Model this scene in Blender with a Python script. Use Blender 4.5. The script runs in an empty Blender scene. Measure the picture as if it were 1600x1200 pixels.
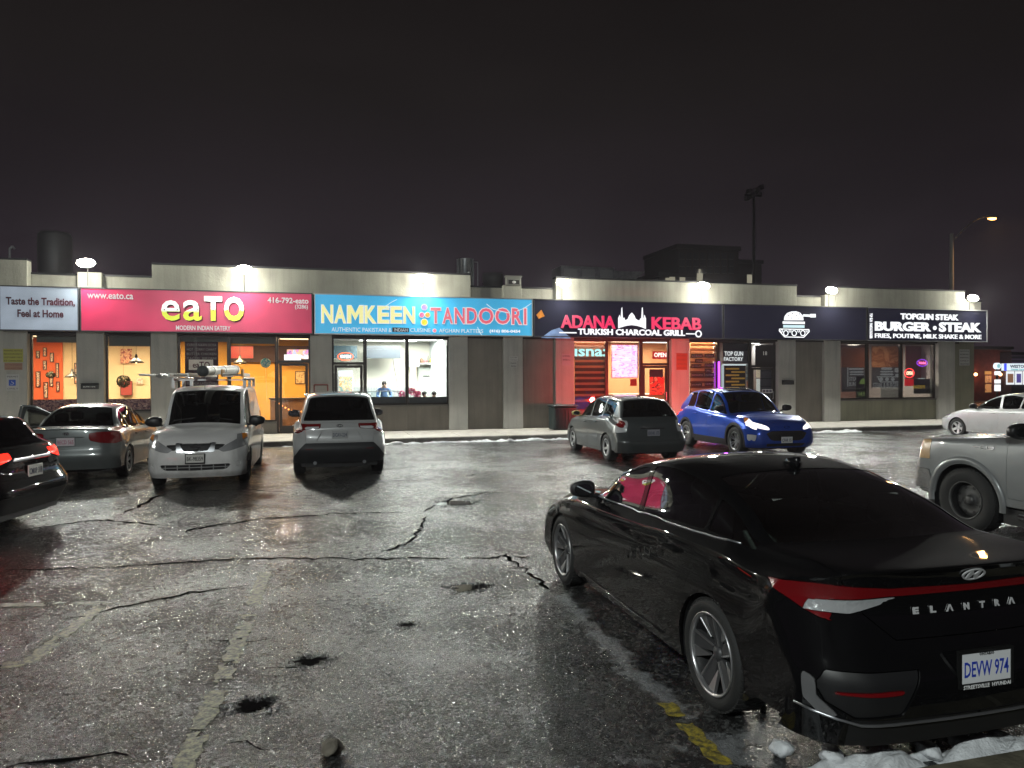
import bpy, math, random
import numpy as np
from mathutils import Vector, Matrix
random.seed(7); np.random.seed(7)
SC=bpy.context.scene
# ---------------------------------------------------------------- camera
FPX=1130.0; PSI=math.radians(14.9); PITCH=math.radians(-0.5); ROLL=math.radians(0.2); CAMH=1.98; D=25.1
_c=bpy.data.cameras.new('camera'); _c.sensor_width=36; _c.lens=36*FPX/1600; _c.clip_end=2000; _c.clip_start=.05
_co=bpy.data.objects.new('camera',_c); SC.collection.objects.link(_co); SC.camera=_co
_f=Vector((math.sin(PSI)*math.cos(PITCH),math.cos(PSI)*math.cos(PITCH),math.sin(PITCH)))
_r=Vector((math.cos(PSI),-math.sin(PSI),0)); _u=_r.cross(_f)
_r2=_r*math.cos(ROLL)-_u*math.sin(ROLL); _u2=_u*math.cos(ROLL)+_r*math.sin(ROLL)
_co.matrix_world=Matrix(((_r2.x,_u2.x,-_f.x,0),(_r2.y,_u2.y,-_f.y,0),(_r2.z,_u2.z,-_f.z,CAMH),(0,0,0,1)))
# ---------------------------------------------------------------- night sky: low cloud lit from below by the city
W_=bpy.data.worlds.new('World'); SC.world=W_; W_.use_nodes=True; _n=W_.node_tree.nodes; _l=W_.node_tree.links
_bg=_n['Background']; _tc=_n.new('ShaderNodeTexCoord'); _sp=_n.new('ShaderNodeSeparateXYZ'); _l.new(_tc.outputs['Generated'],_sp.inputs[0])
_cr=_n.new('ShaderNodeValToRGB'); _e=_cr.color_ramp.elements; _e[0].position=0; _e[0].color=(.027,.018,.027,1); _e[1].position=.75; _e[1].color=(.0088,.0070,.0064,1)
_m=_e.new(.16); _m.color=(.0195,.0142,.0190,1); _m=_e.new(.36); _m.color=(.0125,.0102,.0102,1); _l.new(_sp.outputs['Z'],_cr.inputs[0])
_mp=_n.new('ShaderNodeMapping'); _mp.inputs['Scale'].default_value=(1,1,3.2); _l.new(_tc.outputs['Generated'],_mp.inputs[0])
_nz=_n.new('ShaderNodeTexNoise'); _nz.inputs['Scale'].default_value=2.2; _nz.inputs['Detail'].default_value=5; _l.new(_mp.outputs[0],_nz.inputs['Vector'])
_mr=_n.new('ShaderNodeMapRange'); _mr.inputs['From Min'].default_value=.3; _mr.inputs['From Max'].default_value=.7; _mr.inputs['To Min'].default_value=.80; _mr.inputs['To Max'].default_value=1.25; _l.new(_nz.outputs['Fac'],_mr.inputs['Value'])
_mx=_n.new('ShaderNodeVectorMath'); _mx.operation='SCALE'; _l.new(_cr.outputs[0],_mx.inputs[0]); _l.new(_mr.outputs[0],_mx.inputs['Scale']); _l.new(_mx.outputs[0],_bg.inputs['Color'])
_bg.inputs['Strength'].default_value=.8
SC.view_settings.view_transform='Standard'; SC.view_settings.look='None'; SC.view_settings.exposure=0; SC.view_settings.gamma=1
SC.render.engine='CYCLES'; cy=SC.cycles; cy.use_denoising=True; cy.max_bounces=6; cy.diffuse_bounces=2; cy.glossy_bounces=3; cy.transmission_bounces=3; cy.transparent_max_bounces=10; cy.volume_bounces=0
cy.sample_clamp_indirect=4; cy.sample_clamp_direct=0; cy.caustics_reflective=False; cy.caustics_refractive=False; cy.use_adaptive_sampling=True; cy.adaptive_threshold=.02
FILLP=6500   # watts of the unseen lamp added behind the camera as fill
# measured from the photograph: where a sight line meets the ground or a wall plane (metres)
def ray(px,py):
    a=(px-800)/FPX; b=-(py-600)/FPX
    r=a*math.cos(ROLL)+b*math.sin(ROLL); u=-a*math.sin(ROLL)+b*math.cos(ROLL)
    f=math.cos(PITCH)-u*math.sin(PITCH); uu=math.sin(PITCH)+u*math.cos(PITCH)
    return (f*math.sin(PSI)+r*math.cos(PSI), f*math.cos(PSI)-r*math.sin(PSI), uu)
def GP(px,py,z=0.0):
    d=ray(px,py); t=(z-CAMH)/d[2]; return (d[0]*t,d[1]*t)
def WP(px,py,y=D):
    d=ray(px,py); t=y/d[1]; return (d[0]*t,CAMH+d[2]*t)
def WX(px,y=D,py=600): return WP(px,py,y)[0]
def light(kind,loc,power,col=(1,1,1),rad=.1,to=None,spot=None,blend=.8,size=None,parent=None,sizey=None):
    l=bpy.data.lights.new('lamp_light',kind); l.energy=power; l.color=col
    if kind!='AREA': l.shadow_soft_size=rad
    else:
        l.size=size or .5
        if sizey: l.shape='RECTANGLE'; l.size_y=sizey
    if kind=='SPOT': l.spot_size=math.radians(spot or 150); l.spot_blend=blend
    o=bpy.data.objects.new('lamp_light',l); SC.collection.objects.link(o); o.location=loc
    if to is not None: o.rotation_euler=(Vector(to)-Vector(loc)).to_track_quat('-Z','Y').to_euler()
    if parent:
        o.parent=parent; o.matrix_parent_inverse=Matrix.Translation(-parent.location)
    return o
# ---------------------------------------------------------------- helpers
COL = bpy.context.scene.collection
def P(o, label=None, cat=None, group=None, kind=None):
    if label: o['label'] = label
    if cat: o['category'] = cat
    if group: o['group'] = group
    if kind: o['kind'] = kind
    return o
def empty(name, loc=(0,0,0), rz=0.0, label=None, cat=None, group=None):
    o = bpy.data.objects.new(name, None); COL.objects.link(o)
    o.empty_display_size = .2
    o.location = loc; o.rotation_euler = (0,0,rz)
    return P(o, label, cat, group)
def mobj(name, me, parent=None, loc=(0,0,0), rot=None):
    o = bpy.data.objects.new(name, me); COL.objects.link(o)
    o.location = loc
    if rot is not None: o.rotation_euler = rot
    if parent is not None: o.parent = parent
    return o
class MB:
    """collects simple shapes into one mesh"""
    def __init__(s): s.v=[]; s.f=[]; s.m=[]; s.sm=[]; s.mi=0; s.smooth=False
    def add(s, vs, fs):
        b=len(s.v); s.v.extend([tuple(p) for p in vs])
        for f in fs: s.f.append(tuple(i+b for i in f)); s.m.append(s.mi); s.sm.append(s.smooth)
    def box(s, x0,x1,y0,y1,z0,z1):
        x0,x1=min(x0,x1),max(x0,x1); y0,y1=min(y0,y1),max(y0,y1); z0,z1=min(z0,z1),max(z0,z1)
        s.add([(x0,y0,z0),(x1,y0,z0),(x1,y1,z0),(x0,y1,z0),(x0,y0,z1),(x1,y0,z1),(x1,y1,z1),(x0,y1,z1)],
              [(0,3,2,1),(4,5,6,7),(0,1,5,4),(1,2,6,5),(2,3,7,6),(3,0,4,7)])
    def bevbox(s, x0,x1,y0,y1,z0,z1,b=.01):
        # box with chamfered edges (24 corners)
        cx,cy,cz=(x0+x1)/2,(y0+y1)/2,(z0+z1)/2; hx,hy,hz=abs(x1-x0)/2,abs(y1-y0)/2,abs(z1-z0)/2
        b=min(b,hx*.8,hy*.8,hz*.8); vs=[];idx={}
        for sx in(-1,1):
            for sy in(-1,1):
                for sz in(-1,1):
                    for a in range(3):
                        d=[hx-b,hy-b,hz-b]; d[a]+=b
                        idx[(sx,sy,sz,a)]=len(vs); vs.append((cx+sx*d[0],cy+sy*d[1],cz+sz*d[2]))
        fs=[]
        def I(k,a): return idx[(k[0],k[1],k[2],a)]
        for a in range(3):
            o=[i for i in range(3) if i!=a]
            for sg in(-1,1):
                q=[]
                for (p,r) in((-1,-1),(1,-1),(1,1),(-1,1)):
                    k=[0,0,0];k[a]=sg;k[o[0]]=p;k[o[1]]=r;q.append(I(k,a))
                fl=(sg>0)!=(a==1)
                fs.append(tuple(q if fl else q[::-1]))
        for a in range(3):
            o=[i for i in range(3) if i!=a]
            for p in(-1,1):
                for r in(-1,1):
                    k1=[0,0,0];k2=[0,0,0];k1[a]=-1;k2[a]=1
                    k1[o[0]]=k2[o[0]]=p;k1[o[1]]=k2[o[1]]=r
                    q=[I(k1,o[0]),I(k2,o[0]),I(k2,o[1]),I(k1,o[1])]
                    fl=(p*r>0)!=(a==1)
                    fs.append(tuple(q if fl else q[::-1]))
        for sx in(-1,1):
            for sy in(-1,1):
                for sz in(-1,1):
                    k=(sx,sy,sz); q=[I(k,0),I(k,1),I(k,2)]
                    fs.append(tuple(q if sx*sy*sz>0 else q[::-1]))
        s.add(vs,fs)
    def quad(s,a,b,c,d): s.add([a,b,c,d],[(0,1,2,3)])
    def tube(s, p0,p1,r0,r1=None,n=10,caps=True):
        p0=Vector(p0);p1=Vector(p1); r1=r0 if r1 is None else r1
        d=(p1-p0).normalized(); u=d.orthogonal().normalized(); w=d.cross(u)
        vs=[]
        for (p,r) in((p0,r0),(p1,r1)):
            for i in range(n):
                a=2*math.pi*i/n; vs.append(p+u*(r*math.cos(a))+w*(r*math.sin(a)))
        fs=[(i,(i+1)%n,n+(i+1)%n,n+i) for i in range(n)]
        if caps: fs+= [tuple(range(n-1,-1,-1)),tuple(range(n,2*n))]
        s.add(vs,fs)
    def path(s, pts, r, n=8):
        for a,b in zip(pts[:-1],pts[1:]): s.tube(a,b,r,r,n)
    def sweep(s, pts, r, n=8):
        P_=[Vector(p) for p in pts]; vs=[]; k=len(P_); u=None
        for i,p in enumerate(P_):
            d=(P_[min(i+1,k-1)]-P_[max(i-1,0)]).normalized()
            u=d.orthogonal().normalized() if u is None else (u-d*u.dot(d)).normalized(); w=d.cross(u)
            for j in range(n): a=2*math.pi*j/n; vs.append(p+u*(r*math.cos(a))+w*(r*math.sin(a)))
        fs=[(i*n+j,i*n+(j+1)%n,(i+1)*n+(j+1)%n,(i+1)*n+j) for i in range(k-1) for j in range(n)]
        fs+=[tuple(range(n-1,-1,-1)),tuple(range((k-1)*n,k*n))]; s.add(vs,fs)
    def lathe(s, prof, c=(0,0,0), axis='z', n=24, a0=0., a1=2*math.pi):
        """prof: list of (radius, height)"""
        full=abs(a1-a0-2*math.pi)<1e-6; m=n if full else n+1
        vs=[]
        for i in range(m):
            a=a0+(a1-a0)*i/n
            for r,h in prof:
                x,y=r*math.cos(a),r*math.sin(a)
                if axis=='z': vs.append((c[0]+x,c[1]+y,c[2]+h))
                elif axis=='y': vs.append((c[0]+x,c[1]+h,c[2]-y))
                else: vs.append((c[0]+h,c[1]+x,c[2]+y))
        k=len(prof);fs=[]
        for i in range(n):
            j=(i+1)%m
            for q in range(k-1): fs.append((i*k+q,j*k+q,j*k+q+1,i*k+q+1))
        s.add(vs,fs)
    def prism(s, poly, y0, y1, plane='xz'):
        """extrude a 2D polygon between two depths"""
        n=len(poly)
        def m(p,d):
            if plane=='xz': return (p[0],d,p[1])
            if plane=='yz': return (d,p[0],p[1])
            return (p[0],p[1],d)
        vs=[m(p,y0) for p in poly]+[m(p,y1) for p in poly]
        fs=[tuple(range(n)),tuple(range(2*n-1,n-1,-1))]+[(i,n+i,n+(i+1)%n,(i+1)%n) for i in range(n)]
        s.add(vs,fs)
    def ball(s,c,r,nu=10,nv=6):
        rx,ry,rz=(r,r,r) if not hasattr(r,'__len__') else r
        vs=[(c[0],c[1],c[2]-rz)]
        for j in range(1,nv):
            p=-math.pi/2+math.pi*j/nv
            for i in range(nu):
                a=2*math.pi*i/nu
                vs.append((c[0]+rx*math.cos(p)*math.cos(a),c[1]+ry*math.cos(p)*math.sin(a),c[2]+rz*math.sin(p)))
        vs.append((c[0],c[1],c[2]+rz)); fs=[]
        for i in range(nu): fs.append((0,1+(i+1)%nu,1+i))
        for j in range(nv-2):
            for i in range(nu):
                a=1+j*nu+i;b=1+j*nu+(i+1)%nu; fs.append((a,b,b+nu,a+nu))
        e=len(vs)-1
        for i in range(nu): fs.append((e,e-nu+i,e-nu+(i+1)%nu))
        s.add(vs,fs)
    def mesh(s,name,mats):
        me=bpy.data.meshes.new(name); me.from_pydata(s.v,[],s.f)
        if not isinstance(mats,(list,tuple)): mats=[mats]
        for m in mats: me.materials.append(m)
        me.polygons.foreach_set('material_index',s.m)
        me.polygons.foreach_set('use_smooth',s.sm)
        me.update(); return me
    def build(s,name,mats,parent=None,loc=(0,0,0),rot=None):
        return mobj(name,s.mesh(name,mats),parent,loc,rot)
def boxobj(name,mat,parent,x0,x1,y0,y1,z0,z1,bev=0):
    m=MB()
    (m.bevbox(x0,x1,y0,y1,z0,z1,bev) if bev else m.box(x0,x1,y0,y1,z0,z1))
    return m.build(name,mat,parent)
def np_mesh(name, V, T, mat=None, N=None, smooth=True):
    me=bpy.data.meshes.new(name)
    n=len(V); t=len(T); k=T.shape[1] if t else 3
    me.vertices.add(n); me.vertices.foreach_set('co',np.ascontiguousarray(V[:,:3],dtype=np.float32).ravel())
    me.loops.add(t*k); me.loops.foreach_set('vertex_index',np.ascontiguousarray(T,dtype=np.int32).ravel())
    me.polygons.add(t); me.polygons.foreach_set('loop_start',np.arange(0,t*k,k,dtype=np.int32))
    try: me.polygons.foreach_set('loop_total',np.full(t,k,dtype=np.int32))
    except Exception: pass
    if mat is not None:
        for m in (mat if isinstance(mat,(list,tuple)) else [mat]): me.materials.append(m)
    me.update(calc_edges=True)
    me.polygons.foreach_set('use_smooth',np.full(t,smooth,dtype=bool))
    if N is not None:
        me.normals_split_custom_set_from_vertices([tuple(v) for v in N.tolist()])
    return me
_txt_cache={}
def text_mesh(txt, size=1.0, bold=0.0, extrude=0.0, mat=None, width=None, align='CENTER', spacing=1.0, shear=0.0, res=3, height=None):
    cu=bpy.data.curves.new('txt','FONT'); cu.body=txt; cu.size=size; cu.offset=bold; cu.extrude=extrude
    cu.align_x=align; cu.align_y='CENTER'; cu.space_character=spacing; cu.shear=shear; cu.resolution_u=res
    ob=bpy.data.objects.new('txt',cu); COL.objects.link(ob)
    dg=bpy.context.evaluated_depsgraph_get(); me=bpy.data.meshes.new_from_object(ob.evaluated_get(dg))
    bpy.data.objects.remove(ob); bpy.data.curves.remove(cu)
    n=len(me.vertices)
    if n:
        co=np.empty(n*3,dtype=np.float32); me.vertices.foreach_get('co',co); co=co.reshape(-1,3)
        if width:
            w=co[:,0].max()-co[:,0].min(); co[:,0]*=width/max(w,1e-6)
        if height:
            h=co[:,1].max()-co[:,1].min(); co[:,1]*=height/max(h,1e-6)
        cx=(co[:,0].max()+co[:,0].min())/2 if align=='CENTER' else 0
        cy=(co[:,1].max()+co[:,1].min())/2
        co[:,0]-=cx; co[:,1]-=cy
        me.vertices.foreach_set('co',co.ravel()); me.update()
    me.materials.clear()
    if mat: me.materials.append(mat)
    return me
def text(name, txt, parent, loc, mat, rot=(math.pi/2,0,0), **k):
    return mobj(name, text_mesh(txt, mat=mat, **k), parent, loc, rot)
# ---------------------------------------------------------------- materials
MATS={}
def mat(name, color=(.5,.5,.5), rough=.5, metal=0., emit=None, es=1., spec=None, coat=0., bump=None, bscale=50., var=0., vscale=4., aniso=None, trans=None):
    if name in MATS: return MATS[name]
    m=bpy.data.materials.new(name); m.use_nodes=True; nt=m.node_tree; b=nt.nodes['Principled BSDF']
    b.inputs['Base Color'].default_value=(*color,1); b.inputs['Roughness'].default_value=rough; b.inputs['Metallic'].default_value=metal
    if spec is not None: b.inputs['Specular IOR Level'].default_value=spec
    if coat: b.inputs['Coat Weight'].default_value=coat; b.inputs['Coat Roughness'].default_value=.03
    if emit is not None:
        b.inputs['Emission Color'].default_value=(*emit,1); b.inputs['Emission Strength'].default_value=es
    tc=None
    if bump or var:
        tc=nt.nodes.new('ShaderNodeTexCoord')
    if bump:
        nz=nt.nodes.new('ShaderNodeTexNoise'); nz.inputs['Scale'].default_value=bscale; nz.inputs['Detail'].default_value=4
        bp=nt.nodes.new('ShaderNodeBump'); bp.inputs['Strength'].default_value=bump; bp.inputs['Distance'].default_value=.01
        nt.links.new(tc.outputs['Object'],nz.inputs['Vector']); nt.links.new(nz.outputs['Fac'],bp.inputs['Height']); nt.links.new(bp.outputs['Normal'],b.inputs['Normal'])
    if var:
        nz=nt.nodes.new('ShaderNodeTexNoise'); nz.inputs['Scale'].default_value=vscale; nz.inputs['Detail'].default_value=5
        cr=nt.nodes.new('ShaderNodeValToRGB')
        lo=tuple(c*(1-var) for c in color); hi=tuple(min(1,c*(1+var)) for c in color)
        cr.color_ramp.elements[0].position=.3; cr.color_ramp.elements[0].color=(*lo,1); cr.color_ramp.elements[1].position=.7; cr.color_ramp.elements[1].color=(*hi,1)
        nt.links.new(tc.outputs['Object'],nz.inputs['Vector']); nt.links.new(nz.outputs['Fac'],cr.inputs['Fac']); nt.links.new(cr.outputs['Color'],b.inputs['Base Color'])
        mr=nt.nodes.new('ShaderNodeMapRange'); mr.inputs['To Min'].default_value=max(0,rough-.12); mr.inputs['To Max'].default_value=min(1,rough+.12)
        nt.links.new(nz.outputs['Fac'],mr.inputs['Value']); nt.links.new(mr.outputs['Result'],b.inputs['Roughness'])
    MATS[name]=m; return m
def glassmat(name, tint=(.5,.55,.55), refl=1.0):
    if name in MATS: return MATS[name]
    m=bpy.data.materials.new(name); m.use_nodes=True; nt=m.node_tree; nt.nodes.clear()
    o=nt.nodes.new('ShaderNodeOutputMaterial'); mx=nt.nodes.new('ShaderNodeMixShader'); t=nt.nodes.new('ShaderNodeBsdfTransparent'); g=nt.nodes.new('ShaderNodeBsdfGlossy')
    lw=nt.nodes.new('ShaderNodeLayerWeight'); lw.inputs['Blend'].default_value=.42
    mu=nt.nodes.new('ShaderNodeMath'); mu.operation='MULTIPLY_ADD'; mu.inputs[1].default_value=.9*refl; mu.inputs[2].default_value=.02; mu.use_clamp=True
    nt.links.new(lw.outputs['Fresnel'],mu.inputs[0]); nt.links.new(mu.outputs[0],mx.inputs['Fac'])
    t.inputs['Color'].default_value=(*tint,1); g.inputs['Roughness'].default_value=.02; g.inputs['Color'].default_value=(.95,.97,1,1)
    nt.links.new(t.outputs[0],mx.inputs[1]); nt.links.new(g.outputs[0],mx.inputs[2]); nt.links.new(mx.outputs[0],o.inputs['Surface'])
    MATS[name]=m; return m
def emis(name, color, s=1.0):
    return mat(name, (.02,.02,.02), .6, emit=color, es=s)

def thin(m, f=.5):
    """cloth or film that lets light through: part translucent"""
    nt=m.node_tree; b=nt.nodes['Principled BSDF']; o=[n for n in nt.nodes if n.type=='OUTPUT_MATERIAL'][0]
    if any(n.type=='BSDF_TRANSLUCENT' for n in nt.nodes): return m
    t=nt.nodes.new('ShaderNodeBsdfTranslucent'); x=nt.nodes.new('ShaderNodeMixShader'); x.inputs[0].default_value=f
    if b.inputs['Base Color'].is_linked: nt.links.new(b.inputs['Base Color'].links[0].from_socket,t.inputs['Color'])
    else: t.inputs['Color'].default_value=b.inputs['Base Color'].default_value
    nt.links.new(b.outputs[0],x.inputs[1]); nt.links.new(t.outputs[0],x.inputs[2]); nt.links.new(x.outputs[0],o.inputs['Surface']); return m
M_black=mat('black_plastic',(.012,.012,.013),.45)
M_gloss=mat('gloss_black',(.008,.008,.009),.12,coat=.6)
M_tyre=mat('tyre_rubber',(.018,.018,.018),.75,bump=.3,bscale=120)
M_alloy=mat('alloy_metal',(.60,.60,.61),.35,.35)
M_alloyd=mat('alloy_grey',(.055,.055,.058),.45,.2)
M_chrome=mat('chrome',(.8,.8,.82),.08,1.)
M_satin=mat('satin_silver',(.45,.46,.48),.3,.9)
M_mirror=mat('mirror_silver',(.75,.78,.8),.02,1.)
M_cabin=mat('cabin_dark',(.02,.02,.022),.8)
M_seat=mat('seat_cloth',(.03,.03,.033),.85,bump=.2,bscale=200)
M_steel=mat('steel_wheel',(.10,.10,.10),.5,.6)
M_glass=glassmat('car_glass',(.70,.77,.75),1.)
M_gtint=glassmat('car_glass_tinted',(.16,.18,.18),1.)
M_gpriv=glassmat('car_glass_privacy',(.03,.032,.035),.9)
M_red=mat('lamp_red',(.13,.003,.005),.15,coat=1.,emit=(1,.02,.02),es=.012)
M_redhot=mat('lamp_red_lit',(.4,.01,.01),.15,coat=1.,emit=(1,.025,.012),es=2.6)
M_clear=mat('lamp_clear',(.74,.75,.77),.12,.1,coat=1.)
M_amber=mat('lamp_amber',(.75,.25,.03),.2,coat=1.)
M_lampoff=mat('headlamp_unlit',(.42,.43,.44),.2,.3,coat=1.,bump=.4,bscale=18)
M_headlit=mat('headlamp_lit',(.8,.8,.8),.1,coat=1.,emit=(1.,.96,.88),es=1.5,bump=.8,bscale=16)
M_plw=mat('plate_white',(.72,.73,.75),.35,bump=.1,bscale=300)
M_plblue=mat('plate_blue',(.02,.05,.42),.4)
M_plink=mat('plate_dark_ink',(.06,.07,.12),.4)
M_plaink=mat('plate_red_ink',(.45,.12,.2),.4)
M_plpink=mat('plate_pinkish',(.62,.55,.58),.4)
M_plblk=mat('plate_black_print',(.02,.02,.02),.4)
M_white=mat('white_print',(.78,.78,.78),.4)
# ---------------------------------------------------------------- ground
LXY=lambda pts:[GP(*p) for p in pts]
YK=22.1   # kerb line in front of the shops
holes=[(GP(485,1033),.115,.075),(GP(395,1102),.10,.075),(GP(733,918),.17,.11),(GP(636,976),.06,.04),(GP(712,786),.30,.22)]
def vnoise(x,y,seed=0):
    # cheap value noise, numpy
    xi=np.floor(x).astype(np.int64); yi=np.floor(y).astype(np.int64); xf=x-xi; yf=y-yi
    def h(a,b):
        n=(a*374761393+b*668265263+seed*1442695)&0x7fffffff; n=((n^(n>>13))*1274126177)&0x7fffffff; return ((n^(n>>16))&0xffff)/65535.
    u=xf*xf*(3-2*xf); v=yf*yf*(3-2*yf)
    return (h(xi,yi)*(1-u)+h(xi+1,yi)*u)*(1-v)+(h(xi,yi+1)*(1-u)+h(xi+1,yi+1)*u)*v
def fbm(x,y,o=4,seed=0):
    s=0;a=.5
    for i in range(o): s=s+a*vnoise(x*2**i,y*2**i,seed+i*17); a*=.5
    return s
def seg_dist(X,Y,pts):
    d=np.full(X.shape,9e9)
    for a,b in zip(pts[:-1],pts[1:]):
        ex,ey=b[0]-a[0],b[1]-a[1]; t=np.clip(((X-a[0])*ex+(Y-a[1])*ey)/max(ex*ex+ey*ey,1e-9),0,1)
        d=np.minimum(d,np.hypot(X-a[0]-ex*t,Y-a[1]-ey*t))
    return d
def ground_z(X,Y):
    z=.014*(fbm(X*.45+3,Y*.45+9,3,5)-.45)+.006*(fbm(X*2.1,Y*2.1,3,8)-.45)
    for (hx,hy),rx,ry in holes:
        r=np.hypot((X-hx)/rx,(Y-hy)/ry)*(1+.55*(fbm(X*9,Y*9,3,31)-.45)*2); z=z-np.clip(1.25-r,0,.6)*.05
    return z
xs=np.unique(np.r_[np.linspace(-140,-30,12),np.linspace(-30,-9,40),np.arange(-9,-3,.10),np.arange(-3,5.2,.042),np.arange(5.2,24,.12),np.linspace(24,60,40),np.linspace(60,240,12)])
ys=[-40,-25,-12,-6,-3,-1,0,1,1.6,2.0]
while ys[-1]<24.5: ys.append(ys[-1]+max(.034,.0052*ys[-1]))
ys=np.unique(np.r_[ys,[26,28,32,40,60,100,150,220]])
Xg,Yg=np.meshgrid(xs,ys,indexing='ij')
Zg=ground_z(Xg,Yg); fade=np.clip((24.2-Yg)/1.2,0,1); Zg=Zg*fade
V=np.stack([Xg,Yg,Zg],-1).reshape(-1,3); nx_,ny_=len(xs),len(ys)
i=(np.arange(nx_-1)[:,None]*ny_+np.arange(ny_-1)[None,:]).ravel(); T=np.stack([i,i+ny_,i+ny_+1,i+1],1)
def asphalt():
    m=bpy.data.materials.new('wet_asphalt'); m.use_nodes=True; nt=m.node_tree; b=nt.nodes['Principled BSDF']; L=nt.links.new; N=nt.nodes.new
    g=N('ShaderNodeNewGeometry')
    def noise(sc,det=4,ro=.6,vec=None,dist=0):
        n=N('ShaderNodeTexNoise'); n.inputs['Scale'].default_value=sc; n.inputs['Detail'].default_value=det; n.inputs['Roughness'].default_value=ro; n.inputs['Distortion'].default_value=dist; L(vec or g.outputs['Position'],n.inputs['Vector']); return n.outputs['Fac']
    def mr(v,a,b_,c,d):
        n=N('ShaderNodeMapRange'); n.inputs['From Min'].default_value=a; n.inputs['From Max'].default_value=b_; n.inputs['To Min'].default_value=c; n.inputs['To Max'].default_value=d; L(v,n.inputs['Value']); return n.outputs[0]
    def math_(op,a,c):
        n=N('ShaderNodeMath'); n.operation=op
        for k,v in enumerate((a,c)):
            if isinstance(v,(int,float)): n.inputs[k].default_value=v
            else: L(v,n.inputs[k])
        return n.outputs[0]
    def mix(f,a,c):
        n=N('ShaderNodeMix'); n.data_type='RGBA'
        L(f,n.inputs['Factor'])
        for k,v in (('A',a),('B',c)):
            if isinstance(v,tuple): n.inputs[k].default_value=(*v,1)
            else: L(v,n.inputs[k])
        return n.outputs['Result']
    big=noise(.22,4,.55); mid=noise(1.3,5,.6); fine=noise(38,4,.75)
    vor=N('ShaderNodeTexVoronoi'); vor.inputs['Scale'].default_value=95; L(g.outputs['Position'],vor.inputs['Vector'])
    agg=mr(vor.outputs['Distance'],0,.6,1,0)
    vc=N('ShaderNodeTexVoronoi'); vc.inputs['Scale'].default_value=95; L(g.outputs['Position'],vc.inputs['Vector'])
    sepc=N('ShaderNodeSeparateColor'); L(vc.outputs['Color'],sepc.inputs[0])
    stone=mr(sepc.outputs[0],0,1,0,1)
    def speck(sc):
        v=N('ShaderNodeTexVoronoi'); v.inputs['Scale'].default_value=sc; L(g.outputs['Position'],v.inputs['Vector']); q=N('ShaderNodeSeparateColor'); L(v.outputs['Color'],q.inputs[0]); return q.outputs[0]
    sp1=speck(34); sp2=speck(15)
    stone2=math_('ADD',math_('MULTIPLY',stone,.45),math_('ADD',math_('MULTIPLY',sp1,.35),math_('MULTIPLY',sp2,.20)))
    col=mix(mr(stone2,.25,.80,0,1),(.005,.005,.0055),(.028,.0285,.028)); col=mix(mr(sp1,.86,.90,0,.75),col,(.11,.112,.11)); col=mix(mr(stone,.90,.93,0,.7),col,(.15,.152,.15)); col=mix(mr(mid,.35,.7,0,.45),col,(.022,.0215,.021))  # pale aggregate specks, their colour contrast raised to imitate wet sparkle
    # crack network
    mp=N('ShaderNodeMapping'); mp.inputs['Scale'].default_value=(.42,.75,1); L(g.outputs['Position'],mp.inputs[0])
    wn=N('ShaderNodeTexNoise'); wn.inputs['Scale'].default_value=1.6; wn.inputs['Detail'].default_value=6; L(mp.outputs[0],wn.inputs['Vector'])
    vm=N('ShaderNodeVectorMath'); vm.operation='MULTIPLY_ADD'; L(wn.outputs['Color'],vm.inputs[0]); vm.inputs[1].default_value=(.9,.9,0); L(mp.outputs[0],vm.inputs[2])
    cv=N('ShaderNodeTexVoronoi'); cv.feature='DISTANCE_TO_EDGE'; cv.inputs['Scale'].default_value=.9; L(vm.outputs[0],cv.inputs['Vector'])
    cw=mr(noise(.8,3,.5),.42,.62,-.004,.013)
    cr=math_('LESS_THAN',cv.outputs['Distance'],cw); 
    cv2=N('ShaderNodeTexVoronoi'); cv2.feature='DISTANCE_TO_EDGE'; cv2.inputs['Scale'].default_value=5.5; L(vm.outputs[0],cv2.inputs['Vector'])
    cw2=mr(noise(.45,3,.5),.56,.72,-.01,.03); cr2=math_('LESS_THAN',cv2.outputs['Distance'],cw2); crk=math_('MAXIMUM',cr,cr2)
    col=mix(math_('MULTIPLY',crk,.9),col,(.004,.004,.004))
    # thawing slush near the parked black car and along the kerb
    at=N('ShaderNodeAttribute'); at.attribute_name='slush'; sl=noise(5.5,9,.72); 
    slf=mr(math_('ADD',math_('MULTIPLY',at.outputs['Fac'],.42),math_('MULTIPLY',sl,1.0)),.80,.90,0,1); slf=math_('MULTIPLY',slf,math_('GREATER_THAN',at.outputs['Fac'],.02))
    col=mix(math_('MULTIPLY',slf,.55),col,(.30,.31,.32))
    st=N('ShaderNodeAttribute'); st.attribute_name='stain'; col=mix(math_('MULTIPLY',st.outputs['Fac'],.75),col,(.045,.026,.008))
    L(col,b.inputs['Base Color'])
    wet=noise(.55,5,.6,dist=.4)
    wet2=math_('ADD',math_('MULTIPLY',wet,.7),math_('MULTIPLY',big,.3))
    ro=mr(wet2,.36,.60,.08,.30)
    ro=math_('ADD',ro,mr(fine,.3,.7,-.05,.08)); ro=math_('ADD',ro,mr(stone2,.2,.8,.10,-.10)); L(ro,b.inputs['Roughness'])
    b.inputs['Specular IOR Level'].default_value=.85
    h=math_('ADD',math_('MULTIPLY',agg,.0060),math_('MULTIPLY',fine,.0110)); h=math_('ADD',h,math_('MULTIPLY',sp1,.0050)); h=math_('ADD',h,math_('MULTIPLY',sp2,.0050)); h=math_('ADD',h,math_('MULTIPLY',mid,.010)); h=math_('SUBTRACT',h,math_('MULTIPLY',crk,.010)); h=math_('ADD',h,math_('MULTIPLY',slf,.006))
    fl=mr(wet2,.30,.42,.25,1.0)
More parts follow.
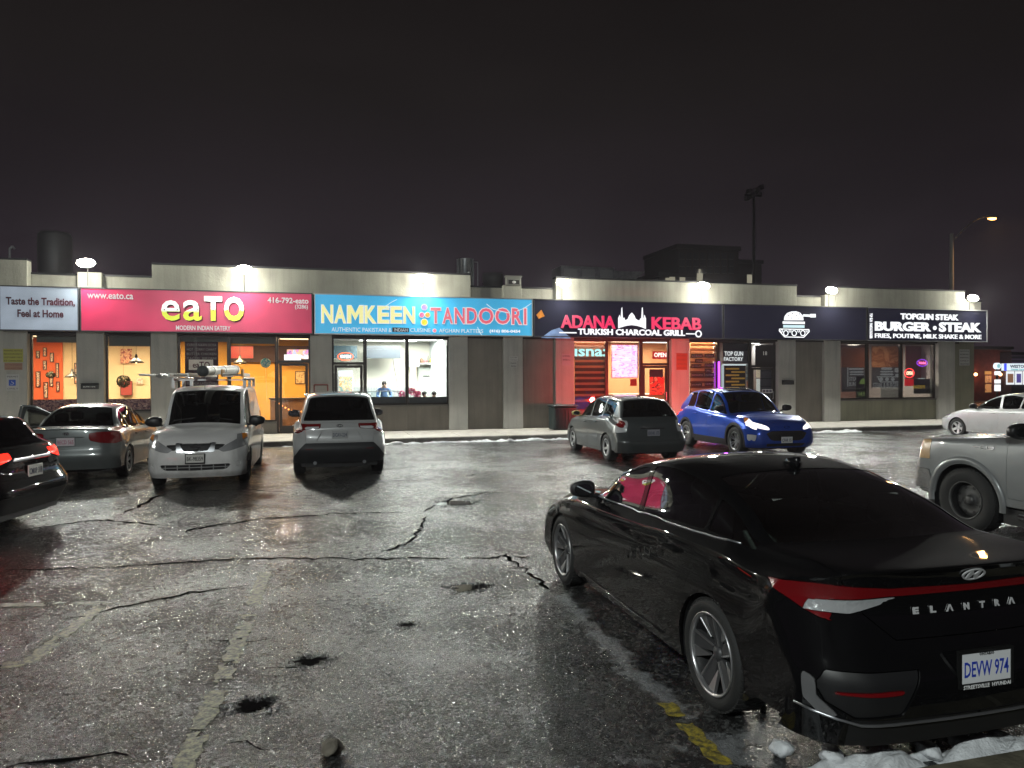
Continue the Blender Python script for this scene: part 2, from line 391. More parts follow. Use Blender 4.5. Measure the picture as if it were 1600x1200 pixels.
    bp=N('ShaderNodeBump'); bp.inputs['Distance'].default_value=1.0; L(math_('MULTIPLY',fl,.58),bp.inputs['Strength']); L(h,bp.inputs['Height']); L(bp.outputs[0],b.inputs['Normal'])
    return m
M_asph=asphalt()
me=np_mesh('ground',V,T,M_asph); 
sl=np.zeros(Xg.shape)
slp=LXY([(880,930),(930,985),(1000,1060),(1080,1120)]); sl=np.maximum(sl,1-seg_dist(Xg,Yg,slp)/.28)
slp=LXY([(1150,1175),(1300,1110),(1500,1090),(1700,1070)]); sl=np.maximum(sl,1.15-seg_dist(Xg,Yg,slp)/.45)
slp=LXY([(930,1190),(1080,1180),(1200,1170)]); sl=np.maximum(sl,.75-seg_dist(Xg,Yg,slp)/.5)
sl=np.maximum(sl,.8-np.abs(Yg-YK+.15)/.5); slp=LXY([(1270,690),(1350,705),(1450,715),(1500,720)]); sl=np.maximum(sl,.7-seg_dist(Xg,Yg,slp)/.6)
sl=np.clip(sl,0,1)
stn=np.clip(1-np.hypot((Xg+.35)/1.1,(Yg-15.9)/2.4),0,1)
for nm,a in(('slush',sl),('stain',stn)):
    at=me.attributes.new(nm,'FLOAT','POINT'); at.data.foreach_set('value',a.ravel().astype(np.float32))
P(mobj('ground',me),kind='structure')
# water standing in the potholes
M_water=mat('standing_water',(.003,.003,.003),.02,spec=.6)
for k,((hx,hy),rx,ry) in enumerate(holes):
    m=MB(); n=26; pts=[]
    for i in range(n):
        a=2*math.pi*i/n; r=1.0+.30*math.sin(3*a+k)+.16*math.sin(7*a+2*k)+.1*random.uniform(-1,1)
        pts.append((hx+rx*.86*r*math.cos(a),hy+ry*.86*r*math.sin(a)))
    z=float(ground_z(np.array([hx+rx*1.6]),np.array([hy]))[0])+.0015
    m.v=[(x,y,z) for x,y in pts]; m.f=[tuple(range(n))]; m.m=[0]; m.sm=[False]; P(m.build('puddle',M_water),kind='structure')
# broken asphalt crumbs round the holes
M_crumb=mat('asphalt_crumb',(.04,.04,.04),.4)
m=MB(); rnd=random.Random(9)
for (hx,hy),rx,ry in holes:
    for i in range(46):
        a=rnd.uniform(0,6.28); q=rnd.uniform(1.0,1.9); x=hx+rx*q*math.cos(a); y=hy+ry*q*math.sin(a); z=float(ground_z(np.array([x]),np.array([y]))[0]); r=rnd.uniform(.004,.013); m.ball((x,y,z+r*.4),(r*rnd.uniform(.7,1.3),r,r*.8),5,4)
P(m.build('asphalt_crumbs',M_crumb),'loose black asphalt crumbs lying round the potholes','gravel',kind='stuff')
# long cracks that read one by one in the photograph
M_crack=mat('crack_shadow',(.003,.003,.003),1.,spec=0.)
def crack(pts,w=.02,seed=0):
    rnd=random.Random(seed); P2=[]
    for a,b in zip(pts[:-1],pts[1:]):
        n=max(2,int(math.hypot(b[0]-a[0],b[1]-a[1])/.09))
        for i in range(n):
            t=i/n; P2.append((a[0]+(b[0]-a[0])*t+rnd.gauss(0,.022),a[1]+(b[1]-a[1])*t+rnd.gauss(0,.03)))
    P2.append(pts[-1]); X=np.array([p[0] for p in P2]);Y=np.array([p[1] for p in P2]); Z=ground_z(X,Y)+.004
    m=MB(); vs=[];n=len(P2)
    for i in range(n):
        ww=w*1.7*rnd.uniform(.15,1)*min(1,i/3+.2,(n-1-i)/3+.2); j=min(i+1,n-1);k=max(i-1,0); dx,dy=P2[j][0]-P2[k][0],P2[j][1]-P2[k][1]; q=math.hypot(dx,dy)+1e-9
        vs+= [(X[i]-dy/q*ww/2,Y[i]+dx/q*ww/2,Z[i]),(X[i]+dy/q*ww/2,Y[i]-dx/q*ww/2,Z[i])]
    m.add(vs,[(2*i,2*i+1,2*i+3,2*i+2) for i in range(n-1)]); P(m.build('pavement_crack',M_crack),kind='structure')
for k,(c,w) in enumerate([([(40,828),(110,818),(150,812),(250,820)],.05),([(190,802),(215,793),(240,778),(260,772)],.04),([(290,830),(330,822),(400,812),(520,803),(640,800)],.035),([(290,833),(300,826),(330,824)],.05),
    ([(0,892),(150,888),(300,878),(400,873),(620,873),(760,872),(840,869)],.028),([(110,965),(180,950),(260,935),(330,922),(400,915)],.028),([(0,1196),(70,1190),(150,1186),(200,1180)],.035),
    ([(320,1103),(350,1106),(380,1110)],.022),([(430,1050),(450,1045),(478,1036)],.022),([(360,1162),(390,1168),(420,1172)],.022),([(330,1000),(400,1002),(430,998)],.02),
    ([(785,862),(810,885),(840,905),(870,925)],.03),([(600,862),(640,848),(655,825),(668,805)],.03),([(660,800),(700,780),(760,770),(850,768)],.03),([(720,745),(790,735),(860,738)],.03),([(300,768),(380,764),(450,770)],.03)]):
    crack([GP(*p) for p in c],w,k)
# ---------------------------------------------------------------- painted bay lines, worn through to the asphalt
def linemat(name,col):
    m=mat(name,col,.45); nt=m.node_tree; b=nt.nodes['Principled BSDF']; g=nt.nodes.new('ShaderNodeNewGeometry'); n=nt.nodes.new('ShaderNodeTexNoise'); n.inputs['Scale'].default_value=24; n.inputs['Detail'].default_value=8; n.inputs['Roughness'].default_value=.75
    nt.links.new(g.outputs['Position'],n.inputs['Vector']); r=nt.nodes.new('ShaderNodeValToRGB'); r.color_ramp.elements[0].position=.40; r.color_ramp.elements[0].color=(.03,.03,.028,1); r.color_ramp.elements[1].position=.60; r.color_ramp.elements[1].color=(*col,1)
    nt.links.new(n.outputs['Fac'],r.inputs[0]); nt.links.new(r.outputs[0],b.inputs['Base Color'])
    bp=nt.nodes.new('ShaderNodeBump'); bp.inputs['Distance'].default_value=.006; bp.inputs['Strength'].default_value=.8; n2=nt.nodes.new('ShaderNodeTexNoise'); n2.inputs['Scale'].default_value=60; n2.inputs['Detail'].default_value=4; nt.links.new(g.outputs['Position'],n2.inputs['Vector']); nt.links.new(n2.outputs['Fac'],bp.inputs['Height']); nt.links.new(bp.outputs[0],b.inputs['Normal'])
    return m
M_ly=linemat('worn_yellow_paint',(.26,.25,.14)); M_ly2=linemat('yellow_paint',(.42,.33,.03)); M_lw=linemat('faded_paint',(.26,.25,.19))
def bayline(pts,w,m_,wear=.35,seed=0):
    mm=MB(); st=.045
    for a,b in zip(pts[:-1],pts[1:]):
        L=math.hypot(b[0]-a[0],b[1]-a[1]); n=int(L/st); ux,uy=(b[0]-a[0])/L,(b[1]-a[1])/L; nw=4
        for i in range(n):
            for j in range(nw):
                t0=i*st;s0=-w/2+w*j/nw; cx=a[0]+ux*t0-uy*s0; cy_=a[1]+uy*t0+ux*s0
                if float(fbm(np.array([cx*5+seed]),np.array([cy_*5]),3,3)[0])<wear: continue
                q=[]
                for (dt,ds) in((0,0),(st,0),(st,w/nw),(0,w/nw)):
                    x=a[0]+ux*(t0+dt)-uy*(s0+ds); y=a[1]+uy*(t0+dt)+ux*(s0+ds)
                    x+=.012*(math.sin(x*61+y*37)); y+=.012*math.sin(x*43-y*71)
                    q.append((x,y,float(ground_z(np.array([x]),np.array([y]))[0])+.004))
                mm.quad(*q)
    P(mm.build('parking_line',m_),kind='structure')
bayline([GP(415,895),GP(380,985),GP(340,1080),GP(280,1210)],.115,M_ly,.345,1)
bayline([GP(1040,1098),GP(1135,1200)],.10,M_ly2,.30,2)
bayline([GP(165,943),GP(40,1038),GP(-60,1042)],.11,M_ly,.34,3); bayline([GP(180,943),GP(-80,948)],.10,M_lw,.36,4)
# ---------------------------------------------------------------- kerb and pavement in front of the shops
M_conc=mat('pavement_concrete',(.30,.28,.25),.75,bump=.5,bscale=60,var=.22,vscale=3)
M_kerb=mat('kerb_concrete',(.15,.14,.125),.7,bump=.5,bscale=50,var=.3,vscale=5)
x0,x1=-24,29.6
walk=empty('pavement',(0,0,0)); P(walk,kind='structure')
slab=None; n=36; wd=(x1-x0)/n
for r_,(ya,yb) in enumerate(((YK+.16,YK+1.55),(YK+1.56,D+.25))):
    m=MB(); m.bevbox(.004,wd-.004,ya,yb-.004,-.2,.148,.006); ms=m.mesh('paving_slab',M_conc)
    for i in range(n): mobj('paving_slab',ms,walk,(x0+i*wd,0,0 if (i+r_)%3 else -.003))
m=MB(); m.bevbox(.003,wd*2-.003,YK,YK+.155,-.2,.15,.02); ms=m.mesh('kerb_stone',M_kerb)
for i in range(n//2): mobj('kerb_stone',ms,walk,(x0+i*wd*2,0,0))
# near kerb at the photographer's feet
M_kerb2=mat('near_kerb',(.11,.10,.07),.8,bump=.6,bscale=40,var=.35,vscale=6)
a=GP(1370,1200);b=GP(1600,1160)
m=MB(); 
for i in range(6): m.bevbox(2.35+i*1.2,2.35+(i+1)*1.2-.008,2.55,2.86,-.1,.10,.02)
k=m.build('kerb',M_kerb2); P(k,kind='structure')
# ---------------------------------------------------------------- snow
M_snow=mat('old_snow',(.58,.60,.62),.7,bump=1.,bscale=55,var=.25,vscale=14)
M_snowd=mat('dirty_snow',(.30,.29,.28),.6,bump=.6,bscale=40,var=.4,vscale=9)
def snowbank(name,x0,x1,yc,w,h,seed,nx=None,zoff=0,label=None,cat=None,matn=None):
    nx=nx or int((x1-x0)/.035); ny=14; u=np.linspace(0,1,nx); v=np.linspace(-1,1,ny); U_,V_=np.meshgrid(u,v,indexing='ij'); X=x0+(x1-x0)*U_; ww=w*(.25+1.25*np.clip(fbm(X*1.3,X*0+seed,3,seed)-.15,0,1)); Y=yc+V_*ww
    Z=h*np.sqrt(np.clip(1-V_**2,0,1))*np.clip(fbm(X*4,Y*6,4,seed+3)*2.4-.75,0,1.4)*np.clip(np.minimum(U_,1-U_)*12,0,1)-.006+zoff
    Vv=np.stack([X,Y,Z],-1).reshape(-1,3); i=(np.arange(nx-1)[:,None]*ny+np.arange(ny-1)[None,:]).ravel(); T=np.stack([i,i+ny,i+ny+1,i+1],1)
    o=mobj(name,np_mesh(name,Vv,T,matn or M_snow)); P(o,kind='stuff'); P(o,label,cat); return o
snowbank('snow_bank',-1.1,.2,YK-.12,.12,.06,4,label='thin strip of old snow on the kerb between white van and silver SUV',cat='snow')
snowbank('snow_bank',1.6,8.2,YK-.20,.17,.09,5,label='long low strip of old snow below the kerb in the middle',cat='snow')
snowbank('snow_bank',13.2,19.0,YK-.25,.30,.12,9,label='snow strip below the kerb right of the blue SUV',cat='snow')
snowbank('snow_bank',1.25,6.5,3.0,.17,.15,12,label='lumpy snow ridge against the near kerb behind the black car',cat='snow')
def chunk(x,y,r,seed,label,z=0,m_=None):
    rnd=np.random.RandomState(seed); import bmesh
    bm=bmesh.new(); bmesh.ops.create_icosphere(bm,subdivisions=3,radius=1)
    c=np.array([v.co[:] for v in bm.verts]); off=rnd.uniform(0,50,3)
    d=1+1.0*(fbm(c[:,0]*1.6+off[0],c[:,1]*1.6+c[:,2]*1.3+off[1],4,seed)-.45)+.4*(fbm(c[:,2]*3+off[2],c[:,0]*3-c[:,1]*2,3,seed+5)-.45); c=c*d[:,None]*np.array([1,.85,.62])*r*.72
    for v,q in zip(bm.verts,c): v.co=q
    me=bpy.data.meshes.new('snow_chunk'); bm.to_mesh(me); bm.free(); me.materials.append(m_ or M_snow)
    for p in me.polygons: p.use_smooth=True
    o=mobj('snow_chunk',me,None,(x,y,z+r*.35)); o.rotation_euler=(0,0,rnd.uniform(0,6)); P(o,label,'snow lump','snow lumps behind the black sedan'); return o
for k,(px,py,r,lb) in enumerate([(1222,1178,.085,'leftmost white snow lump at the near kerb beside the yellow line'),(1298,1160,.08,'grey snow lump left of centre behind the black car'),(1362,1148,.095,'tallest snow lump standing behind the black bumper'),(1375,1186,.09,'white snow lump right below the tallest one'),
     (1452,1182,.10,'white snow lump on the kerb edge under the licence plate'),(1500,1165,.085,'largest rounded white snow lump near the kerb at right'),(1552,1135,.045,'small round snow ball lying alone at right behind the bumper'),(1300,1190,.09,'white snow lump in the ridge near the bottom of the photo'),(1432,1165,.05,'small pointed snow lump between two larger ones'),(1193,1099,.03,'tiny snow crumb on the dark asphalt behind the rear wheel'),(1545,1165,.07,'low white snow lump furthest right on the kerb')]):
    x,y=GP(px,py); chunk(x,y,r,k+3,lb)
x,y=GP(518,1176); o=chunk(x,y,.085,40,'rough brown-grey stone lying alone on the wet asphalt',m_=mat('stone',(.13,.115,.09),.8,bump=.8,bscale=60,var=.35,vscale=10)); o.name='stone'; o['category']='stone'; del o['group']
# ---------------------------------------------------------------- the strip of shops
M_stucco=mat('cream_stucco',(.36,.355,.31),.85,bump=1.,bscale=13,var=.10,vscale=1.4)
M_pil=mat('grey_beige_stucco',(.44,.43,.40),.85,bump=.6,bscale=24,var=.09,vscale=1.5)
M_wall=mat('brown_panel',(.20,.18,.155),.85,bump=.5,bscale=30,var=.14,vscale=1.2)
M_olive=mat('olive_panel',(.22,.215,.16),.85,bump=.5,bscale=30,var=.12,vscale=1.2)
def streak(m,k=.20):
    nt=m.node_tree; b=nt.nodes['Principled BSDF']; src=b.inputs['Base Color'].links[0].from_socket; g=nt.nodes.new('ShaderNodeNewGeometry'); mp=nt.nodes.new('ShaderNodeMapping'); mp.inputs['Scale'].default_value=(5,5,.35); n=nt.nodes.new('ShaderNodeTexNoise'); n.inputs['Scale'].default_value=1.; n.inputs['Detail'].default_value=6; n.inputs['Roughness'].default_value=.65
    nt.links.new(g.outputs['Position'],mp.inputs[0]); nt.links.new(mp.outputs[0],n.inputs['Vector']); r=nt.nodes.new('ShaderNodeMapRange'); r.inputs['From Min'].default_value=.45; r.inputs['From Max'].default_value=.72; r.inputs['To Min'].default_value=1.; r.inputs['To Max'].default_value=1-k; nt.links.new(n.outputs['Fac'],r.inputs['Value'])
    s=nt.nodes.new('ShaderNodeVectorMath'); s.operation='SCALE'; nt.links.new(src,s.inputs[0]); nt.links.new(r.outputs[0],s.inputs['Scale']); nt.links.new(s.outputs[0],b.inputs['Base Color'])
for m_ in (M_stucco,M_pil,M_wall,M_olive): streak(m_)
M_flash=mat('roof_flashing',(.02,.02,.025),.5)
M_frame=mat('window_frame',(.035,.028,.025),.4,.3)
M_sill=mat('sill',(.12,.11,.10),.6)
M_pane=glassmat('shop_glass',(.92,.94,.93),.55)
M_roof=mat('roof_felt',(.03,.03,.03),.9)
ZS0,ZS1=3.44,4.79; ZG=.15
bld=empty('strip_mall',(0,D,0),0,'long single storey strip mall with cream parapet and six shop signs','building')
bld.rotation_euler=(0,0,0)
def bp(name,mt,x0,x1,y0,y1,z0,z1,bev=0):
    m=MB(); (m.bevbox if bev else m.box)(x0,x1,y0-D,y1-D,z0,z1,*([bev] if bev else [])); return m.build(name,mt,bld)
X_=WX
# parapet: raised lengths and lower recessed ones   (x0px,x1px,top py, recess)
par=[(-700,44,405,0),(44,238,424,.30),(238,735,413,0),(735,868,437,.30),(868,1244,442,0),(1244,1304,455,.30),(1304,1506,452,0),(1506,1541,463,.30)]
for a,b,py,rc in par:
    xa,xb=X_(a,D,440),X_(b,D,460); zt=WP(max(a,0)+5,py)[1] if a>-1 else WP(20,py)[1]
    zt={0:5.60,.30:5.22}[rc]
    bp('parapet',M_stucco if rc==0 else M_stucco,xa,xb-.004,D+rc-.05,D+rc+.3,ZS0+.1,zt,.012); bp('flashing',M_flash,xa,xb-.002,D+rc-.08,D+rc+.34,zt+.002,zt+.055)
bp('roof',M_roof,X_(-700),X_(1541)-.1,D+.7,D+16,4.9,5.0)
# pilasters from pavement to parapet   (x0px,x1px,mat,zt)
pil=[(-60,43,M_pil),(120,163,M_pil),(236,277,M_pil),(485,519,M_pil),(702,731,M_pil),(787,817,M_pil),(868,897,M_pil),(1049,1077,M_pil),(1216,1243,M_pil),(1288,1313,M_pil),(1466,1492,M_pil)]
for a,b,mt in pil: bp('pilaster',mt,X_(a),X_(b),D-.02,D+.28,ZG,ZS0+.12,.012)
for a,b in ((120,158),(787,815),(1290,1306),(1506,1524)): bp('pilaster',M_stucco,X_(a,D-.03,430),X_(b,D-.03,430),D-.0,D+.32,ZS1+.0,5.30,.012)
def wallrec(a,b,mt=M_wall): bp('wall_panel',mt,X_(a)+.003,X_(b)-.003,D+.14,D+.4,ZG,ZS0+.12)
for a,b in ((731,787),(817,868),(1243,1288)): wallrec(a,b)
bp('wall_panel',M_olive,X_(1492)+.003,X_(1525),D+.10,D+.45,ZG,ZS0+.12)
bp('end_wall',M_olive,X_(1525)-.30,X_(1525),D+.455,D+16,ZG,4.95)
bp('wall_panel',M_wall,X_(-700),X_(-60),D+.1,D+.4,ZG,ZS0+.1)
bp('lintel',M_frame,X_(-700),X_(1500),D+.05,D+.28,ZS0-.06,ZS0+.1)
bp('back_wall',M_wall,X_(-700),X_(1525)-.31,D+15.7,D+16,ZG,4.9)
# ---------------------------------------------------------------- windows and doors
FD=.06
def frame_rect(m,x0,x1,z0,z1,t=.055,y0=.17,y1=.26,bot=None):
    m.box(x0,x1,y0,y1,z1-t,z1); m.box(x0,x1,y0,y1,z0,z0+(bot or t)); m.box(x0,x0+t,y0+.001,y1-.001,z0+(bot or t),z1-t); m.box(x1-t,x1,y0+.001,y1-.001,z0+(bot or t),z1-t)
def window(a,b,zb,zt=ZS0-.06,sill=True,wallm=M_wall,t=.055):
    xa,xb=(X_(a),X_(b)); e=empty('window',(xa,0,0)); e.parent=bld; w=xb-xa
    m=MB(); frame_rect(m,.003,w-.003,zb,zt,t); m.build('frame',M_frame,e)
    m=MB(); m.box(t,w-t,.205,.213,zb+t,zt-t); m.build('pane',M_pane,e)
    if sill:
        m=MB(); m.box(.003,w-.003,.12,.30,ZG,zb-.062); m.build('stall_riser',wallm,e); m=MB(); m.bevbox(0.003,w-.003,.08,.30,zb-.06,zb-.002,.006); m.build('sill',M_sill,e)
    return e
def door(a,b,zt,trans=ZS0-.06,glassy=True,t=.09):
    xa,xb=X_(a),X_(b); w=xb-xa; e=empty('door',(xa,0,0)); e.parent=bld
    m=MB(); frame_rect(m,.003,w-.003,ZG+.005,trans,.06); m.box(.06,w-.06,.171,.259,zt,zt+.09); m.build('frame',M_frame,e)
    m=MB(); frame_rect(m,.075,w-.075,ZG+.03,zt-.01,t,.19,.235,.22); m.build('door_leaf',M_frame,e)
    m=MB(); m.box(.075+t,w-.075-t,.209,.216,ZG+.25,zt-.01-t); m.build('pane',M_pane,e)
    m=MB(); m.box(.062,w-.062,.209,.216,zt+.092,trans-.062); m.build('transom_pane',M_pane,e)
    m=MB(); m.path([(w-.14,.19,ZG+.95),(w-.14,.13,ZG+.95),(w-.14,.13,ZG+1.25),(w-.14,.19,ZG+1.25)],.012); m.build('handle',M_satin,e)
    return e
zsillN=WP(650,632,D+.2)[1]; zsillJ=WP(1400,623,D+.2)[1]
window(44,120,.95); window(163,236,.95)
window(277,357,.55); window(357,432,.55); door(432,485,WP(460,567,D+.2)[1])
door(519,571,WP(545,570,D+.2)[1]); window(571,637,zsillN); window(637,702,zsillN)
window(897,951,.75); window(951,1005,.75); door(1005,1049,WP(1027,571,D+.2)[1])
window(1077,1126,.75); window(1126,1176,.75); door(1176,1216,WP(1195,574,D+.2)[1])
window(1313,1360,zsillJ,wallm=M_olive); window(1360,1413,zsillJ,wallm=M_olive); window(1413,1466,zsillJ,wallm=M_olive)
# ---------------------------------------------------------------- rooms behind the glass
def room(a,b,depth,wallc,floorc,ceilc,name,backc=None,zc=3.5,side=None):
    xa,xb=X_(a),X_(b); e=empty('shop_interior',(xa,0,0)); e.parent=bld; w=xb-xa
    mw=mat(name+'_wall',wallc,.8,bump=.1,bscale=20); mb=mat(name+'_back',backc or wallc,.8); mf=mat(name+'_floor',floorc,.35,var=.2,vscale=2); mc=mat(name+'_ceiling',ceilc,.9)
    m=MB(); m.box(0,w,depth,depth+.1,ZG,zc); m.build('back_wall',mb,e)
    m=MB(); m.box(-.1,0,.42,depth+.1,ZG,zc); m.box(w,w+.1,.42,depth+.1,ZG,zc); m.build('side_wall',mw,e)
    m=MB(); m.box(-.1,w+.1,.27,depth,.06,.14); m.build('room_floor',mf,e)
    m=MB(); m.box(-.1,w+.1,.29,depth,zc,zc+.08); m.build('room_ceiling',mc,e); return e
# ---------------------------------------------------------------- shop signs
YS=D-.36
def lit(name,col,e,var=.12,scale=1.2,base=.3):
    """backlit acrylic: emission varies softly like tubes behind the sheet"""
    if name in MATS: return MATS[name]
    m=mat(name,tuple(c*base for c in col),.3); nt=m.node_tree; b=nt.nodes['Principled BSDF']; b.inputs['Emission Color'].default_value=(*col,1)
    tc=nt.nodes.new('ShaderNodeTexCoord'); n=nt.nodes.new('ShaderNodeTexNoise'); n.inputs['Scale'].default_value=scale; n.inputs['Detail'].default_value=2; nt.links.new(tc.outputs['Object'],n.inputs['Vector'])
    r=nt.nodes.new('ShaderNodeMapRange'); r.inputs['From Min'].default_value=.3; r.inputs['From Max'].default_value=.7; r.inputs['To Min'].default_value=e*(1-var); r.inputs['To Max'].default_value=e*(1+var); nt.links.new(n.outputs['Fac'],r.inputs['Value']); nt.links.new(r.outputs[0],b.inputs['Emission Strength'])
    return m
M_cab=mat('sign_cabinet',(.05,.05,.055),.4,.5); M_cabl=mat('sign_cabinet_light',(.45,.46,.48),.35,.6)
T_white=emis('sign_white_letters',(.95,.97,1.),1.15); T_red=emis('sign_red_letters',(.95,.02,.13),.95); T_yel=emis('sign_yellow_letters',(.93,.88,.38),.95)
class Sign:
    def __init__(s,a,b,face,label,z0=ZS0,z1=ZS1,cab=M_cab,dep=.34,name='shop_sign',cat='sign',edge=.035):
        s.x0=WX(a,YS,490); s.x1=WX(b,YS,500); s.w=s.x1-s.x0; s.h=z1-z0; s.z0=z0
        s.e=empty(name,(s.x0,YS,z0),0,label,cat,'shop signs above the windows')
        m=MB(); w,h,t=s.w-.012,s.h,edge; m.box(0,w,0,dep,0,t); m.box(0,w,0,dep,h-t,h); m.box(0,t,.001,dep-.001,t,h-t); m.box(w-t,w,.001,dep-.001,t,h-t); m.box(t,w-t,dep-.03,dep-.002,t,h-t); m.build('cabinet',cab,s.e)
        m=MB(); m.box(t,w-t,.012,.03,t,h-t); m.build('face',face,s.e)
    def L(s,px,py): x,z=WP(px,py,YS); return x-s.x0,z-s.z0
    def text(s,t,px0,px1,py0,py1,mt,bold=.02,ex=.004,y=0.,**k):
        a=s.L(px0,(py0+py1)/2); b=s.L(px1,(py0+py1)/2); xm=(px0+px1)/2; t_=s.L(xm,py0); u=s.L(xm,py1)
        return text('lettering',t,s.e,((a[0]+b[0])/2,y+.006,(t_[1]+u[1])/2),mt,size=1,bold=bold,extrude=ex,width=b[0]-a[0],height=t_[1]-u[1],**k)
    def shape(s,pts,mt,name='emblem',y0=-.004,y1=.011):
        m=MB(); q=[s.L(*p) for p in pts]; m.prism(q,y0,y1); return m.build(name,mt,s.e)
    def disc(s,px,py,r,mt,name='emblem',y0=-.004,y1=.011,n=20,ry=None):
        c=s.L(px,py); m=MB(); m.prism([(c[0]+r*math.cos(2*math.pi*i/n),c[1]+(ry or r)*math.sin(2*math.pi*i/n)) for i in range(n)],y0,y1); return m.build(name,mt,s.e)
    def ring(s,px,py,r0,r1,mt,name='emblem',y0=-.004,y1=.011,n=24,asp=1.):
        c=s.L(px,py); m=MB(); vs=[];fs=[]
        for i in range(n):
            a=2*math.pi*i/n
            for r in(r0,r1): 
                for y in(y0,y1): vs.append((c[0]+r*asp*math.cos(a),y,c[1]+r*math.sin(a)))
        for i in range(n):
            j=(i+1)%n; fs+=[(4*i,4*i+2,4*j+2,4*j),(4*i+2,4*i+3,4*j+3,4*j+2),(4*i+1,4*j+1,4*j+3,4*i+3),(4*i,4*j,4*j+1,4*i+1)]
        m.add(vs,fs); return m.build(name,mt,s.e)
def twotone(name,c0,c1,z,e=1.):
    m=mat(name,(.1,.1,.1),.4); nt=m.node_tree; b=nt.nodes['Principled BSDF']; tc=nt.nodes.new('ShaderNodeTexCoord'); sp=nt.nodes.new('ShaderNodeSeparateXYZ'); nt.links.new(tc.outputs['Object'],sp.inputs[0])
    r=nt.nodes.new('ShaderNodeMapRange'); r.inputs['From Min'].default_value=z-.07; r.inputs['From Max'].default_value=z+.02; nt.links.new(sp.outputs['Y'],r.inputs['Value'])
    mx=nt.nodes.new('ShaderNodeMix'); mx.data_type='RGBA'; mx.inputs['A'].default_value=(*c0,1); mx.inputs['B'].default_value=(*c1,1); nt.links.new(r.outputs[0],mx.inputs['Factor']); nt.links.new(mx.outputs['Result'],b.inputs['Emission Color']); nt.links.new(mx.outputs['Result'],b.inputs['Base Color']); b.inputs['Emission Strength'].default_value=e; return m
# 1
s=Sign(-2,124,lit('face_grey',(.36,.42,.50),.62,.15,1.6),'small grey backlit sign reading Taste the Tradition, Feel at Home')
M_mar=mat('maroon_print',(.05,.004,.012),.5)
s.text('Taste the Tradition,',9,117,465,479,M_mar,.03); s.text('Feel at Home',27,99,484,496,M_mar,.03)
# 2
s=Sign(125,489,lit('face_crimson',(.52,.032,.095),.64,.36,.7,.5),'long crimson backlit sign with the eaTO logo and phone number')
M_eat=twotone('logo_yellow_green_to_white',(.55,.62,.05),(.85,.88,.86),0.,.85); M_shad=mat('print_shadow_crimson',(.12,.005,.02),.5)
T_w2=emis('print_white',(.9,.88,.86),.72)
for (t,a,b,p,q) in(('e',252,281,469,501),('a',286,315,469,501),('T',319,347,463,501),('O',350,381,464,502)):
    bo=.012 if t in 'ea' else .035; s.text(t,a+2,b+2,p+2,q+2,M_shad,bo+.005,.001,y=-.0); s.text(t,a,b,p,q,M_eat,bo,.003,y=-.007)
for px in (257,277,289,309,333,355,376): s.disc(px,484 if px<320 else 485,.022,M_shad,'emblem',-.013,0,8)
s.text('www.eato.ca',136,208,458,467,T_w2,.012); s.text('MODERN INDIAN EATERY',275,360,509,516,T_w2,.012); s.text('416-792-eato',418,482,465,474,T_w2,.02); s.text('(3286)',461,481,476,484,T_w2,.012)
# 3
s=Sign(491,833,lit('face_cyan',(.06,.42,.72),.78,.10,.9,.4),'sky blue backlit sign reading Namkeen Tandoori with bowls of food between the words',cab=M_cabl)
T_pink=emis('print_pink_red',(.90,.13,.20),.85); T_pale=emis('print_pale_outline',(.90,.80,.78),.9); T_body=emis('print_white_thin',(.80,.90,.95),.85)
def word(wd,px0,px1,top0,top1,h0,h1,mt,out):
    n=len(wd); W_=px1-px0; wts=[1.3 if c in 'MO' else .36 if c=='I' else .95 for c in wd]; tot=sum(wts); x=px0
    for c,w in zip(wd,wts):
        bd=.002 if c=='M' else .022
        a=x; b=x+W_*w/tot-3.4; x+=W_*w/tot; t=(a-px0)/W_; tp=top0+(top1-top0)*t; hh=h0+(h1-h0)*t
        if c=='M':
            for (x0_,x1_,g,mt_,dy) in((a-1.3,b+1.3,1.2,out,0),(a,b,0,mt,-.006)):
                ww=x1_-x0_; t0=tp-g; h_=hh+2*g; k=.24+(.03 if g else 0); P_=lambda u,v:(x0_+ww*u,t0+h_*(1-v))
                s.shape([P_(0,0),P_(k,0),P_(k,.58),P_(.5,.16),P_(1-k,.58),P_(1-k,0),P_(1,0),P_(1,1),P_(1-k,1),P_(.5,.56),P_(k,1),P_(0,1)],mt_,'lettering',-.001+dy,.008+dy)
            continue
        s.text(c,a-1.3,b+1.3,tp-1.2,tp+hh+1.2,out,bd+.022,.001); s.text(c,a,b,tp,tp+hh,mt,bd,.002,y=-.006)
word('NAMKEEN',503,651,477,480,27,25,T_yel,emis('print_outline_cream',(.95,.95,.85),.9)); word('TANDOORI',673,826,481,482,24,25,T_pink,T_pale)
s.text('AUTHENTIC PAKISTANI &',518,612,512,518.5,T_body,.004); s.text('CUISINE',641,673,513,519,T_body,.004); s.text('AFGHAN PLATTERS',686,755,514,520,T_body,.004); s.text('(416) 806-0454',765,813,515,521,emis('print_white_b',(.95,.97,1),1.),.03)
s.shape([(613,511.5),(639,512.5),(639,519),(613,518.5)],mat('black_tape',(.01,.01,.01),.5),'tape_patch')
s.text('INDIAN',616,637,513,518,T_body,.01,y=-.006)
for k,(px,py,r,c) in enumerate([(663,480,.115,(.25,.18,.45)),(659,492,.10,(.65,.12,.25)),(668,492,.10,(.75,.30,.06)),(663,503.5,.125,(.80,.55,.05)),(679,516.5,.07,(.85,.2,.3))]):
    s.disc(px,py,r,emis('print_outline_cream',(.95,.95,.85),.9),'bowl',-.001-.0006*k,.011); o=s.disc(px,py,r*.78,lit('bowl_%d'%k,c,.8,.7,14),'food',-.006-.0006*k,-.002)

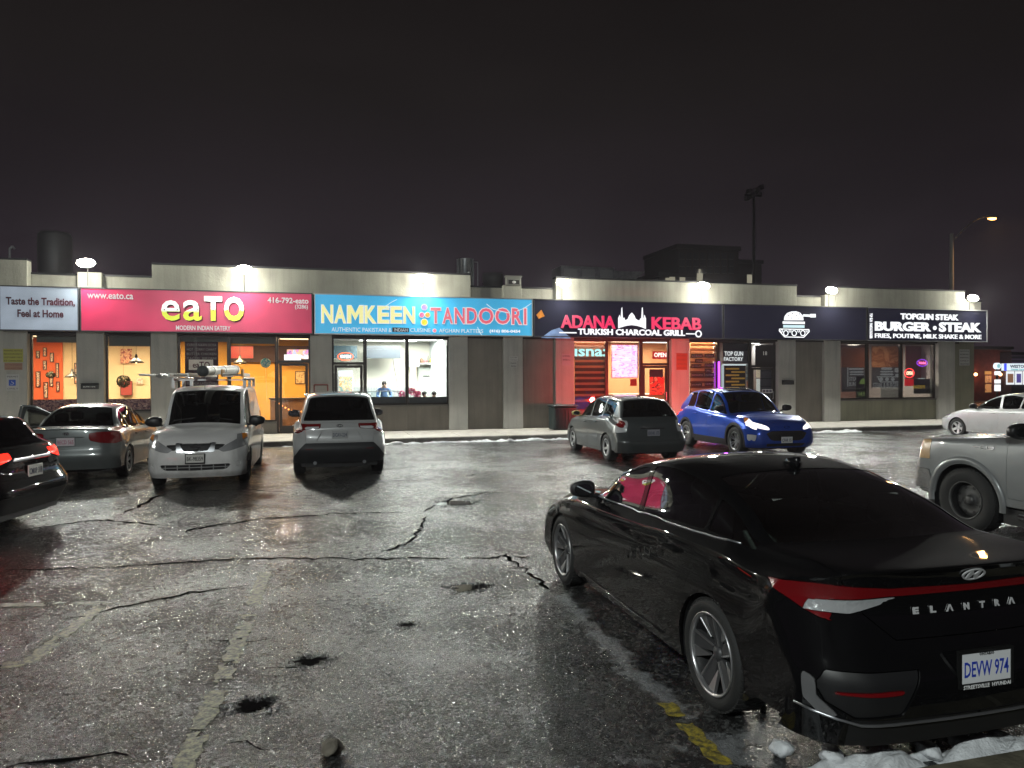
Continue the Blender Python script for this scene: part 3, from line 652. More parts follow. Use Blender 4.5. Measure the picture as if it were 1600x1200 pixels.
for arc in ([(603,478),(612,472),(620,468)],[(598,484),(606,481),(612,479)],[(760,475),(770,483),(785,487),(795,489)],[(808,486),(818,482),(830,474)],[(746,511),(749,519),(753,524)]):
    q=[s.L(*p) for p in arc]
    m=MB(); m.path([(a,-.010,b) for a,b in q],.012,5); m.build('loose_strip',emis('peeled_film_edge',(.7,.9,1.),.9),s.e)
# 4
M_face_k=mat('face_dark_navy',(.006,.006,.011),.35,spec=.12,emit=(.005,.005,.014),es=1.)
s=Sign(834,1130,M_face_k,'black sign with red Adana Kebab letters and a white mosque skyline')
s.text('ADANA',876,961,493,513,T_red,.025,.03,y=-.03); s.text('KEBAB',1018,1095,496,515,T_red,.025,.03,y=-.03)
s.text('TURKISH CHARCOAL GRILL',903,1070,514.5,524,T_white,.03,.02,y=-.02)
s.shape([(874,518.6),(901,519),(901,521),(874,520.6)],T_white,'skewer'); s.shape([(1072,520.6),(1086,520.8),(1086,522.6),(1072,522.4)],T_white,'skewer'); s.ring(1091.5,521.6,.085,.14,T_white,'skewer')
def dome(cx,base,w,h,n=9): return [(cx+w*math.cos(math.pi*i/n),base-h*math.sin(math.pi*i/n)**.8) for i in range(n+1)]
sk=[(966,513),(966,497),(968,492),(970,497),(971,482),(972,480),(973,498),(975,496),(977,501)]+[(978,500),(981,498),(983,493),(985.5,490),(987,488.5),(988.5,490),(991,493),(993,498),(996,500)]+[(999,501),(1001,497),(1002,499),(1003,481),(1004,480),(1005,498),(1006,497),(1007,492),(1009,498),(1009,514),(1002,511),(995,509),(987,508),(979,509),(972,511)]
s.shape(sk,T_white,'emblem',-.02)
s.shape([(838,492),(846,484),(851,494),(842,498)],lit('flame_print',(.7,.25,.03),.5,.6,5),'flame',.004,.0115); s.shape([(845,528),(862,516),(874,512),(884,521),(893,529)],lit('smoke_print',(.16,.24,.40),.8,.6,3),'smoke',.004,.0115)
# 5
s=Sign(1131,1355,M_face_k,'black sign panel with a white burger shaped like a tank')
s.shape([(1225,500.5),(1226,494),(1230,489),(1237,486.5),(1244,486.3),(1250,488.5),(1255,494),(1255.5,500.5)],T_white,'burger_bun')
s.shape([(1255,491),(1266,491.5),(1266,490.5),(1274.5,490.5),(1274.5,496),(1266,496),(1266,495),(1255,494.5)],T_white,'gun_barrel')
s.shape([(1223,502),(1257.5,502.6),(1257.5,506.4),(1223,505.8)],T_white,'burger_layer'); s.shape([(1224,507.6),(1257,508),(1257,512.4),(1224,512)],emis('print_pale_blue',(.62,.85,.9),1.),'burger_layer')
for (px,py) in((1232,493),(1238,490),(1244,493),(1249,490.5),(1237,497),(1247,497)): s.disc(px,py,.022,M_face_k,'sesame',-.006,0,8)
def outline(pts,w,mt,nm):
    m=MB(); q=[s.L(*p) for p in pts]
    for a,b in zip(q,q[1:]+q[:1]): m.tube((a[0],-.002,a[1]),(b[0],-.002,b[1]),w,n=6)
    return m.build(nm,mt,s.e)
outline([(1218,514),(1264,515),(1264.5,518),(1256,527),(1226,526.5),(1217.5,517)],.018,T_white,'tank_track')
for px in(1228,1241,1254.5): s.ring(px,520.5,.085,.12,T_white,'road_wheel',asp=1.)
for px in(1221.5,1234.5,1248,1261): s.ring(px,517,.035,.06,T_white,'road_wheel')
# 6
s=Sign(1356,1543,M_face_k,'black sign reading Burger Steak, Fries, Poutine in white letters at the right end',cab=M_cab)
M_trim=mat('sign_trim',(.4,.4,.42),.4,.5); m=MB(); w,h=s.w,s.h; m.box(0,w-.013,-.012,-.001,h-.025,h); m.box(0,w-.013,-.012,-.001,0,.02); m.box(w-.045,w-.013,-.0125,-.0015,.02,h-.025); m.build('trim',M_trim,s.e)
s.text('TOPGUN STEAK',1407,1497,490.5,500,T_white,.03,.02,y=-.02); s.text('BURGER',1367,1454,503,517.5,T_white,.04,.02,y=-.02); s.text('STEAK',1467,1532.5,504,519,T_white,.04,.02,y=-.02); s.disc(1460.5,512.5,.085,T_white,'bullet',-.02)
s.text('FRIES, POUTINE, MILK SHAKE & MORE',1367,1533,522,530,T_white,.015,.015,y=-.015)
for t,p0,p1 in(('TOP GUN',489.5,503),('FAMOUS BURGER',505,529)):
    a=s.L(1361,(p0+p1)/2); q0=s.L(1361,p0)[1];q1=s.L(1361,p1)[1]
    o=text('lettering',t,s.e,(a[0],-.004,(q0+q1)/2),T_white,rot=(math.pi/2,math.pi/2,0),size=1,bold=.04,extrude=.01,width=q0-q1,height=.13)
# ---------------------------------------------------------------- floodlights on stalks above the signs
M_lens=mat('floodlight_lens',(.9,.9,.9),.3,emit=(1.,.97,.82),es=90.)
M_hous=mat('floodlight_housing',(.06,.06,.06),.5)
FL=[(135,414),(381,424),(662,437),(880,445),(1098,449),(1298,456),(1519,468)]
words=['flood lamp on the pilaster above the grey and crimson signs','flood lamp above the crimson sign on the left','flood lamp above the sky blue sign','flood lamp above the left end of the Adana Kebab sign','flood lamp above the right end of the Adana Kebab sign','flood lamp between the two lower parapets above the tank burger sign','flood lamp at the far right end of the building']
def flood(x,z,y,label,lit_=True):
    e=empty('floodlight',(x,y,z),0,label,'floodlight','floodlights along the shop fronts')
    m=MB(); m.tube((0,.12,-.62),(0,.12,-.05),.014,n=8); m.tube((0,.12,-.05),(0,.0,.0),.014,n=8); m.build('stalk',M_hous,e)
    m=MB(); m.prism([(-.10,-.06),(.13,-.02),(.16,.06),(-.02,.10),(-.10,.02)],-.17,.17,'yz') if False else m.bevbox(-.17,.17,-.05,.10,-.035,.085,.02); 
    for i in range(7): m.box(-.15+i*.05,-.142+i*.05,.10,.125,-.02,.075)
    hs=m.build('housing',M_hous,e); hs.rotation_euler=(math.radians(-28),0,0)
    m=MB(); m.smooth=True; m.ball((0,-.07,.025),(.26,.10,.15),16,8); o=m.build('lens',M_lens,hs)  # lit lens swollen past its housing to imitate glare
    light('SPOT',(x,y-.12,z-.02),3500,(.97,1.,.93),.11,to=(x,y-6.2,0.2),spot=168,blend=.55,parent=e)
    light('POINT',(x,y-.20,z+.03),240,(1.,1.,.84),.09,parent=e)
    return e
for (px,py),lb in zip(FL,words):
    x,z=WP(px,py,D-.42); flood(x,z+.0,D-.42,lb)
for xx,lb in ((-15.5,'flood lamp on the shop front left of the photo'),): flood(xx,5.3,D-.42,lb)
# dead fixture on the pilaster
x,z=WP(801,441,D-.05); e=empty('wall_lamp',(x,D-.02,z),0,'unlit grey box wall lamp on the pilaster between the blue and black signs','wall lamp')
m=MB(); m.bevbox(-.27,.27,-.20,0,-.13,.16,.02); m.box(-.30,.30,-.23,.0,.162,.21); m.build('housing',mat('lamp_box_grey',(.22,.22,.2),.6),e); m=MB(); m.bevbox(-.20,.20,-.215,-.202,-.09,.06,.01); m.build('lens',mat('dead_lens',(.05,.05,.05),.2),e); m=MB(); m.ball((0,-.218,-.02),(.07,.015,.05)); m.build('bulb',M_white,e)
# ---------------------------------------------------------------- what stands in and on the shop windows
def pnl(name,px0,px1,py0,py1,y,mt,label=None,cat=None,group=None,t=.02,parent=None,frame=None,ft=.03):
    xm=(px0+px1)/2; ym=(py0+py1)/2
    x0=WP(px0,ym,y)[0]; x1=WP(px1,ym,y)[0]; z1=WP(xm,py0,y)[1]; z0=WP(xm,py1,y)[1]; cx,cz=(x0+x1)/2,(z0+z1)/2; w,h=x1-x0,z1-z0
    if parent is None:
        if frame:
            e=empty(name,(cx,y,cz),0,label,cat,group); m=MB(); m.box(-w/2+ft,w/2-ft,0,t,-h/2+ft,h/2-ft); m.build('sheet',mt,e)
            m=MB(); m.box(-w/2,w/2,-.01,t+.004,h/2-ft,h/2); m.box(-w/2,w/2,-.01,t+.004,-h/2,-h/2+ft); m.box(-w/2,-w/2+ft,-.009,t+.003,-h/2+ft,h/2-ft); m.box(w/2-ft,w/2,-.009,t+.003,-h/2+ft,h/2-ft); m.build('frame',frame,e); return e,w,h
        m=MB(); m.box(-w/2,w/2,0,t,-h/2,h/2); o=m.build(name,mt,None,(cx,y,cz)); P(o,label,cat,group); return o,w,h
    m=MB(); m.box(-w/2,w/2,0,t,-h/2,h/2); o=m.build(name,mt,parent,(cx-parent.location.x,y-parent.location.y,cz-parent.location.z)); return o,w,h
def tx(parent,t,px0,px1,py0,py1,y,mt,bold=.01,ex=.001,off=.004,**k):
    xm=(px0+px1)/2; ym=(py0+py1)/2; x0=WP(px0,ym,y)[0]; x1=WP(px1,ym,y)[0]; z1=WP(xm,py0,y)[1]; z0=WP(xm,py1,y)[1]
    return text('lettering',t,parent,((x0+x1)/2-parent.location.x,y-off-parent.location.y,(z0+z1)/2-parent.location.z),mt,size=1,bold=bold,extrude=ex,width=x1-x0,height=z1-z0,res=2,**k)
def printmat(name,cols,scale=8,emit=0.,stretch=(1,1,1),seed=0):
    """busy flat print: patches of several colours"""
    if name in MATS: return MATS[name]
    m=mat(name,cols[0],.5); nt=m.node_tree; b=nt.nodes['Principled BSDF']; tc=nt.nodes.new('ShaderNodeTexCoord'); mp=nt.nodes.new('ShaderNodeMapping'); mp.inputs['Scale'].default_value=stretch; mp.inputs['Location'].default_value=(seed,seed*.7,seed*.3)
    nt.links.new(tc.outputs['Object'],mp.inputs[0]); n=nt.nodes.new('ShaderNodeTexNoise'); n.inputs['Scale'].default_value=scale; n.inputs['Detail'].default_value=3; n.inputs['Distortion'].default_value=.8; nt.links.new(mp.outputs[0],n.inputs['Vector'])
    r=nt.nodes.new('ShaderNodeValToRGB'); r.color_ramp.interpolation='CONSTANT'; el=r.color_ramp.elements; el[0].position=0; el[0].color=(*cols[0],1); el[1].position=.36; el[1].color=(*cols[1 % len(cols)],1)
    for i,c in enumerate(cols[2:]): q=el.new(.44+.09*i); q.color=(*c,1)
    nt.links.new(n.outputs['Fac'],r.inputs[0]); nt.links.new(r.outputs[0],b.inputs['Base Color'])
    if emit: nt.links.new(r.outputs[0],b.inputs['Emission Color']); b.inputs['Emission Strength'].default_value=emit
    return m
def ceil_light(px0,px1,dep,z,power,col,label,es=3.,w=1.2,d=.6,rm=None):
    x=(WX(px0,D+dep)+WX(px1,D+dep))/2
    e=empty('ceiling_light',(x,D+dep,z),0,label,'ceiling light'); m=MB(); m.box(-w/2-.03,w/2+.03,-d/2-.03,d/2+.03,-.03,.0); m.build('frame',M_white,e); m=MB(); m.box(-w/2,w/2,-d/2,d/2,-.038,-.031); m.build('diffuser',mat('diffuser_%s'%label[:10].replace(' ','_'),(.9,.9,.9),.5,emit=col,es=es),e)
    light('AREA',(x,D+dep,z-.06),power,col,to=(x,D+dep,0),size=w,sizey=d,parent=e); return e
def pendant(px,py,dep,label,grp='black dome pendant lamps in the eatery',on=True):
    x,z=WP(px,py,D+dep); e=empty('pendant_lamp',(x,D+dep,z),0,label,'pendant lamp',grp); mk=mat('shade_black',(.012,.012,.012),.4)
    m=MB(); m.smooth=True; m.lathe([(.03,.30),(.06,.16),(.10,.14),(.20,.06),(.25,0),(.245,0),(.19,.05),(.05,.13)],n=20); m.build('lamp_shade',mk,e); m=MB(); m.tube((0,0,.3),(0,0,3.42-z),.006,n=5); m.build('cord',mk,e)
    m=MB(); m.smooth=True; m.ball((0,0,.04),.05); m.build('bulb',emis('bulb_warm',(1,.72,.4),12),e)
M_cream=mat('wall_cream',(.75,.60,.40),.8); M_orange=mat('wall_orange',(.70,.13,.045),.8); M_gold=mat('wall_gold',(.70,.36,.06),.8); M_shade=mat('roller_shade_grey',(.20,.20,.19),.8)
M_pic=mat('picture_frame_brown',(.05,.02,.015),.5); M_wood=mat('counter_wood',(.16,.08,.04),.5,var=.3,vscale=6)
# --- eatery on the left
rm=room(-230,485,5.2,(.72,.50,.28),(.10,.06,.04),(.5,.42,.32),'eatery',backc=(.75,.58,.36))
yb=D+5.15
pnl('accent_wall',50,98,520,660,yb-.03,M_orange,parent=bld,t=.03); pnl('accent_wall',270,520,520,690,yb-.03,M_gold,parent=bld,t=.03)
k=0
for (a,b,c,d) in ((56,62,548,560),(67,73,543,557),(78,84,551,566),(67,73,563,578),(56,63,580,605),(77,83,580,604),(68,75,597,622),(87,92,567,590),(88,93,596,612)):
    k+=1; pnl('picture',a,b,c,d,yb-.07,printmat('art_%d'%(k%3),[(.55,.45,.3),(.6,.12,.05),(.7,.6,.45),(.2,.1,.1)],14,seed=k),['small framed picture at the top left of the orange wall','framed picture highest on the orange wall','framed picture right of the highest one on the orange wall','framed picture in the middle of the orange wall','tall framed picture at the left of the orange wall','tall framed picture at the right of the orange wall','lowest tall framed picture on the orange wall','upper narrow framed picture beside the cream wall','lower narrow framed picture beside the cream wall'][k-1],'picture','framed pictures on the orange wall',frame=M_pic,ft=.025)
pnl('picture',116,122,567,600,yb-.07,printmat('art_1',[(.5,.3,.3)],5),'dark framed picture cut by the right edge of the first window','picture',frame=M_pic)
pnl('picture',188,206,545,568,yb-.07,printmat('art_fig',[(.15,.03,.03),(.7,.25,.15),(.8,.5,.3),(.3,.05,.05)],11),'square picture of a red seated figure on the cream wall','picture')
pnl('picture',188,207,595,618,yb-.07,mat('red_board',(.35,.05,.04),.6),'plain dark red board low on the cream wall','picture',frame=M_pic,ft=.02)
pnl('picture',213,223,591,600,yb-.07,printmat('art_small',[(.6,.5,.35),(.2,.1,.08),(.7,.6,.5)],20),'small light print right of the red board','picture')
x,z=WP(193,596,D+2.2); e=empty('hanging_plant',(x,D+2.2,z),0,'dark round hanging plant ball in the second window','plant')
mg=mat('foliage_dark',(.05,.055,.025),.8); m=MB(); rnd=random.Random(3)
for i in range(260):
    u=rnd.uniform(-1,1); a=rnd.uniform(0,6.28); q=math.sqrt(1-u*u); c=Vector((q*math.cos(a),q*math.sin(a),u)); p=c*.18; t=c.orthogonal().normalized(); s_=c.cross(t); m.add([p-t*.03,p+c*.05+s_*.03,p+t*.03,p+c*.02-s_*.03],[(0,1,2,3)])
m.build('foliage',mg,e); P(e.children[0],kind='stuff'); m=MB(); m.tube((0,0,.15),(0,0,3.4-z),.004,n=5); m.build('cord',M_black,e)
x,z=WP(79,586,D+2.4); e=empty('hanging_plant',(x,D+2.4,z),0,'small dark green hanging plant in the leftmost window','plant'); m=MB()
for i in range(160):
    u=rnd.uniform(-1,1); a=rnd.uniform(0,6.28); q=math.sqrt(1-u*u); c=Vector((q*math.cos(a),q*math.sin(a),u*.7)); p=c*.11; t=c.orthogonal().normalized(); s_=c.cross(t); m.add([p-t*.03,p+c*.05+s_*.03,p+t*.03,p+c*.02-s_*.03],[(0,1,2,3)])
m.build('foliage',mg,e); P(e.children[0],kind='stuff')
pendant(113,590,2.6,'black dome pendant lamp at the right edge of the leftmost window'); pendant(213,567,2.2,'black dome pendant lamp in the second window'); pendant(375,568,2.4,'black dome pendant lamp in front of the red television')
for a,b,c,d,lb in ((57,120,521,535,'grey roller shade pulled a little way down in the leftmost window'),(170,236,521,541,'grey roller shade in the second window'),(280,356,524,534,'grey roller shade above the maroon menu banner'),(358,429,524,537,'grey roller shade above the red television')):
    pnl('roller_shade',a,b,c-3,d,D+.33,M_shade,lb,'roller shade','roller shades of the eatery')
M_dec=printmat('paisley_film',[(.05,.01,.03),(.05,.01,.03),(.30,.16,.14),(.06,.01,.03),(.35,.22,.2)],9)
for a,b,c,lb in ((46,120,624,'purple paisley film along the foot of the leftmost window'),(164,235,623,'purple paisley film along the foot of the second window')): pnl('window_film',a,b,c,660,D+.20,M_dec,lb,'window film',t=.003)
pnl('picture',0,0+1,0,1,D+60,M_black) if False else None
e,w,h=pnl('menu_banner',289,341,533,604,D+.36,mat('banner_maroon',(.045,.008,.018),.6),'maroon banner with rows of white words and the eaTO badge','banner'); M_bt=emis('banner_text',(.42,.36,.34),.35)
for i,(t,p) in enumerate((('CURRY NAAN DOSA',537),('HOT CURRY CHAAT',544),('BUTTER CHICKEN',551),('TACOS  BIRYANI',558),('SAMOSA PANEER TIKKA',583),('HOT HOT HOT CURRY',590),('MASALA LASSI CHAI',597))): tx(e,t,292,338,p,p+4,D+.36,M_bt,.0)
o,_,_=pnl('badge',295,333,562,578,D+.345,mat('badge_cream',(.55,.48,.42),.5,emit=(.5,.42,.36),es=.35),parent=e,t=.01); tx(e,'eaTO',301,328,565,575,D+.34,mat('badge_print',(.12,.02,.04),.5),.02)
e,w,h=pnl('television',358,397,540,561,yb-.3,mat('tv_red',(.1,.01,.01),.3,emit=(.85,.05,.03),es=1.),'television showing a red picture above the golden wall','television',frame=M_black,ft=.03)
e,w,h=pnl('television',447,485,545,562,yb-.9,printmat('tv_show',[(.10,.12,.35),(.35,.15,.5),(.5,.3,.25),(.25,.35,.75),(.7,.7,.85)],3.2,1.2,seed=4),'television with a blue and purple picture seen above the door','television',frame=M_black,ft=.03)
pnl('lit_menu_panel',444,470,554,566,D+.5,emis('lit_white_panel',(1,.93,.95),1.8),'glowing white panel hanging behind the door transom','lit panel',t=.05)
pnl('dark_soffit',357,486,540,566,yb-.25,mat('soffit_brown',(.06,.03,.03),.7),parent=bld,t=.05)
x,z=WP(415,567,D+1.2); e=empty('balloon',(x,D+1.2,z),0,'round teal patterned foil balloon floating behind the window','balloon'); m=MB(); m.smooth=True; m.ball((0,0,0),(.17,.07,.17),16,10); m.build('foil',printmat('balloon_print',[(.05,.22,.25),(.1,.4,.4),(.5,.6,.5),(.08,.3,.35)],9,.15),e); m=MB(); m.tube((0,0,-.17),(.03,0,-1.3),.004,n=5); m.build('ribbon',M_white,e)
pnl('picture',461,477,580,600,yb-.07,printmat('art_map',[(.55,.33,.1),(.35,.2,.08),(.65,.45,.2)],12),'framed picture on the golden wall seen through the door','picture',frame=M_pic,ft=.03)
x0,_=WP(436,640,D+3.6); x1,_=WP(486,640,D+3.6); e=empty('service_counter',((x0+x1)/2,D+3.6,ZG),0,'dark wooden service counter with orange lights behind the eatery door','counter'); m=MB(); w=x1-x0+.6; m.bevbox(-w/2,w/2,-.3,.3,0,1.05,.02); m.build('body',M_wood,e); m=MB(); m.bevbox(-w/2-.05,w/2+.05,-.35,.35,1.052,1.10,.01); m.build('top',mat('top_dark',(.03,.02,.02),.3),e)
m=MB(); 
for i in range(12): t=i/11; m.ball((-w/2+.2+t*(w-.5),-.33,.98-.45*math.sin(t*2.4)*.9),.03,6,4)
m.build('light_string',emis('string_orange',(1,.35,.08),4),e); P(e.children[-1],kind='stuff')
ceil_light(-20,30,2.5,3.46,130,(1.,.74,.45),'warm ceiling light left of the first window'); ceil_light(60,110,2.5,3.46,228,(1.,.74,.45),'warm ceiling light over the first window tables'); ceil_light(195,230,2.7,3.46,264,(1.,.80,.52),'warm ceiling light behind the second window'); ceil_light(330,400,2.4,3.46,288,(1.,.70,.36),'warm ceiling light behind the maroon banner'); ceil_light(450,480,2.6,3.46,216,(1.,.68,.34),'warm ceiling light behind the eatery door')
# --- the white lit grill room in the middle
rm=room(519,704,5.0,(.62,.68,.68),(.25,.24,.22),(.62,.62,.60),'grill',backc=(.80,.80,.70)); yb=D+4.95
M_tile=mat('wall_tile',(.80,.80,.68),.3); M_grout=mat('wainscot',(.42,.46,.47),.5)
m=MB(); x0=WX(522,yb); x1=WX(652,yb); e=empty('wainscot',(x0,yb-.06,0)); e.parent=bld; e.location=(x0,yb-.06-D,0)
for i in range(int((x1-x0)/.11)): m.box(i*.11,i*.11+.095,0,.05,ZG,1.62)
m.build('wainscot_board',M_grout,e); P(e.children[-1],kind='stuff')
e,w,h=pnl('menu_board',570,626,540,560,D+3.9,mat('board_slate',(.035,.045,.055),.4),'long dark menu board hanging below the ceiling','menu board',t=.08)
for i in range(4): tx(e,'KARAHI  TIKKA  NAAN',574+i*13,585+i*13,545,547,D+3.9,emis('chalk',(.5,.55,.6),.4),.0)
e,w,h=pnl('menu_board',521,558,540,560,D+3.9,mat('board_slate2',(.06,.10,.12),.4),'dark teal menu board behind the door transom','menu board',t=.08)
e,w,h=pnl('drinks_fridge',528,552,579,640,yb-.75,mat('fridge_white',(.6,.6,.6),.4),'glass fronted drinks fridge with a white lit header behind the shop door','fridge',t=.6)
pnl('fridge_header',529,551,579,588,yb-.77,emis('fridge_head',(.95,.97,1),1.6),parent=e,t=.015); pnl('fridge_glass',530,550,589,612,yb-.77,printmat('fridge_stock',[(.06,.14,.14),(.15,.3,.3),(.5,.25,.1),(.7,.65,.4),(.1,.2,.15)],8,.5),parent=e,t=.015)
pnl('inner_door',654,681,574,640,yb-.08,mat('door_pale_green',(.55,.60,.54),.5),parent=bld,t=.05); 
e,w,h=pnl('notice',661,671,587,588.6,yb-.10,M_plblk,'small dark name plate on the pale inner door','name plate',t=.006)
e,w,h=pnl('wall_shelf',655,684,567,569,yb-.5,M_white,'white shelf with jars above the inner door','shelf',t=.35)
for i,(px,c,hh,w_) in enumerate(((659,(.35,.22,.14),.20,.08),(665,(.45,.2,.2),.14,.1),(670,(.3,.3,.25),.30,.05),(675,(.7,.6,.15),.2,.09),(680,(.75,.6,.05),.22,.09))):
    x,z=WP(px,567,yb-.4); o=None; m=MB(); m.smooth=True; m.lathe([(0,0),(w_,0),(w_,hh*.7),(w_*.4,hh*.85),(w_*.4,hh),(0,hh)],n=12); o=m.build('jar',mat('jar_%d'%i,c,.4),None,(x,yb-.35,z+.005)); P(o,['brown jar leftmost on the white shelf','reddish low jar second on the white shelf','thin tall bottle in the middle of the white shelf','yellow jar second from right on the white shelf','bright yellow jar rightmost on the white shelf'][i],'jar','jars on the white shelf')
pnl('white_cabinet',640,655,556,573,yb-.6,mat('cabinet_white',(.8,.82,.85),.4),'white wall cabinet left of the shelf','cabinet',t=.5)
e,w,h=pnl('screen_panel',641,650,574,610,yb-.9,printmat('pattern_gold',[(.65,.6,.55),(.45,.3,.15),(.7,.6,.5)],16),'tall patterned gold and cream panel beside the inner door','panel')
x0=WX(524,D+2.4);x1=WX(622,D+2.4); e=empty('display_counter',((x0+x1)/2,D+2.4,ZG),0,'glass topped food display counter with the cook behind it','counter'); w=x1-x0; m=MB(); m.bevbox(-w/2,w/2,-.35,.35,0,.95,.01); m.build('body',mat('counter_white',(.6,.6,.6),.4),e); m=MB(); m.box(-w/2,w/2,-.34,-.32,.952,1.33); m.build('sneeze_guard',glassmat('guard_glass',(.9,.95,.95),.9),e); m=MB(); m.box(-w/2,w/2,-.35,.0,1.332,1.36); m.build('guard_top',M_satin,e)
for sx in(-w/2+.02,0,w/2-.02): m=MB(); m.tube((sx,-.33,.95),(sx,-.33,1.33),.012,n=6); m.build('post',M_satin,e)
pnl('dark_film',573,636,620,631.5,D+.20,mat('film_charcoal',(.03,.035,.04),.5),'charcoal film strip along the foot of the middle shop window','window film',t=.003); pnl('dark_film',639,698,620,631.5,D+.20,MATS['film_charcoal'],'charcoal film strip along the foot of the window with the pink flowers','window film',t=.003)
x,z=WP(641,612,D+1.0); e=empty('flower_bunch',(x,D+1.0,z-.25),0,'bunch of bright pink flowers standing in the shop window','flowers'); mp_=mat('petal_pink',(.80,.12,.30),.6); m=MB(); rnd=random.Random(5)
for bx in(-.28,.05,.27):
    for i in range(150):
        u=rnd.uniform(-1,1); a=rnd.uniform(0,6.28); q=math.sqrt(1-u*u); c=Vector((q*math.cos(a),q*math.sin(a),u)); p=Vector((bx,0,.15+(.12 if bx==.05 else 0)))+c*.15*rnd.uniform(.7,1.1); t=c.orthogonal().normalized(); s_=c.cross(t); m.add([p-t*.03,p+s_*.03,p+t*.03,p-s_*.03],[(0,1,2,3)])
m.build('blossom',mp_,e); P(e.children[-1],kind='stuff'); m=MB(); m.smooth=True; m.lathe([(.08,-.35),(.10,-.2),(.06,0),(.07,.02)],n=12); m.build('vase',M_white,e)
x,z=WP(588,612,D+4); 
m=MB(); q=[WP(a,b,D+3.8) for a,b in ((614,560),(616,575),(619,590),(621,605))]; m.path([(a,D+3.8,b) for a,b in q],.012,5); o=m.build('hanging_cable',M_black); P(o,'thin black cable hanging from the dark menu board','cable')
for a,b,dep,lb in ((583,590,3.2,'square ceiling light over the display counter'),(616,636,3.4,'ceiling light panel left of the window mullion'),(645,668,2.6,'ceiling light panel right of the window mullion'),(676,690,2.0,'ceiling light panel nearest the right wall of the grill room')): ceil_light(a,b,dep,3.46,170,(1.,.99,.93),lb,5.)
# --- people
def person(label,loc,rz,joints,edges,radii,shirt,skin=(.35,.22,.15),hair=(.015,.012,.01),neck_i=2):
    e=empty('person',loc,rz,label,'person')
    me=bpy.data.meshes.new('body'); me.from_pydata(joints,edges,[]); o=bpy.data.objects.new('body',me); COL.objects.link(o)
    sk=o.modifiers.new('s','SKIN'); sk.use_smooth_shade=True; su=o.modifiers.new('u','SUBSURF'); su.levels=2
    for v,r in zip(me.skin_vertices[0].data,radii): v.radius=(r,r)
    me.skin_vertices[0].data[0].use_root=True
    dg=bpy.context.evaluated_depsgraph_get(); m2=bpy.data.meshes.new_from_object(o.evaluated_get(dg)); bpy.data.objects.remove(o)
    ms=mat('skin_%g'%skin[0],skin,.5); m2.materials.clear(); m2.materials.append(shirt); m2.materials.append(ms)
    nz=joints[neck_i][2]; hands=[Vector(joints[i]) for i in range(len(joints)) if radii[i]<.034]
    for p in m2.polygons:
        c=p.center; p.use_smooth=True
        if c.z>nz-.01 and abs(c.x-joints[neck_i][0])<.13 or any((c-h).length<.09 for h in hands): p.material_index=1
    mobj('body',m2,e)
    hx,hy,hz=joints[neck_i+2]; m=MB(); m.smooth=True; m.ball((hx,hy+.02,hz+.035),(.088,.105,.10),16,10)
    m.v=[(x,y,z if not(y<hy-.03 and z<hz+.04) else hz+.04) for x,y,z in m.v]; m.build('hair',mat('hair_dark',hair,.7),e)
    m=MB(); m.tube((hx,hy-.10,hz+.005),(hx,hy-.125,hz-.03),.010,.016,n=6); m.build('nose',ms,e)
    for sg in(1,-1): m=MB(); m.ball((hx+sg*.085,hy+.01,hz-.01),(.012,.02,.032),8,5); m.build('ear',ms,e); m=MB(); m.ball((hx+sg*.032,hy-.092,hz+.015),.010,6,4); m.build('eye',M_black,e)
    return e
J=[(0,.0,.95),(0,-.02,1.2),(0,-.04,1.46),(0,-.09,1.53),(0,-.13,1.60),(.20,-.02,1.40),(.27,-.10,1.15),(.16,-.32,1.05),(.10,-.40,1.03),(-.20,-.02,1.40),(-.27,-.10,1.15),(-.16,-.32,1.05),(-.10,-.40,1.03),(.10,0,.85),(.11,0,.48),(.11,.02,.08),(-.10,0,.85),(-.11,0,.48),(-.11,.02,.08),(.11,-.12,.05),(-.11,-.12,.05)]
Eg=[(0,1),(1,2),(2,3),(3,4),(2,5),(5,6),(6,7),(7,8),(2,9),(9,10),(10,11),(11,12),(0,13),(13,14),(14,15),(0,16),(16,17),(17,18),(15,19),(18,20)]
Rd=[.15,.145,.075,.06,.095,.075,.055,.042,.033,.075,.055,.042,.033,.10,.07,.045,.10,.07,.045,.04,.04]
x,z=WP(600,600,D+2.95); person('cook in a blue top bowing his head over the display counter',(x,D+2.95,ZG),0,J,Eg,Rd,mat('shirt_blue',(.10,.18,.36),.8))
def seated(px,label,shirt,rz,dep=1.9):
    x,_=WP(px,612,D+dep); dz=-.38
    Js=[(0,.0,.52),(0,-.02,.8),(0,-.03,1.04),(0,-.05,1.12),(0,-.07,1.21),(.19,-.02,.98),(.25,-.06,.75),(.18,-.28,.72),(.12,-.36,.72),(-.19,-.02,.98),(-.25,-.06,.75),(-.18,-.28,.72),(-.12,-.36,.72),(.10,-.1,.50),(.12,-.44,.48),(.12,-.44,.08),(-.10,-.1,.50),(-.12,-.44,.48),(-.12,-.44,.08),(.12,-.56,.05),(-.12,-.56,.05)]
    pr=person(label,(x,D+dep,ZG),rz,Js,Eg,Rd,shirt)
    c=empty('chair',(x,D+dep,ZG),rz,'dark chair under the '+label.split(' ')[0]+' '+label.split(' ')[1]+' at the window','chair','chairs in the grill room'); mk=mat('chair_dark',(.02,.02,.02),.5)
    m=MB(); m.bevbox(-.21,.21,-.22,.22,.36,.40,.01); m.build('seat',mk,c); m=MB(); m.bevbox(-.20,.20,.20,.23,.45,.86,.01); m.build('backrest',mk,c)
    for sx in(-.18,.18):
        for sy in(-.19,.19): m=MB(); m.tube((sx,sy,0),(sx,sy,.36),.014,n=6); m.build('leg',mk,c)
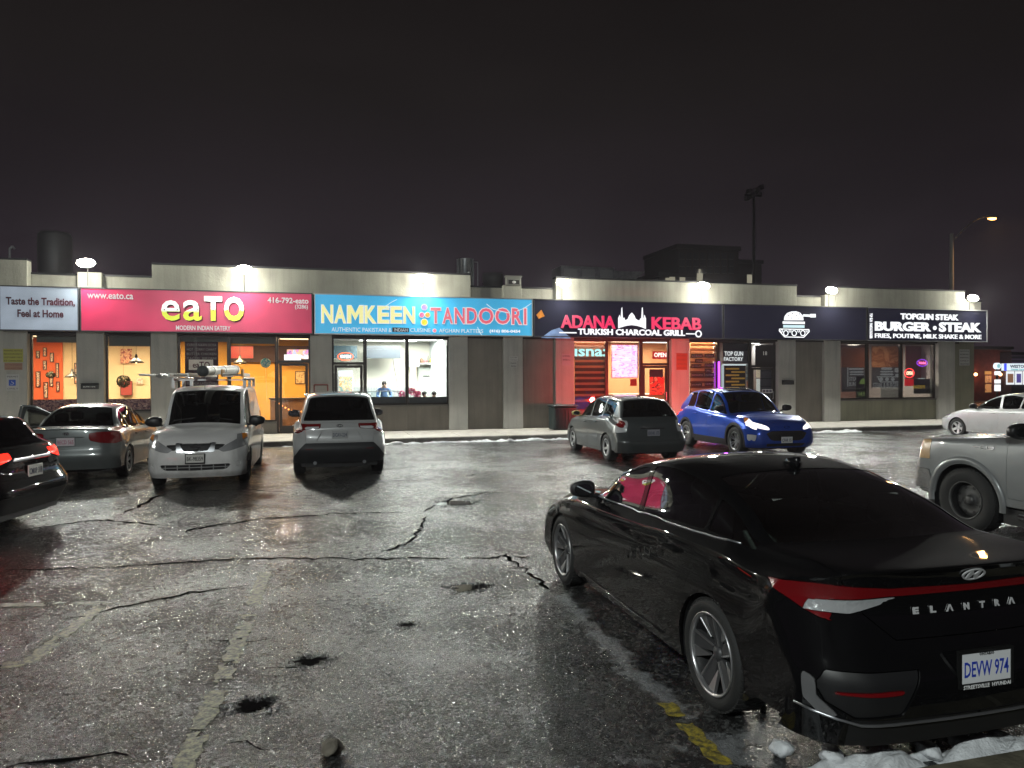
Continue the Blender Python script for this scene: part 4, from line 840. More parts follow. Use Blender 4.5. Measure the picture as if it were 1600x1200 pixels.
seated(680,'bearded customer with dark hair seated by the right wall',mat('shirt_dark',(.03,.03,.035),.8),math.radians(-70)); seated(661,'second customer in black seen over the window ledge beside the flowers',mat('shirt_black',(.012,.012,.014),.8),math.radians(80),1.7)
def neon(name,label,px,py,y,t,rx,rz,ct,cr,et=6.,er=5.,ring=True,bold=.0,cat='neon sign'):
    x,z=WP(px,py,y); e=empty(name,(x,y,z),0,label,cat)
    if ring:
        m=MB(); pts=[(rx*math.cos(a),0,rz*math.sin(a)) for a in np.linspace(0,2*math.pi,25)]; m.smooth=True; m.path(pts,.014,6); m.build('tube_ring',emis('neon_%s'%name+label[:4],cr,er),e)
    text('lettering',t,e,(0,-.01,0),emis('neonl_'+label[:5],ct,et),size=.2,bold=bold,extrude=.008,width=rx*1.35,height=rz*.85)
    m=MB(); m.tube((0,0,rz),(0,0,rz+.25),.004,n=4); m.build('chain',M_black,e); return e
neon('open_sign','oval OPEN sign with red ring above the door of the blue signed shop',540,557,D+.3,'OPEN',.26,.13,(1,1,.95),(1,.13,.04),3.,4.,bold=.01)
# --- kebab grill
rm=room(897,1128,4.2,(.55,.30,.18),(.10,.05,.04),(.5,.36,.26),'kebab',backc=(.65,.34,.18)); yb=D+4.15
M_slat=thin(mat('blind_slat',(.70,.50,.32),.7),.6); M_slatd=mat('blind_dark_slat',(.10,.05,.05),.7)
def zebra(a,b,y,label,n,z0,z1,slat,gap=.45,parts=None):
    x0,x1=WX(a,y),WX(b,y); e=empty('window_blind',((x0+x1)/2,y,(z0+z1)/2),0,label,'window blind','zebra blinds of the kebab grill'); w=x1-x0; ph=(z1-z0)/n
    for i in range(n): m=MB(); zc=(z1-z0)/2-ph*(i+.5); m.box(-w/2,w/2,-.008,.004,zc-ph*(1-gap)/2,zc+ph*(1-gap)/2); m.build('slat',slat,e)
    m=MB(); m.box(-w/2,w/2,-.04,.04,(z1-z0)/2,(z1-z0)/2+.08); m.build('head_rail',M_slat,e); return e,w
z0,z1=1.0,3.34
zebra(899,949,D+.34,'zebra blind with dark gaps behind the teal lettering left of the screen',11,z0,z1,M_slat,.58)
e,w=zebra(1079,1117,D+.34,'zebra blind with menu strips lit pink by the purple tube',12,z0,z1,M_slat,.42)
pnl('dark_cloth',898,949,524,640,D+.50,mat('drape_dark',(.05,.02,.022),.9),parent=bld,t=.02)
pnl('back_cloth',1078,1118,524,640,D+.50,mat('drape_orange',(.16,.06,.03),.9),parent=bld,t=.02)
for i,(a,b,c) in enumerate(((1080,1098,556),(1101,1116,556),(1080,1096,572),(1101,1116,571),(1080,1100,586),(1101,1115,600),(1080,1097,601),(1101,1116,586),(1086,1098,564),(1101,1112,579))):
    e,w,h=pnl('menu_strip',a,b,c-3,c+3,D+.30,mat('strip_dark',(.03,.012,.012),.6),['top left','top right','second left','second right','third left','lowest right','lowest left','third right','narrow upper','narrow right'][i]+' dark menu strip on the blind by the purple tube','menu strip','menu strips on the blind',t=.006); tx(e,['KEBAB','ADANA','LAHMACUN','PIDE','SHAWARMA','FAMILY','DONER','PLATTERS','WRAPS','GRILL'][i],a+1.5,b-1.5,c-1.2,c+1.2,D+.30,M_white,0)
x,z=WP(923,551,D+.24); e=empty('lit_letters',(x,D+.24,z),0,'glowing teal serif letters at the top of the leftmost blind','lit sign'); tx(e,'ısna:',898,947,545,557,D+.24,emis('teal_glow',(.45,.95,.95),1.5),.02,.01)
e,w,h=pnl('led_screen',955,997,538,591,D+.42,printmat('screen_show',[(.9,.85,.95),(.95,.93,1.),(.5,.35,.85),(.95,.9,.98),(.85,.25,.4),(.75,.6,.95)],3.4,1.45,(1,1,3.2),seed=2),'tall bright screen showing white and purple pictures in the kebab window','screen',frame=M_white,ft=.035)
pnl('notice',985,995,592,603,D+.3,mat('small_red_notice',(.30,.04,.02),.6),'small dark red notice below the bright screen','notice')
e,w,h=pnl('open_sign',1020,1043,549,561,D+.3,mat('open_back',(.20,.01,.01),.4,emit=(.6,.01,.01),es=.6),'rectangular red OPEN sign behind the transom of the kebab door','lit sign',t=.03); tx(e,'OPEN',1022,1041,551,558,D+.3,emis('open_pink',(1,.7,.65),2.5),.02,.005)
e,w,h=pnl('door_poster',1015,1038,589,617,D+.18,printmat('poster_meat',[(.55,.03,.02),(.50,.02,.02),(.65,.08,.04),(.12,.02,.02),(.7,.3,.15)],5,.25,seed=7),'red food poster stuck inside the kebab shop door','poster'); 
pnl('poster_top',1015,1036,577,589,D+.18,mat('poster_black',(.02,.02,.03),.5),parent=e,t=.02)
x,z=WP(1122,588,D+.12); e=empty('light_tube',(x,D+.06,z),0,'upright glowing purple light tube at the edge of the kebab window','light tube'); m=MB(); m.smooth=True; zt=WP(1122,565,D)[1]-z; m.tube((0,0,-1.0),(0,0,zt),.035,n=12); m.build('tube',emis('purple_tube',(.55,.05,1.),4.),e); light('AREA',(x,D-.02,z-.2),14,(.6,.1,1.),to=(x,D-3,z-.6),size=.12,sizey=1.3,parent=e)
x0=WX(955,D+2.5);x1=WX(1046,D+2.5); e=empty('service_counter',((x0+x1)/2,D+2.6,ZG),0,'orange lit serving counter inside the kebab grill','counter'); m=MB(); w=x1-x0; m.bevbox(-w/2,w/2,-.3,.3,0,1.1,.02); m.build('body',mat('counter_orange',(.5,.22,.10),.5),e); m=MB(); m.bevbox(-w/2-.03,w/2+.03,-.34,.34,1.102,1.15,.01); m.build('top',M_white,e)
ceil_light(960,1000,2.2,3.46,192,(1.,.72,.45),'warm ceiling light behind the bright screen'); ceil_light(1010,1050,2.4,3.46,168,(1.,.85,.62),'ceiling light behind the kebab shop door'); ceil_light(905,945,1.4,3.46,72,(1.,.62,.40),'dim ceiling light behind the leftmost blind'); ceil_light(1085,1112,1.2,3.46,144,(1.,.55,.30),'orange ceiling light behind the menu blind')
for a,b,pw in((899,949,26),(1079,1117,34)):
    y=D+.43; x0,x1=WX(a,y),WX(b,y); e=empty('blind_fill_lamp',((x0+x1)/2,y,3.36),0,'added fill lamp brightening the '+('leftmost' if a<1000 else 'menu')+' blind of the kebab grill','strip lamp'); m=MB(); m.box(-(x1-x0)/2,(x1-x0)/2,-.02,.02,.0,.03); m.build('strip',emis('strip_warm',(1,.7,.4),3),e); light('AREA',((x0+x1)/2,y,3.34),pw*2.2,(1.,.66,.36),to=((x0+x1)/2,y-.1,0),size=x1-x0,sizey=.05,parent=e)  # strip lamps added above the blinds to make their slats glow
# --- burger factory
rm=room(1128,1216,3.2,(.30,.30,.32),(.06,.06,.06),(.3,.3,.3),'factory'); rm=room(1313,1466,4.2,(.28,.26,.25),(.14,.13,.12),(.25,.22,.2),'burger',backc=(.11,.055,.045))
e,w,h=pnl('window_sign',1129,1174,548,568,D+.32,mat('sign_slate',(.11,.115,.14),.5),'slate window sign with white words above the yellow menu','window sign'); tx(e,'TOP GUN',1132,1161,549,556,D+.32,T_white,.02); tx(e,'FACTORY',1131,1161,558,564,D+.32,T_white,.02)
pnl('dark_valance',1129,1174,536,548,D+.34,mat('valance_dark',(.02,.02,.03),.6),'near black valance at the top of the menu window','valance')
e,w,h=pnl('menu_poster',1132,1165,570,620,D+.34,mat('menu_black',(.02,.018,.02),.5),'black menu poster with yellow rows beside the dark door','menu')
for i in range(9): pnl('menu_row',1134+(9 if i%2 else 0),1155+(9 if i%2 else 0),575+i*5,577.5+i*5,D+.33,mat('menu_row_yellow',(.45,.28,.05),.5,emit=(.5,.3,.05),es=.35),parent=e,t=.008)
pnl('menu_header',1129,1166,569,571,D+.33,emis('menu_white',(.8,.9,.95),1.),parent=e,t=.008); pnl('menu_edge',1127.6,1131,570,615,D+.33,emis('menu_white2',(.6,.75,.8),.8),parent=e,t=.008)
pnl('poster',1166,1174,569,594,D+.34,printmat('poster_teal',[(.10,.18,.19),(.25,.32,.32),(.08,.12,.13)],12,.3),'narrow teal poster right of the yellow menu','poster'); pnl('poster',1167,1174,596,604,D+.34,mat('poster_brick',(.30,.13,.08),.6,emit=(.3,.12,.08),es=.3),'small brick coloured poster under the narrow teal one','poster')
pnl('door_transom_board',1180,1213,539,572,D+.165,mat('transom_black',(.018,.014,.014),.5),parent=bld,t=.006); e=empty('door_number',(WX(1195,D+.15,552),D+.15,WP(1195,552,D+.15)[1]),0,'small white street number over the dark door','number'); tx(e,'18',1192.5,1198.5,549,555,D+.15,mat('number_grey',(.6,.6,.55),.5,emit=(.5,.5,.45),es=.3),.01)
e,w,h=pnl('door_blind',1188,1210,574,625,D+.30,mat('blind_blue_grey',(.10,.10,.13),.6),'blue grey panelled blind behind the glass of the dark door','blind')
for i in range(4): pnl('blind_rail',1188,1210,579+i*12,580+i*12,D+.29,M_black,parent=e,t=.01)
pnl('white_notice',1182,1188,574,590,D+.26,mat('note_cream',(.6,.5,.38),.6,emit=(.5,.42,.3),es=.7),'cream lit notice at the left of the dark door glass','notice'); pnl('white_notice',1182,1187.5,592,612,D+.26,mat('note_white',(.7,.72,.7),.6,emit=(.6,.62,.6),es=.7),'white lit notice low at the left of the dark door glass','notice')
e,w,h=pnl('sticker_row',1191,1207,608,614,D+.18,M_white,'white row of payment stickers on the dark door','sticker',t=.004)
for i in range(3): pnl('sticker',1192+i*5,1196+i*5,609,613,D+.177,mat('sticker_ink',(.15,.14,.2),.5),parent=e,t=.004)
# burger windows
M_film=thin(mat('brown_film',(.30,.16,.10),.5)); M_filmg=thin(mat('grey_film',(.16,.16,.165),.5)); M_dw=mat('decal_white',(.50,.52,.52),.5,emit=(.5,.52,.52),es=.28)
pnl('brown_blind',1315,1358,543,574,D+.34,M_film,'plain brown blind in the left burger window','blind'); pnl('brown_blind',1362,1411,541,574,D+.34,thin(printmat('film_crumpled',[(.34,.20,.12),(.38,.23,.14),(.30,.17,.10),(.42,.27,.17)],2.2,seed=3)),'crumpled tan blind in the middle burger window','blind'); pnl('brown_blind',1415,1464,541,592,D+.9,thin(mat('brown_film2',(.24,.11,.09),.5)),'dark red brown wall blind in the right burger window','blind')
pnl('grey_decal',1315,1358,574,612,D+.30,M_filmg,'grey window decal with a burger drawing in the left burger window','window decal'); pnl('grey_decal',1362,1411,574,605,D+.30,M_filmg,'grey window decal with the tank burger drawing in the middle window','window decal'); e2,_,_=pnl('grey_decal',1428,1464,592,615,D+.30,mat('grey_film2',(.06,.062,.065),.5),'dark window decal with yellow letters in the right burger window','window decal')
def dec(name,label): return empty(name,(WX(1340,D+.29),D+.29,2.),0,label,'window drawing')
def dshape(e,pts,mt=M_dw,y=D+.292):
    q=[(WP(a,b,y)[0]-e.location.x,WP(a,b,y)[1]-e.location.z) for a,b in pts]; m=MB(); m.prism(q,y-e.location.y-.004,y-e.location.y); m.build('print',mt,e)
e=dec('burger_drawing','white burger drawing with STEAK BURGER letters in the left burger window')
for k,(a,b,c,d) in enumerate(((1326,1350,575,578),(1327,1350,580,582.5),(1327,1350,584,586))): dshape(e,[(a,c+1),(a+2,c),(b-2,c),(b,c+1),(b,d-1),(b-2,d),(a+2,d),(a,d-1)])
dshape(e,[(1324,574),(1325.5,574),(1325.5,604),(1324,604)]); tx(e,'STEAK',1327,1342,589,595,D+.29,M_dw,.01); tx(e,'BURGER',1327,1344,597,603,D+.29,M_dw,.01)
e=dec('tank_burger_drawing','white tank burger drawing with STEAK and BURGER letters in the middle window')
for (a,b,c,d) in((1377,1394,574,578),(1375,1396,579.5,582),(1375,1396,583.5,586.5),(1398,1410,575,582),(1399,1410,584,588)): dshape(e,[(a,c+1),(a+2,c),(b-2,c),(b,c+1),(b,d-1),(b-2,d),(a+2,d),(a,d-1)])
dshape(e,[(1370,588),(1410,588),(1410,589.5),(1370,589.5)]); dshape(e,[(1371,590),(1373,590),(1376,596),(1404,596),(1404,597.5),(1375,597.5)])
for px in(1377,1386,1395): dshape(e,[(px+3*math.cos(t),592.5+3*math.sin(t)) for t in np.linspace(0,5.8,12)])
tx(e,'STEAK & BURGER',1364,1404,598,606,D+.29,M_dw,.01)
e,w,h=pnl('price_poster',1338,1358,588,623,D+.27,mat('poster_dark_green',(.025,.04,.015),.5),'black and green poster with a price in the left burger window','poster'); tx(e,'14.99',1342,1355,612,619,D+.27,emis('poster_green',(.25,.34,.10),.7),.01); dshape(e,[(1343,600),(1345,594),(1349,591),(1353,594),(1355,600)],emis('poster_green2',(.16,.24,.05),.7),D+.268)
pnl('drape',1376,1411,597,622,D+.33,thin(mat('sheer_grey',(.40,.41,.41),.6)),parent=bld,t=.01)
neon('open_sign','round red neon OPEN sign in the right burger window',1421,583,D+.28,'OPEN',.24,.19,(1,.45,.3),(1,.04,.04),4.,5.,bold=.008); pnl('neon_board',1414,1428,592,603,D+.31,mat('red_grid',(.4,.01,.01),.5,emit=(.9,.02,.03),es=.55),'red lit panel hanging under the round neon sign','lit panel')
neon('halal_sign','small purple and pink neon word in the right burger window',1441,567,D+.35,'Halal',.27,.14,(1,.12,.35),(.35,.05,.9),3.5,2.5,bold=.01)
tx(e2,"ENZO'S",1427,1445,602,607,D+.30,emis('letters_amber',(.7,.45,.05),.8),.01); pnl('lit_shelf',1437,1455,591,599,D+.7,emis('white_box_lit',(.55,.62,.6),.8),'pale lit box on the counter in the right burger window','box',t=.1)
ceil_light(1328,1340,1.6,3.4,420,(1.,.85,.7),'small ceiling light in the left burger window',3.,.4,.3); ceil_light(1440,1455,1.6,3.4,420,(1.,.8,.65),'small ceiling light in the right burger window',3.,.4,.3); ceil_light(1150,1200,1.4,3.4,43,(1.,.95,.85),'ceiling light of the burger factory entrance',2.,.5,.3)
# --- things fixed to the outside wall
def notice(px0,px1,py0,py1,col,label,lines,ink=M_plblk,y=D-.03,head=None):
    e,w,h=pnl('notice',px0,px1,py0,py1,y,mat('notice_%g_%g'%(col[0],col[2]),col,.5),label,'notice','notices on the pilasters',t=.008)
    for i,t in enumerate(lines):
        a=py0+(py1-py0)*(i+.35)/len(lines); tx(e,t,px0+1.2,px1-1.2,a,a+(py1-py0)*.42/len(lines),y,ink,0)
    return e
notice(5,36,545,566,(.42,.40,.08),'yellow notice at the top of the left pilaster',['PARKING NOTICE','PRIVATE PROPERTY','CUSTOMERS ONLY','AT OWN RISK']); notice(7,35,567,578,(.34,.20,.14),'faded red brown notice under the yellow one',['NO TRESPASSING','TOW AWAY ZONE'],mat('faded_ink',(.2,.07,.05),.5))
e=notice(10,30,585,610,(.5,.5,.5),'white notice with a blue wheelchair symbol on the left pilaster',['','','BY PERMIT ONLY'][:0] or ['PERMIT','','',' ONLY']); m=MB(); 
x,z=WP(19,598,D-.04); bl=mat('access_blue',(.02,.08,.45),.5); m.box(x-.09-e.location.x,x+.09-e.location.x,-.008,-.001,z-.09-e.location.z,z+.09-e.location.z); m.build('symbol_field',bl,e)
m=MB(); cx,cz=x-e.location.x,z-e.location.z; m.path([(cx-.01+.04*math.cos(t),-.010,cz-.02+.04*math.sin(t)) for t in np.linspace(-2.8,1.,9)],.005,5); m.path([(cx-.01,-.010,cz+.055),(cx-.01,-.010,cz+.01),(cx+.03,-.010,cz+.01),(cx+.045,-.010,cz-.04)],.006,5); m.build('wheelchair_symbol',M_white,e)
notice(796,809,557,564,(.5,.5,.48),'small notice with a black bar on the lit pilaster right of the blue sign',['24 HR','TOWING']); notice(797,808,565,574,(.42,.42,.4),'small pale notice just under the one with the black bar',['NO','PARKING']); notice(878,892,553,571,(.42,.42,.45),'white notice with a red ring on the pink lit pilaster',['NO SMOKING','WITHIN 9 m',''])
notice(1057,1074,552,578,(.42,.10,.05),'orange red notice on the red lit pilaster beside the kebab door',['PRIVATE','PROPERTY','PARKING FOR','CUSTOMERS'],mat('faded_ink',(.2,.07,.05),.5)); notice(1499,1515,546,571,(.42,.42,.40),'white notice with black lines on the olive end wall',['NOTICE','RESERVED','PARKING','ONLY','VEHICLES TOWED'],y=D+.06)
def mailbox(px0,px1,py0,py1,label,col=(.02,.02,.02),hooks=True,txt=None):
    y=D-.12; x0,x1=WX(px0,y),WX(px1,y); z1=WP(px0,py0,y)[1]; z0=WP(px0,py1,y)[1]; e=empty('mailbox',((x0+x1)/2,D-.02,z0),0,label,'mailbox'); w=x1-x0; h=z1-z0; mk=mat('mailbox_black',col,.4)
    m=MB(); m.prism([(0,0),(-.10,0),(-.10,h*.8),(0,h)],-w/2,w/2,'yz'); m.v=[(b,a,c) if False else (a,b,c) for a,b,c in m.v]; m.build('box',mk,e)
    m=MB(); m.bevbox(-w/2-.01,w/2+.01,-.115,-.0,h*.93,h*1.02,.004); m.build('lid',mk,e)
    if hooks:
        for sx in(-w*.2,w*.25): m=MB(); m.path([(sx,-.05,0),(sx,-.05,-.10),(sx,-.09,-.14),(sx,-.12,-.10)],.008,6); m.build('hook',M_satin,e)
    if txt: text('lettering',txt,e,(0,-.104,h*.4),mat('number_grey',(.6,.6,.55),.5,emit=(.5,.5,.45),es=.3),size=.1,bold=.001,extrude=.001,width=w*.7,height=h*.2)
mailbox(126,153,599,608,'long black mailbox with pale lettering on the pilaster between the first two windows',hooks=False,txt='SUITE 1216'); mailbox(1224,1241,594,601,'black mailbox with two hooks on the pilaster right of the dark door')
x0,z0=WP(491,613,D-.1); x1,z1=WP(512,601,D-.1); e=empty('iron_bracket',((x0+x1)/2,D-.03,z0),0,'empty rusty red frame fixed to the pilaster between the eatery and the blue signed shop','frame'); w=x1-x0; h=z1-z0; m=MB(); mr_=mat('rusty_red',(.20,.05,.04),.6)
m.path([(-w/2,-.08,0),(-w/2,-.08,h),(w/2,-.08,h),(w/2,-.08,0),(-w/2,-.08,0)],.022,6); m.build('frame_bar',mr_,e); m=MB(); m.box(-w/2+.05,w/2-.05,-.07,-.03,.05,h-.04); m.build('back_plate',mat('plate_grey',(.35,.34,.32),.6),e)
for sx in(-w*.3,w*.3): m=MB(); m.tube((sx,-.08,0),(sx,-.06,-.16),.014,n=6); m.build('leg',mr_,e)
# dark ribbed bin on the pavement
x0,x1=WX(861,24.2,655),WX(898,24.2,655); e=empty('storage_bin',((x0+x1)/2,24.2,ZG),0,'dark green ribbed bin standing on the pavement left of the kebab windows','bin'); w=x1-x0; mb=mat('bin_green',(.012,.022,.022),.45)
m=MB(); m.bevbox(-w/2,w/2,-.30,.30,0,.80,.04); bod=m.build('body',mb,e); 
for i in range(7): m=MB(); x=-w/2+.08+i*(w-.16)/6; m.bevbox(x-.022,x+.022,-.325,-.29,.06,.72,.008); m.build('rib',mb,e)
m=MB(); m.bevbox(-w/2-.03,w/2+.03,-.34,.34,.802,.87,.02); m.build('lid',mb,e)
# ---------------------------------------------------------------- car bodies
def pchip(xk, yk, x):
    xk=np.asarray(xk,float); yk=np.asarray(yk,float); sh=yk.shape[1:]; Y=yk.reshape(len(xk),-1)
    h=np.diff(xk)[:,None]; d=np.diff(Y,axis=0)/h; m=np.zeros_like(Y)
    w1=2*h[1:]+h[:-1]; w2=h[1:]+2*h[:-1]; ok=(d[:-1]*d[1:])>0
    with np.errstate(divide='ignore',invalid='ignore'):
        mm=(w1+w2)/(w1/d[:-1]+w2/d[1:])
    m[1:-1]=np.where(ok,mm,0); m[0]=d[0]; m[-1]=d[-1]
    i=np.clip(np.searchsorted(xk,x,side='right')-1,0,len(xk)-2); hh=h[i]; t=((x-xk[i])[:,None])/hh
    t2=t*t; t3=t2*t
    r=(2*t3-3*t2+1)*Y[i]+(t3-2*t2+t)*hh*m[i]+(-2*t3+3*t2)*Y[i+1]+(t3-t2)*hh*m[i+1]
    return r.reshape((len(x),)+sh)
def lerp(a,b,t): return a+(b-a)*t
def cage(c):
    """19 stations x 7 rows of points (s from the nose, y, z) for half a car"""
    C=c['C']; W=c['W']/2; L=c['L']; zl=C[0][1]; zr=c.get('rock',.2); zF=c['beltF']; zR=c['beltR']; rw=c['roofw']/W
    nr=c.get('nr',1.); tr=c.get('tr',1.); zm=c.get('zm',.60); K=np.zeros((19,7,3)); tz=C[18][1]
    fr=[((.03,.62),(.08,.76),(.16,.86),(.30,.93),(.42,.95)),((.03,.64),(.09,.79),(.18,.895),(.33,.965),(.44,.955)),
        ((.04,.66),(.11,.81),(.21,.91),(.37,.975),(.47,.96)),((.05,.64),(.14,.79),(.27,.90),(.42,.98),(.51,.963)),
        ((.08,.68),(.17,.82),(.30,.92),(.46,.985),(.56,.965))]
    bx=c.get('box',0.); bz=[0,1,1,.95+.05*bx,.90+.08*bx]; mz=[0,.95,.9,.78,.68]
    for end in (0,1):
        z0=zl if end==0 else tz; rr=nr if end==0 else tr
        for j in range(5):
            k=j if end==0 else 18-j; s,z=C[k]; sg=1 if end==0 else -1
            pts=[(s,0,z)]; q=fr[j]; gz=[0,0,0,.012,.05*(1-.7*bx)][j]
            zz=[z-(.0 if j<3 else .012), z-gz, z0+(z-z0)*bz[j], z0+(z-z0)*mz[j], (z0 if j==0 else zr+(.075 if end==1 else .02))]
            if j==4: zz[0]=z-.02
            e=[(s+sg*rr*q[i][0], q[i][1]*W, zz[i]) for i in range(5)]
            e[4]=(s+sg*max(rr,.75)*q[4][0]*1.0, q[4][1]*W, zz[4])
            K[k,0]=(s,0,z); K[k,2:]=e; K[k,1]=(s+sg*.25*abs(e[0][0]-s), e[0][1]*.55, z-(z-e[0][2])*.3)
    def put(k,E,G_,B,M,R):
        s,z=C[k]; K[k,0]=(s,0,z)
        for i,q in enumerate((E,G_,B,M,R)): K[k,2+i]=(q[0],q[1]*W,q[2])
        bow=(E[0]-s); K[k,1]=(s+bow*.3,E[1]*W*.58,z-(z-E[2])*.25)
    s,z=C[5]; put(5,(s,.74+.06*bx,z-.025),(s,.87+.03*bx,z-.06+.02*bx),(s,.957+.015*bx,z-.13+.06*bx),(s,.995,zm),(s,.975,zr))
    s,z=C[6]; bw=c.get('bowF',.22); put(6,(s+bw,.80,zF+.012),(s+bw*.5,.872,zF),(s+.05,.965,zF-.07),(s,1.,zm),(s,.975,zr))
    s,z=C[7]; t=.5; put(7,(s+bw*.55,lerp(.80,rw,.55),z-.03),(s+.05,.885,lerp(zF,zR,.15)),(s,.975,lerp(zF,zR,.15)-.07),(s,1.,zm),(s,.975,zr))
    s,z=C[8]; put(8,(s+.06,rw,z-.055),(s,.895,lerp(zF,zR,.35)),(s,.98,lerp(zF,zR,.35)-.07),(s,1.,zm),(s,.975,zr))
    s,z=C[9]; put(9,(s,rw*1.01,z-.055),(s,.90,lerp(zF,zR,.6)),(s,.983,lerp(zF,zR,.6)-.07),(s,1.,zm),(s,.975,zr))
    M14=K[14,5,0]; B14=K[14,4,0]; s9=C[9][0]; br=c.get('bowR',.18)
    def sm(k,s): return min(s, lerp(s9,M14,(k-9)/5.))
    def sb(k,s): return min(s, lerp(s9,B14,(k-9)/5.))
    s,z=C[10]; put(10,(s-.05,rw*.985,z-.055),(sb(10,s),.895,lerp(zF,zR,.85)),(sb(10,s),.98,lerp(zF,zR,.85)-.07),(sm(10,s),1.,zm),(sm(10,s),.975,zr))
    s,z=C[11]; put(11,(s-br*.6,lerp(rw*.985,c.get('tailw',.80),.5),z-.03),(min(s-br*.6,sb(11,s)),.885,lerp(zF,zR,.95)),(sb(11,s),.972,lerp(zF,zR,.95)-.07),(sm(11,s),.998,zm),(sm(11,s),.975,zr))
    s,z=C[12]; put(12,(s-br,c.get('tailw',.80),max(zR,z-.03)+.0),(min(s-br*.9,sb(12,s)),.872,zR),(sb(12,s-.05),.962,zR-.07),(sm(12,s),.995,zm),(sm(12,s),.973,zr))
    s,z=C[13]; put(13,(s-br*.6,c.get('tailw',.80)-.03,z-.015),(min(s-br*.7,lerp(K[12,3,0],K[14,3,0],.5)),.85,min(zR-.03,z-.04)),(lerp(K[12,4,0],K[14,4,0],.5),.945,min(zR-.09,z-.10)),(sm(13,s),.99,zm),(sm(13,s),.97,zr))
    for r in (4,5,6):
        for k in (16,15,14,13): K[k,r,0]=min(K[k,r,0],K[k+1,r,0]-.035)
        for k in (2,3,4): K[k,r,0]=max(K[k,r,0],K[k-1,r,0]+.035)
    if 'fix' in c:
        for (k,r),p in c['fix'].items():
            for a in range(3):
                if p[a] is not None: K[k,r,a]=p[a]
    return K
class Shell:
    def __init__(s,c,h=.05):
        K=cage(c); s.c=c; s.L=c['L']; s.W=c['W']/2
        du=np.linalg.norm(np.diff(K,axis=0),axis=2)[:,[0,2,4]].mean(1); uk=np.r_[0,np.cumsum(np.maximum(du,.02))]
        us=[0.];iu=[0]
        for k in range(18):
            n=max(2,int(math.ceil(du[k]/h))); us+=list(np.linspace(uk[k],uk[k+1],n+1)[1:]); iu.append(len(us)-1)
        Q=pchip(uk,K,np.array(us))
        dv=np.linalg.norm(np.diff(K[3:16],axis=1),axis=2).mean(0); vk=np.r_[0,np.cumsum(dv)]
        vs=[0.];iv=[0]
        for k in range(6):
            n=max(2,int(math.ceil(dv[k]/h))); vs+=list(np.linspace(vk[k],vk[k+1],n+1)[1:]); iv.append(len(vs)-1)
        # symmetric about the centreline so the slope there is flat
        Qm=Q[:,1:][:,::-1].copy(); Qm[:,:,1]*=-1
        G_=pchip(np.r_[-vk[1:][::-1],vk],np.concatenate([Qm,Q],axis=1).transpose(1,0,2),np.array(vs)).transpose(1,0,2)
        G_[:,0,1]=0
        if c.get('warp'): G_=c['warp'](G_)
        nu,nv=G_.shape[:2]
        Tu=np.gradient(G_,axis=0); Tv=np.gradient(G_,axis=1)
        N=np.cross(Tu,Tv); N/=np.maximum(np.linalg.norm(N,axis=2,keepdims=True),1e-9)
        if N[nu//2,0,2]<0: N=-N; s.flip=True
        else: s.flip=False
        N[:,0,1]=0; N/=np.maximum(np.linalg.norm(N,axis=2,keepdims=True),1e-9)
        A=np.zeros((nu,nv)); A[1:]=np.cumsum(np.linalg.norm(np.diff(G_,axis=0),axis=2),axis=0)
        B=np.zeros((nu,nv)); B[:,1:]=np.cumsum(np.linalg.norm(np.diff(G_,axis=1),axis=2),axis=1)
        cols=[G_.reshape(-1,3),N.reshape(-1,3)]
        for k in range(19): cols.append((A-A[iu[k]][None,:]).reshape(-1,1))
        for k in range(7): cols.append((B-B[:,iv[k]][:,None]).reshape(-1,1))
        s.V=np.concatenate(cols,axis=1)
        i=np.arange(nu-1)[:,None]*nv+np.arange(nv-1)[None,:]; i=i.ravel()
        a,b,cc,d=i,i+nv,i+nv+1,i+1
        # s is measured backwards (x = L/2 - s), which mirrors orientation
        T1=np.stack([a,b,cc],1); T2=np.stack([a,cc,d],1)
        s.T=np.concatenate([T1,T2]); s.lab=np.zeros(len(s.T),int); s.names=['body']
    # attribute accessors
    def X(s): return s.V[:,0]
    def Y(s): return s.V[:,1]
    def Z(s): return s.V[:,2]
    def U(s,k): return s.V[:,6+k]
    def R(s,r): return s.V[:,25+r]
    def cut(s,name,f,allow=('body',)):
        al=[s.names.index(a) for a in allow if a in s.names]
        if name not in s.names: s.names.append(name)
        nl=s.names.index(name)
        f=np.where(np.abs(f)<1e-5,1e-5,f)
        mask=np.isin(s.lab,al); S=f[s.T]>0; cnt=S.sum(1)
        full=mask&(cnt==3); mix=mask&(cnt>0)&(cnt<3)
        s.lab[full]=nl
        if not mix.any(): return
        T=s.T[mix]; Sx=S[mix]; L0=s.lab[mix]
        odd=np.where(Sx.sum(1)==1, Sx.argmax(1), (~Sx).argmax(1))
        r=np.arange(len(T)); a=T[r,odd]; b=T[r,(odd+1)%3]; c=T[r,(odd+2)%3]
        sa=Sx[r,odd]
        E=np.concatenate([np.stack([a,b],1),np.stack([a,c],1)]); Es=np.sort(E,1)
        uq,inv=np.unique(Es,axis=0,return_inverse=True); inv=np.asarray(inv).ravel()
        f0=f[uq[:,0]];f1=f[uq[:,1]]; t=(f0/(f0-f1))[:,None]
        nV=s.V[uq[:,0]]*(1-t)+s.V[uq[:,1]]*t; base=len(s.V); s.V=np.concatenate([s.V,nV])
        p=base+inv[:len(T)]; q=base+inv[len(T):]
        nT=np.concatenate([np.stack([a,p,q],1),np.stack([p,b,c],1),np.stack([p,c,q],1)])
        ins=np.concatenate([sa,~sa,~sa]); ol=np.concatenate([L0,L0,L0])
        nlab=np.where(ins,nl,ol)
        keep=~mix; s.T=np.concatenate([s.T[keep],nT]); s.lab=np.concatenate([s.lab[keep],nlab])
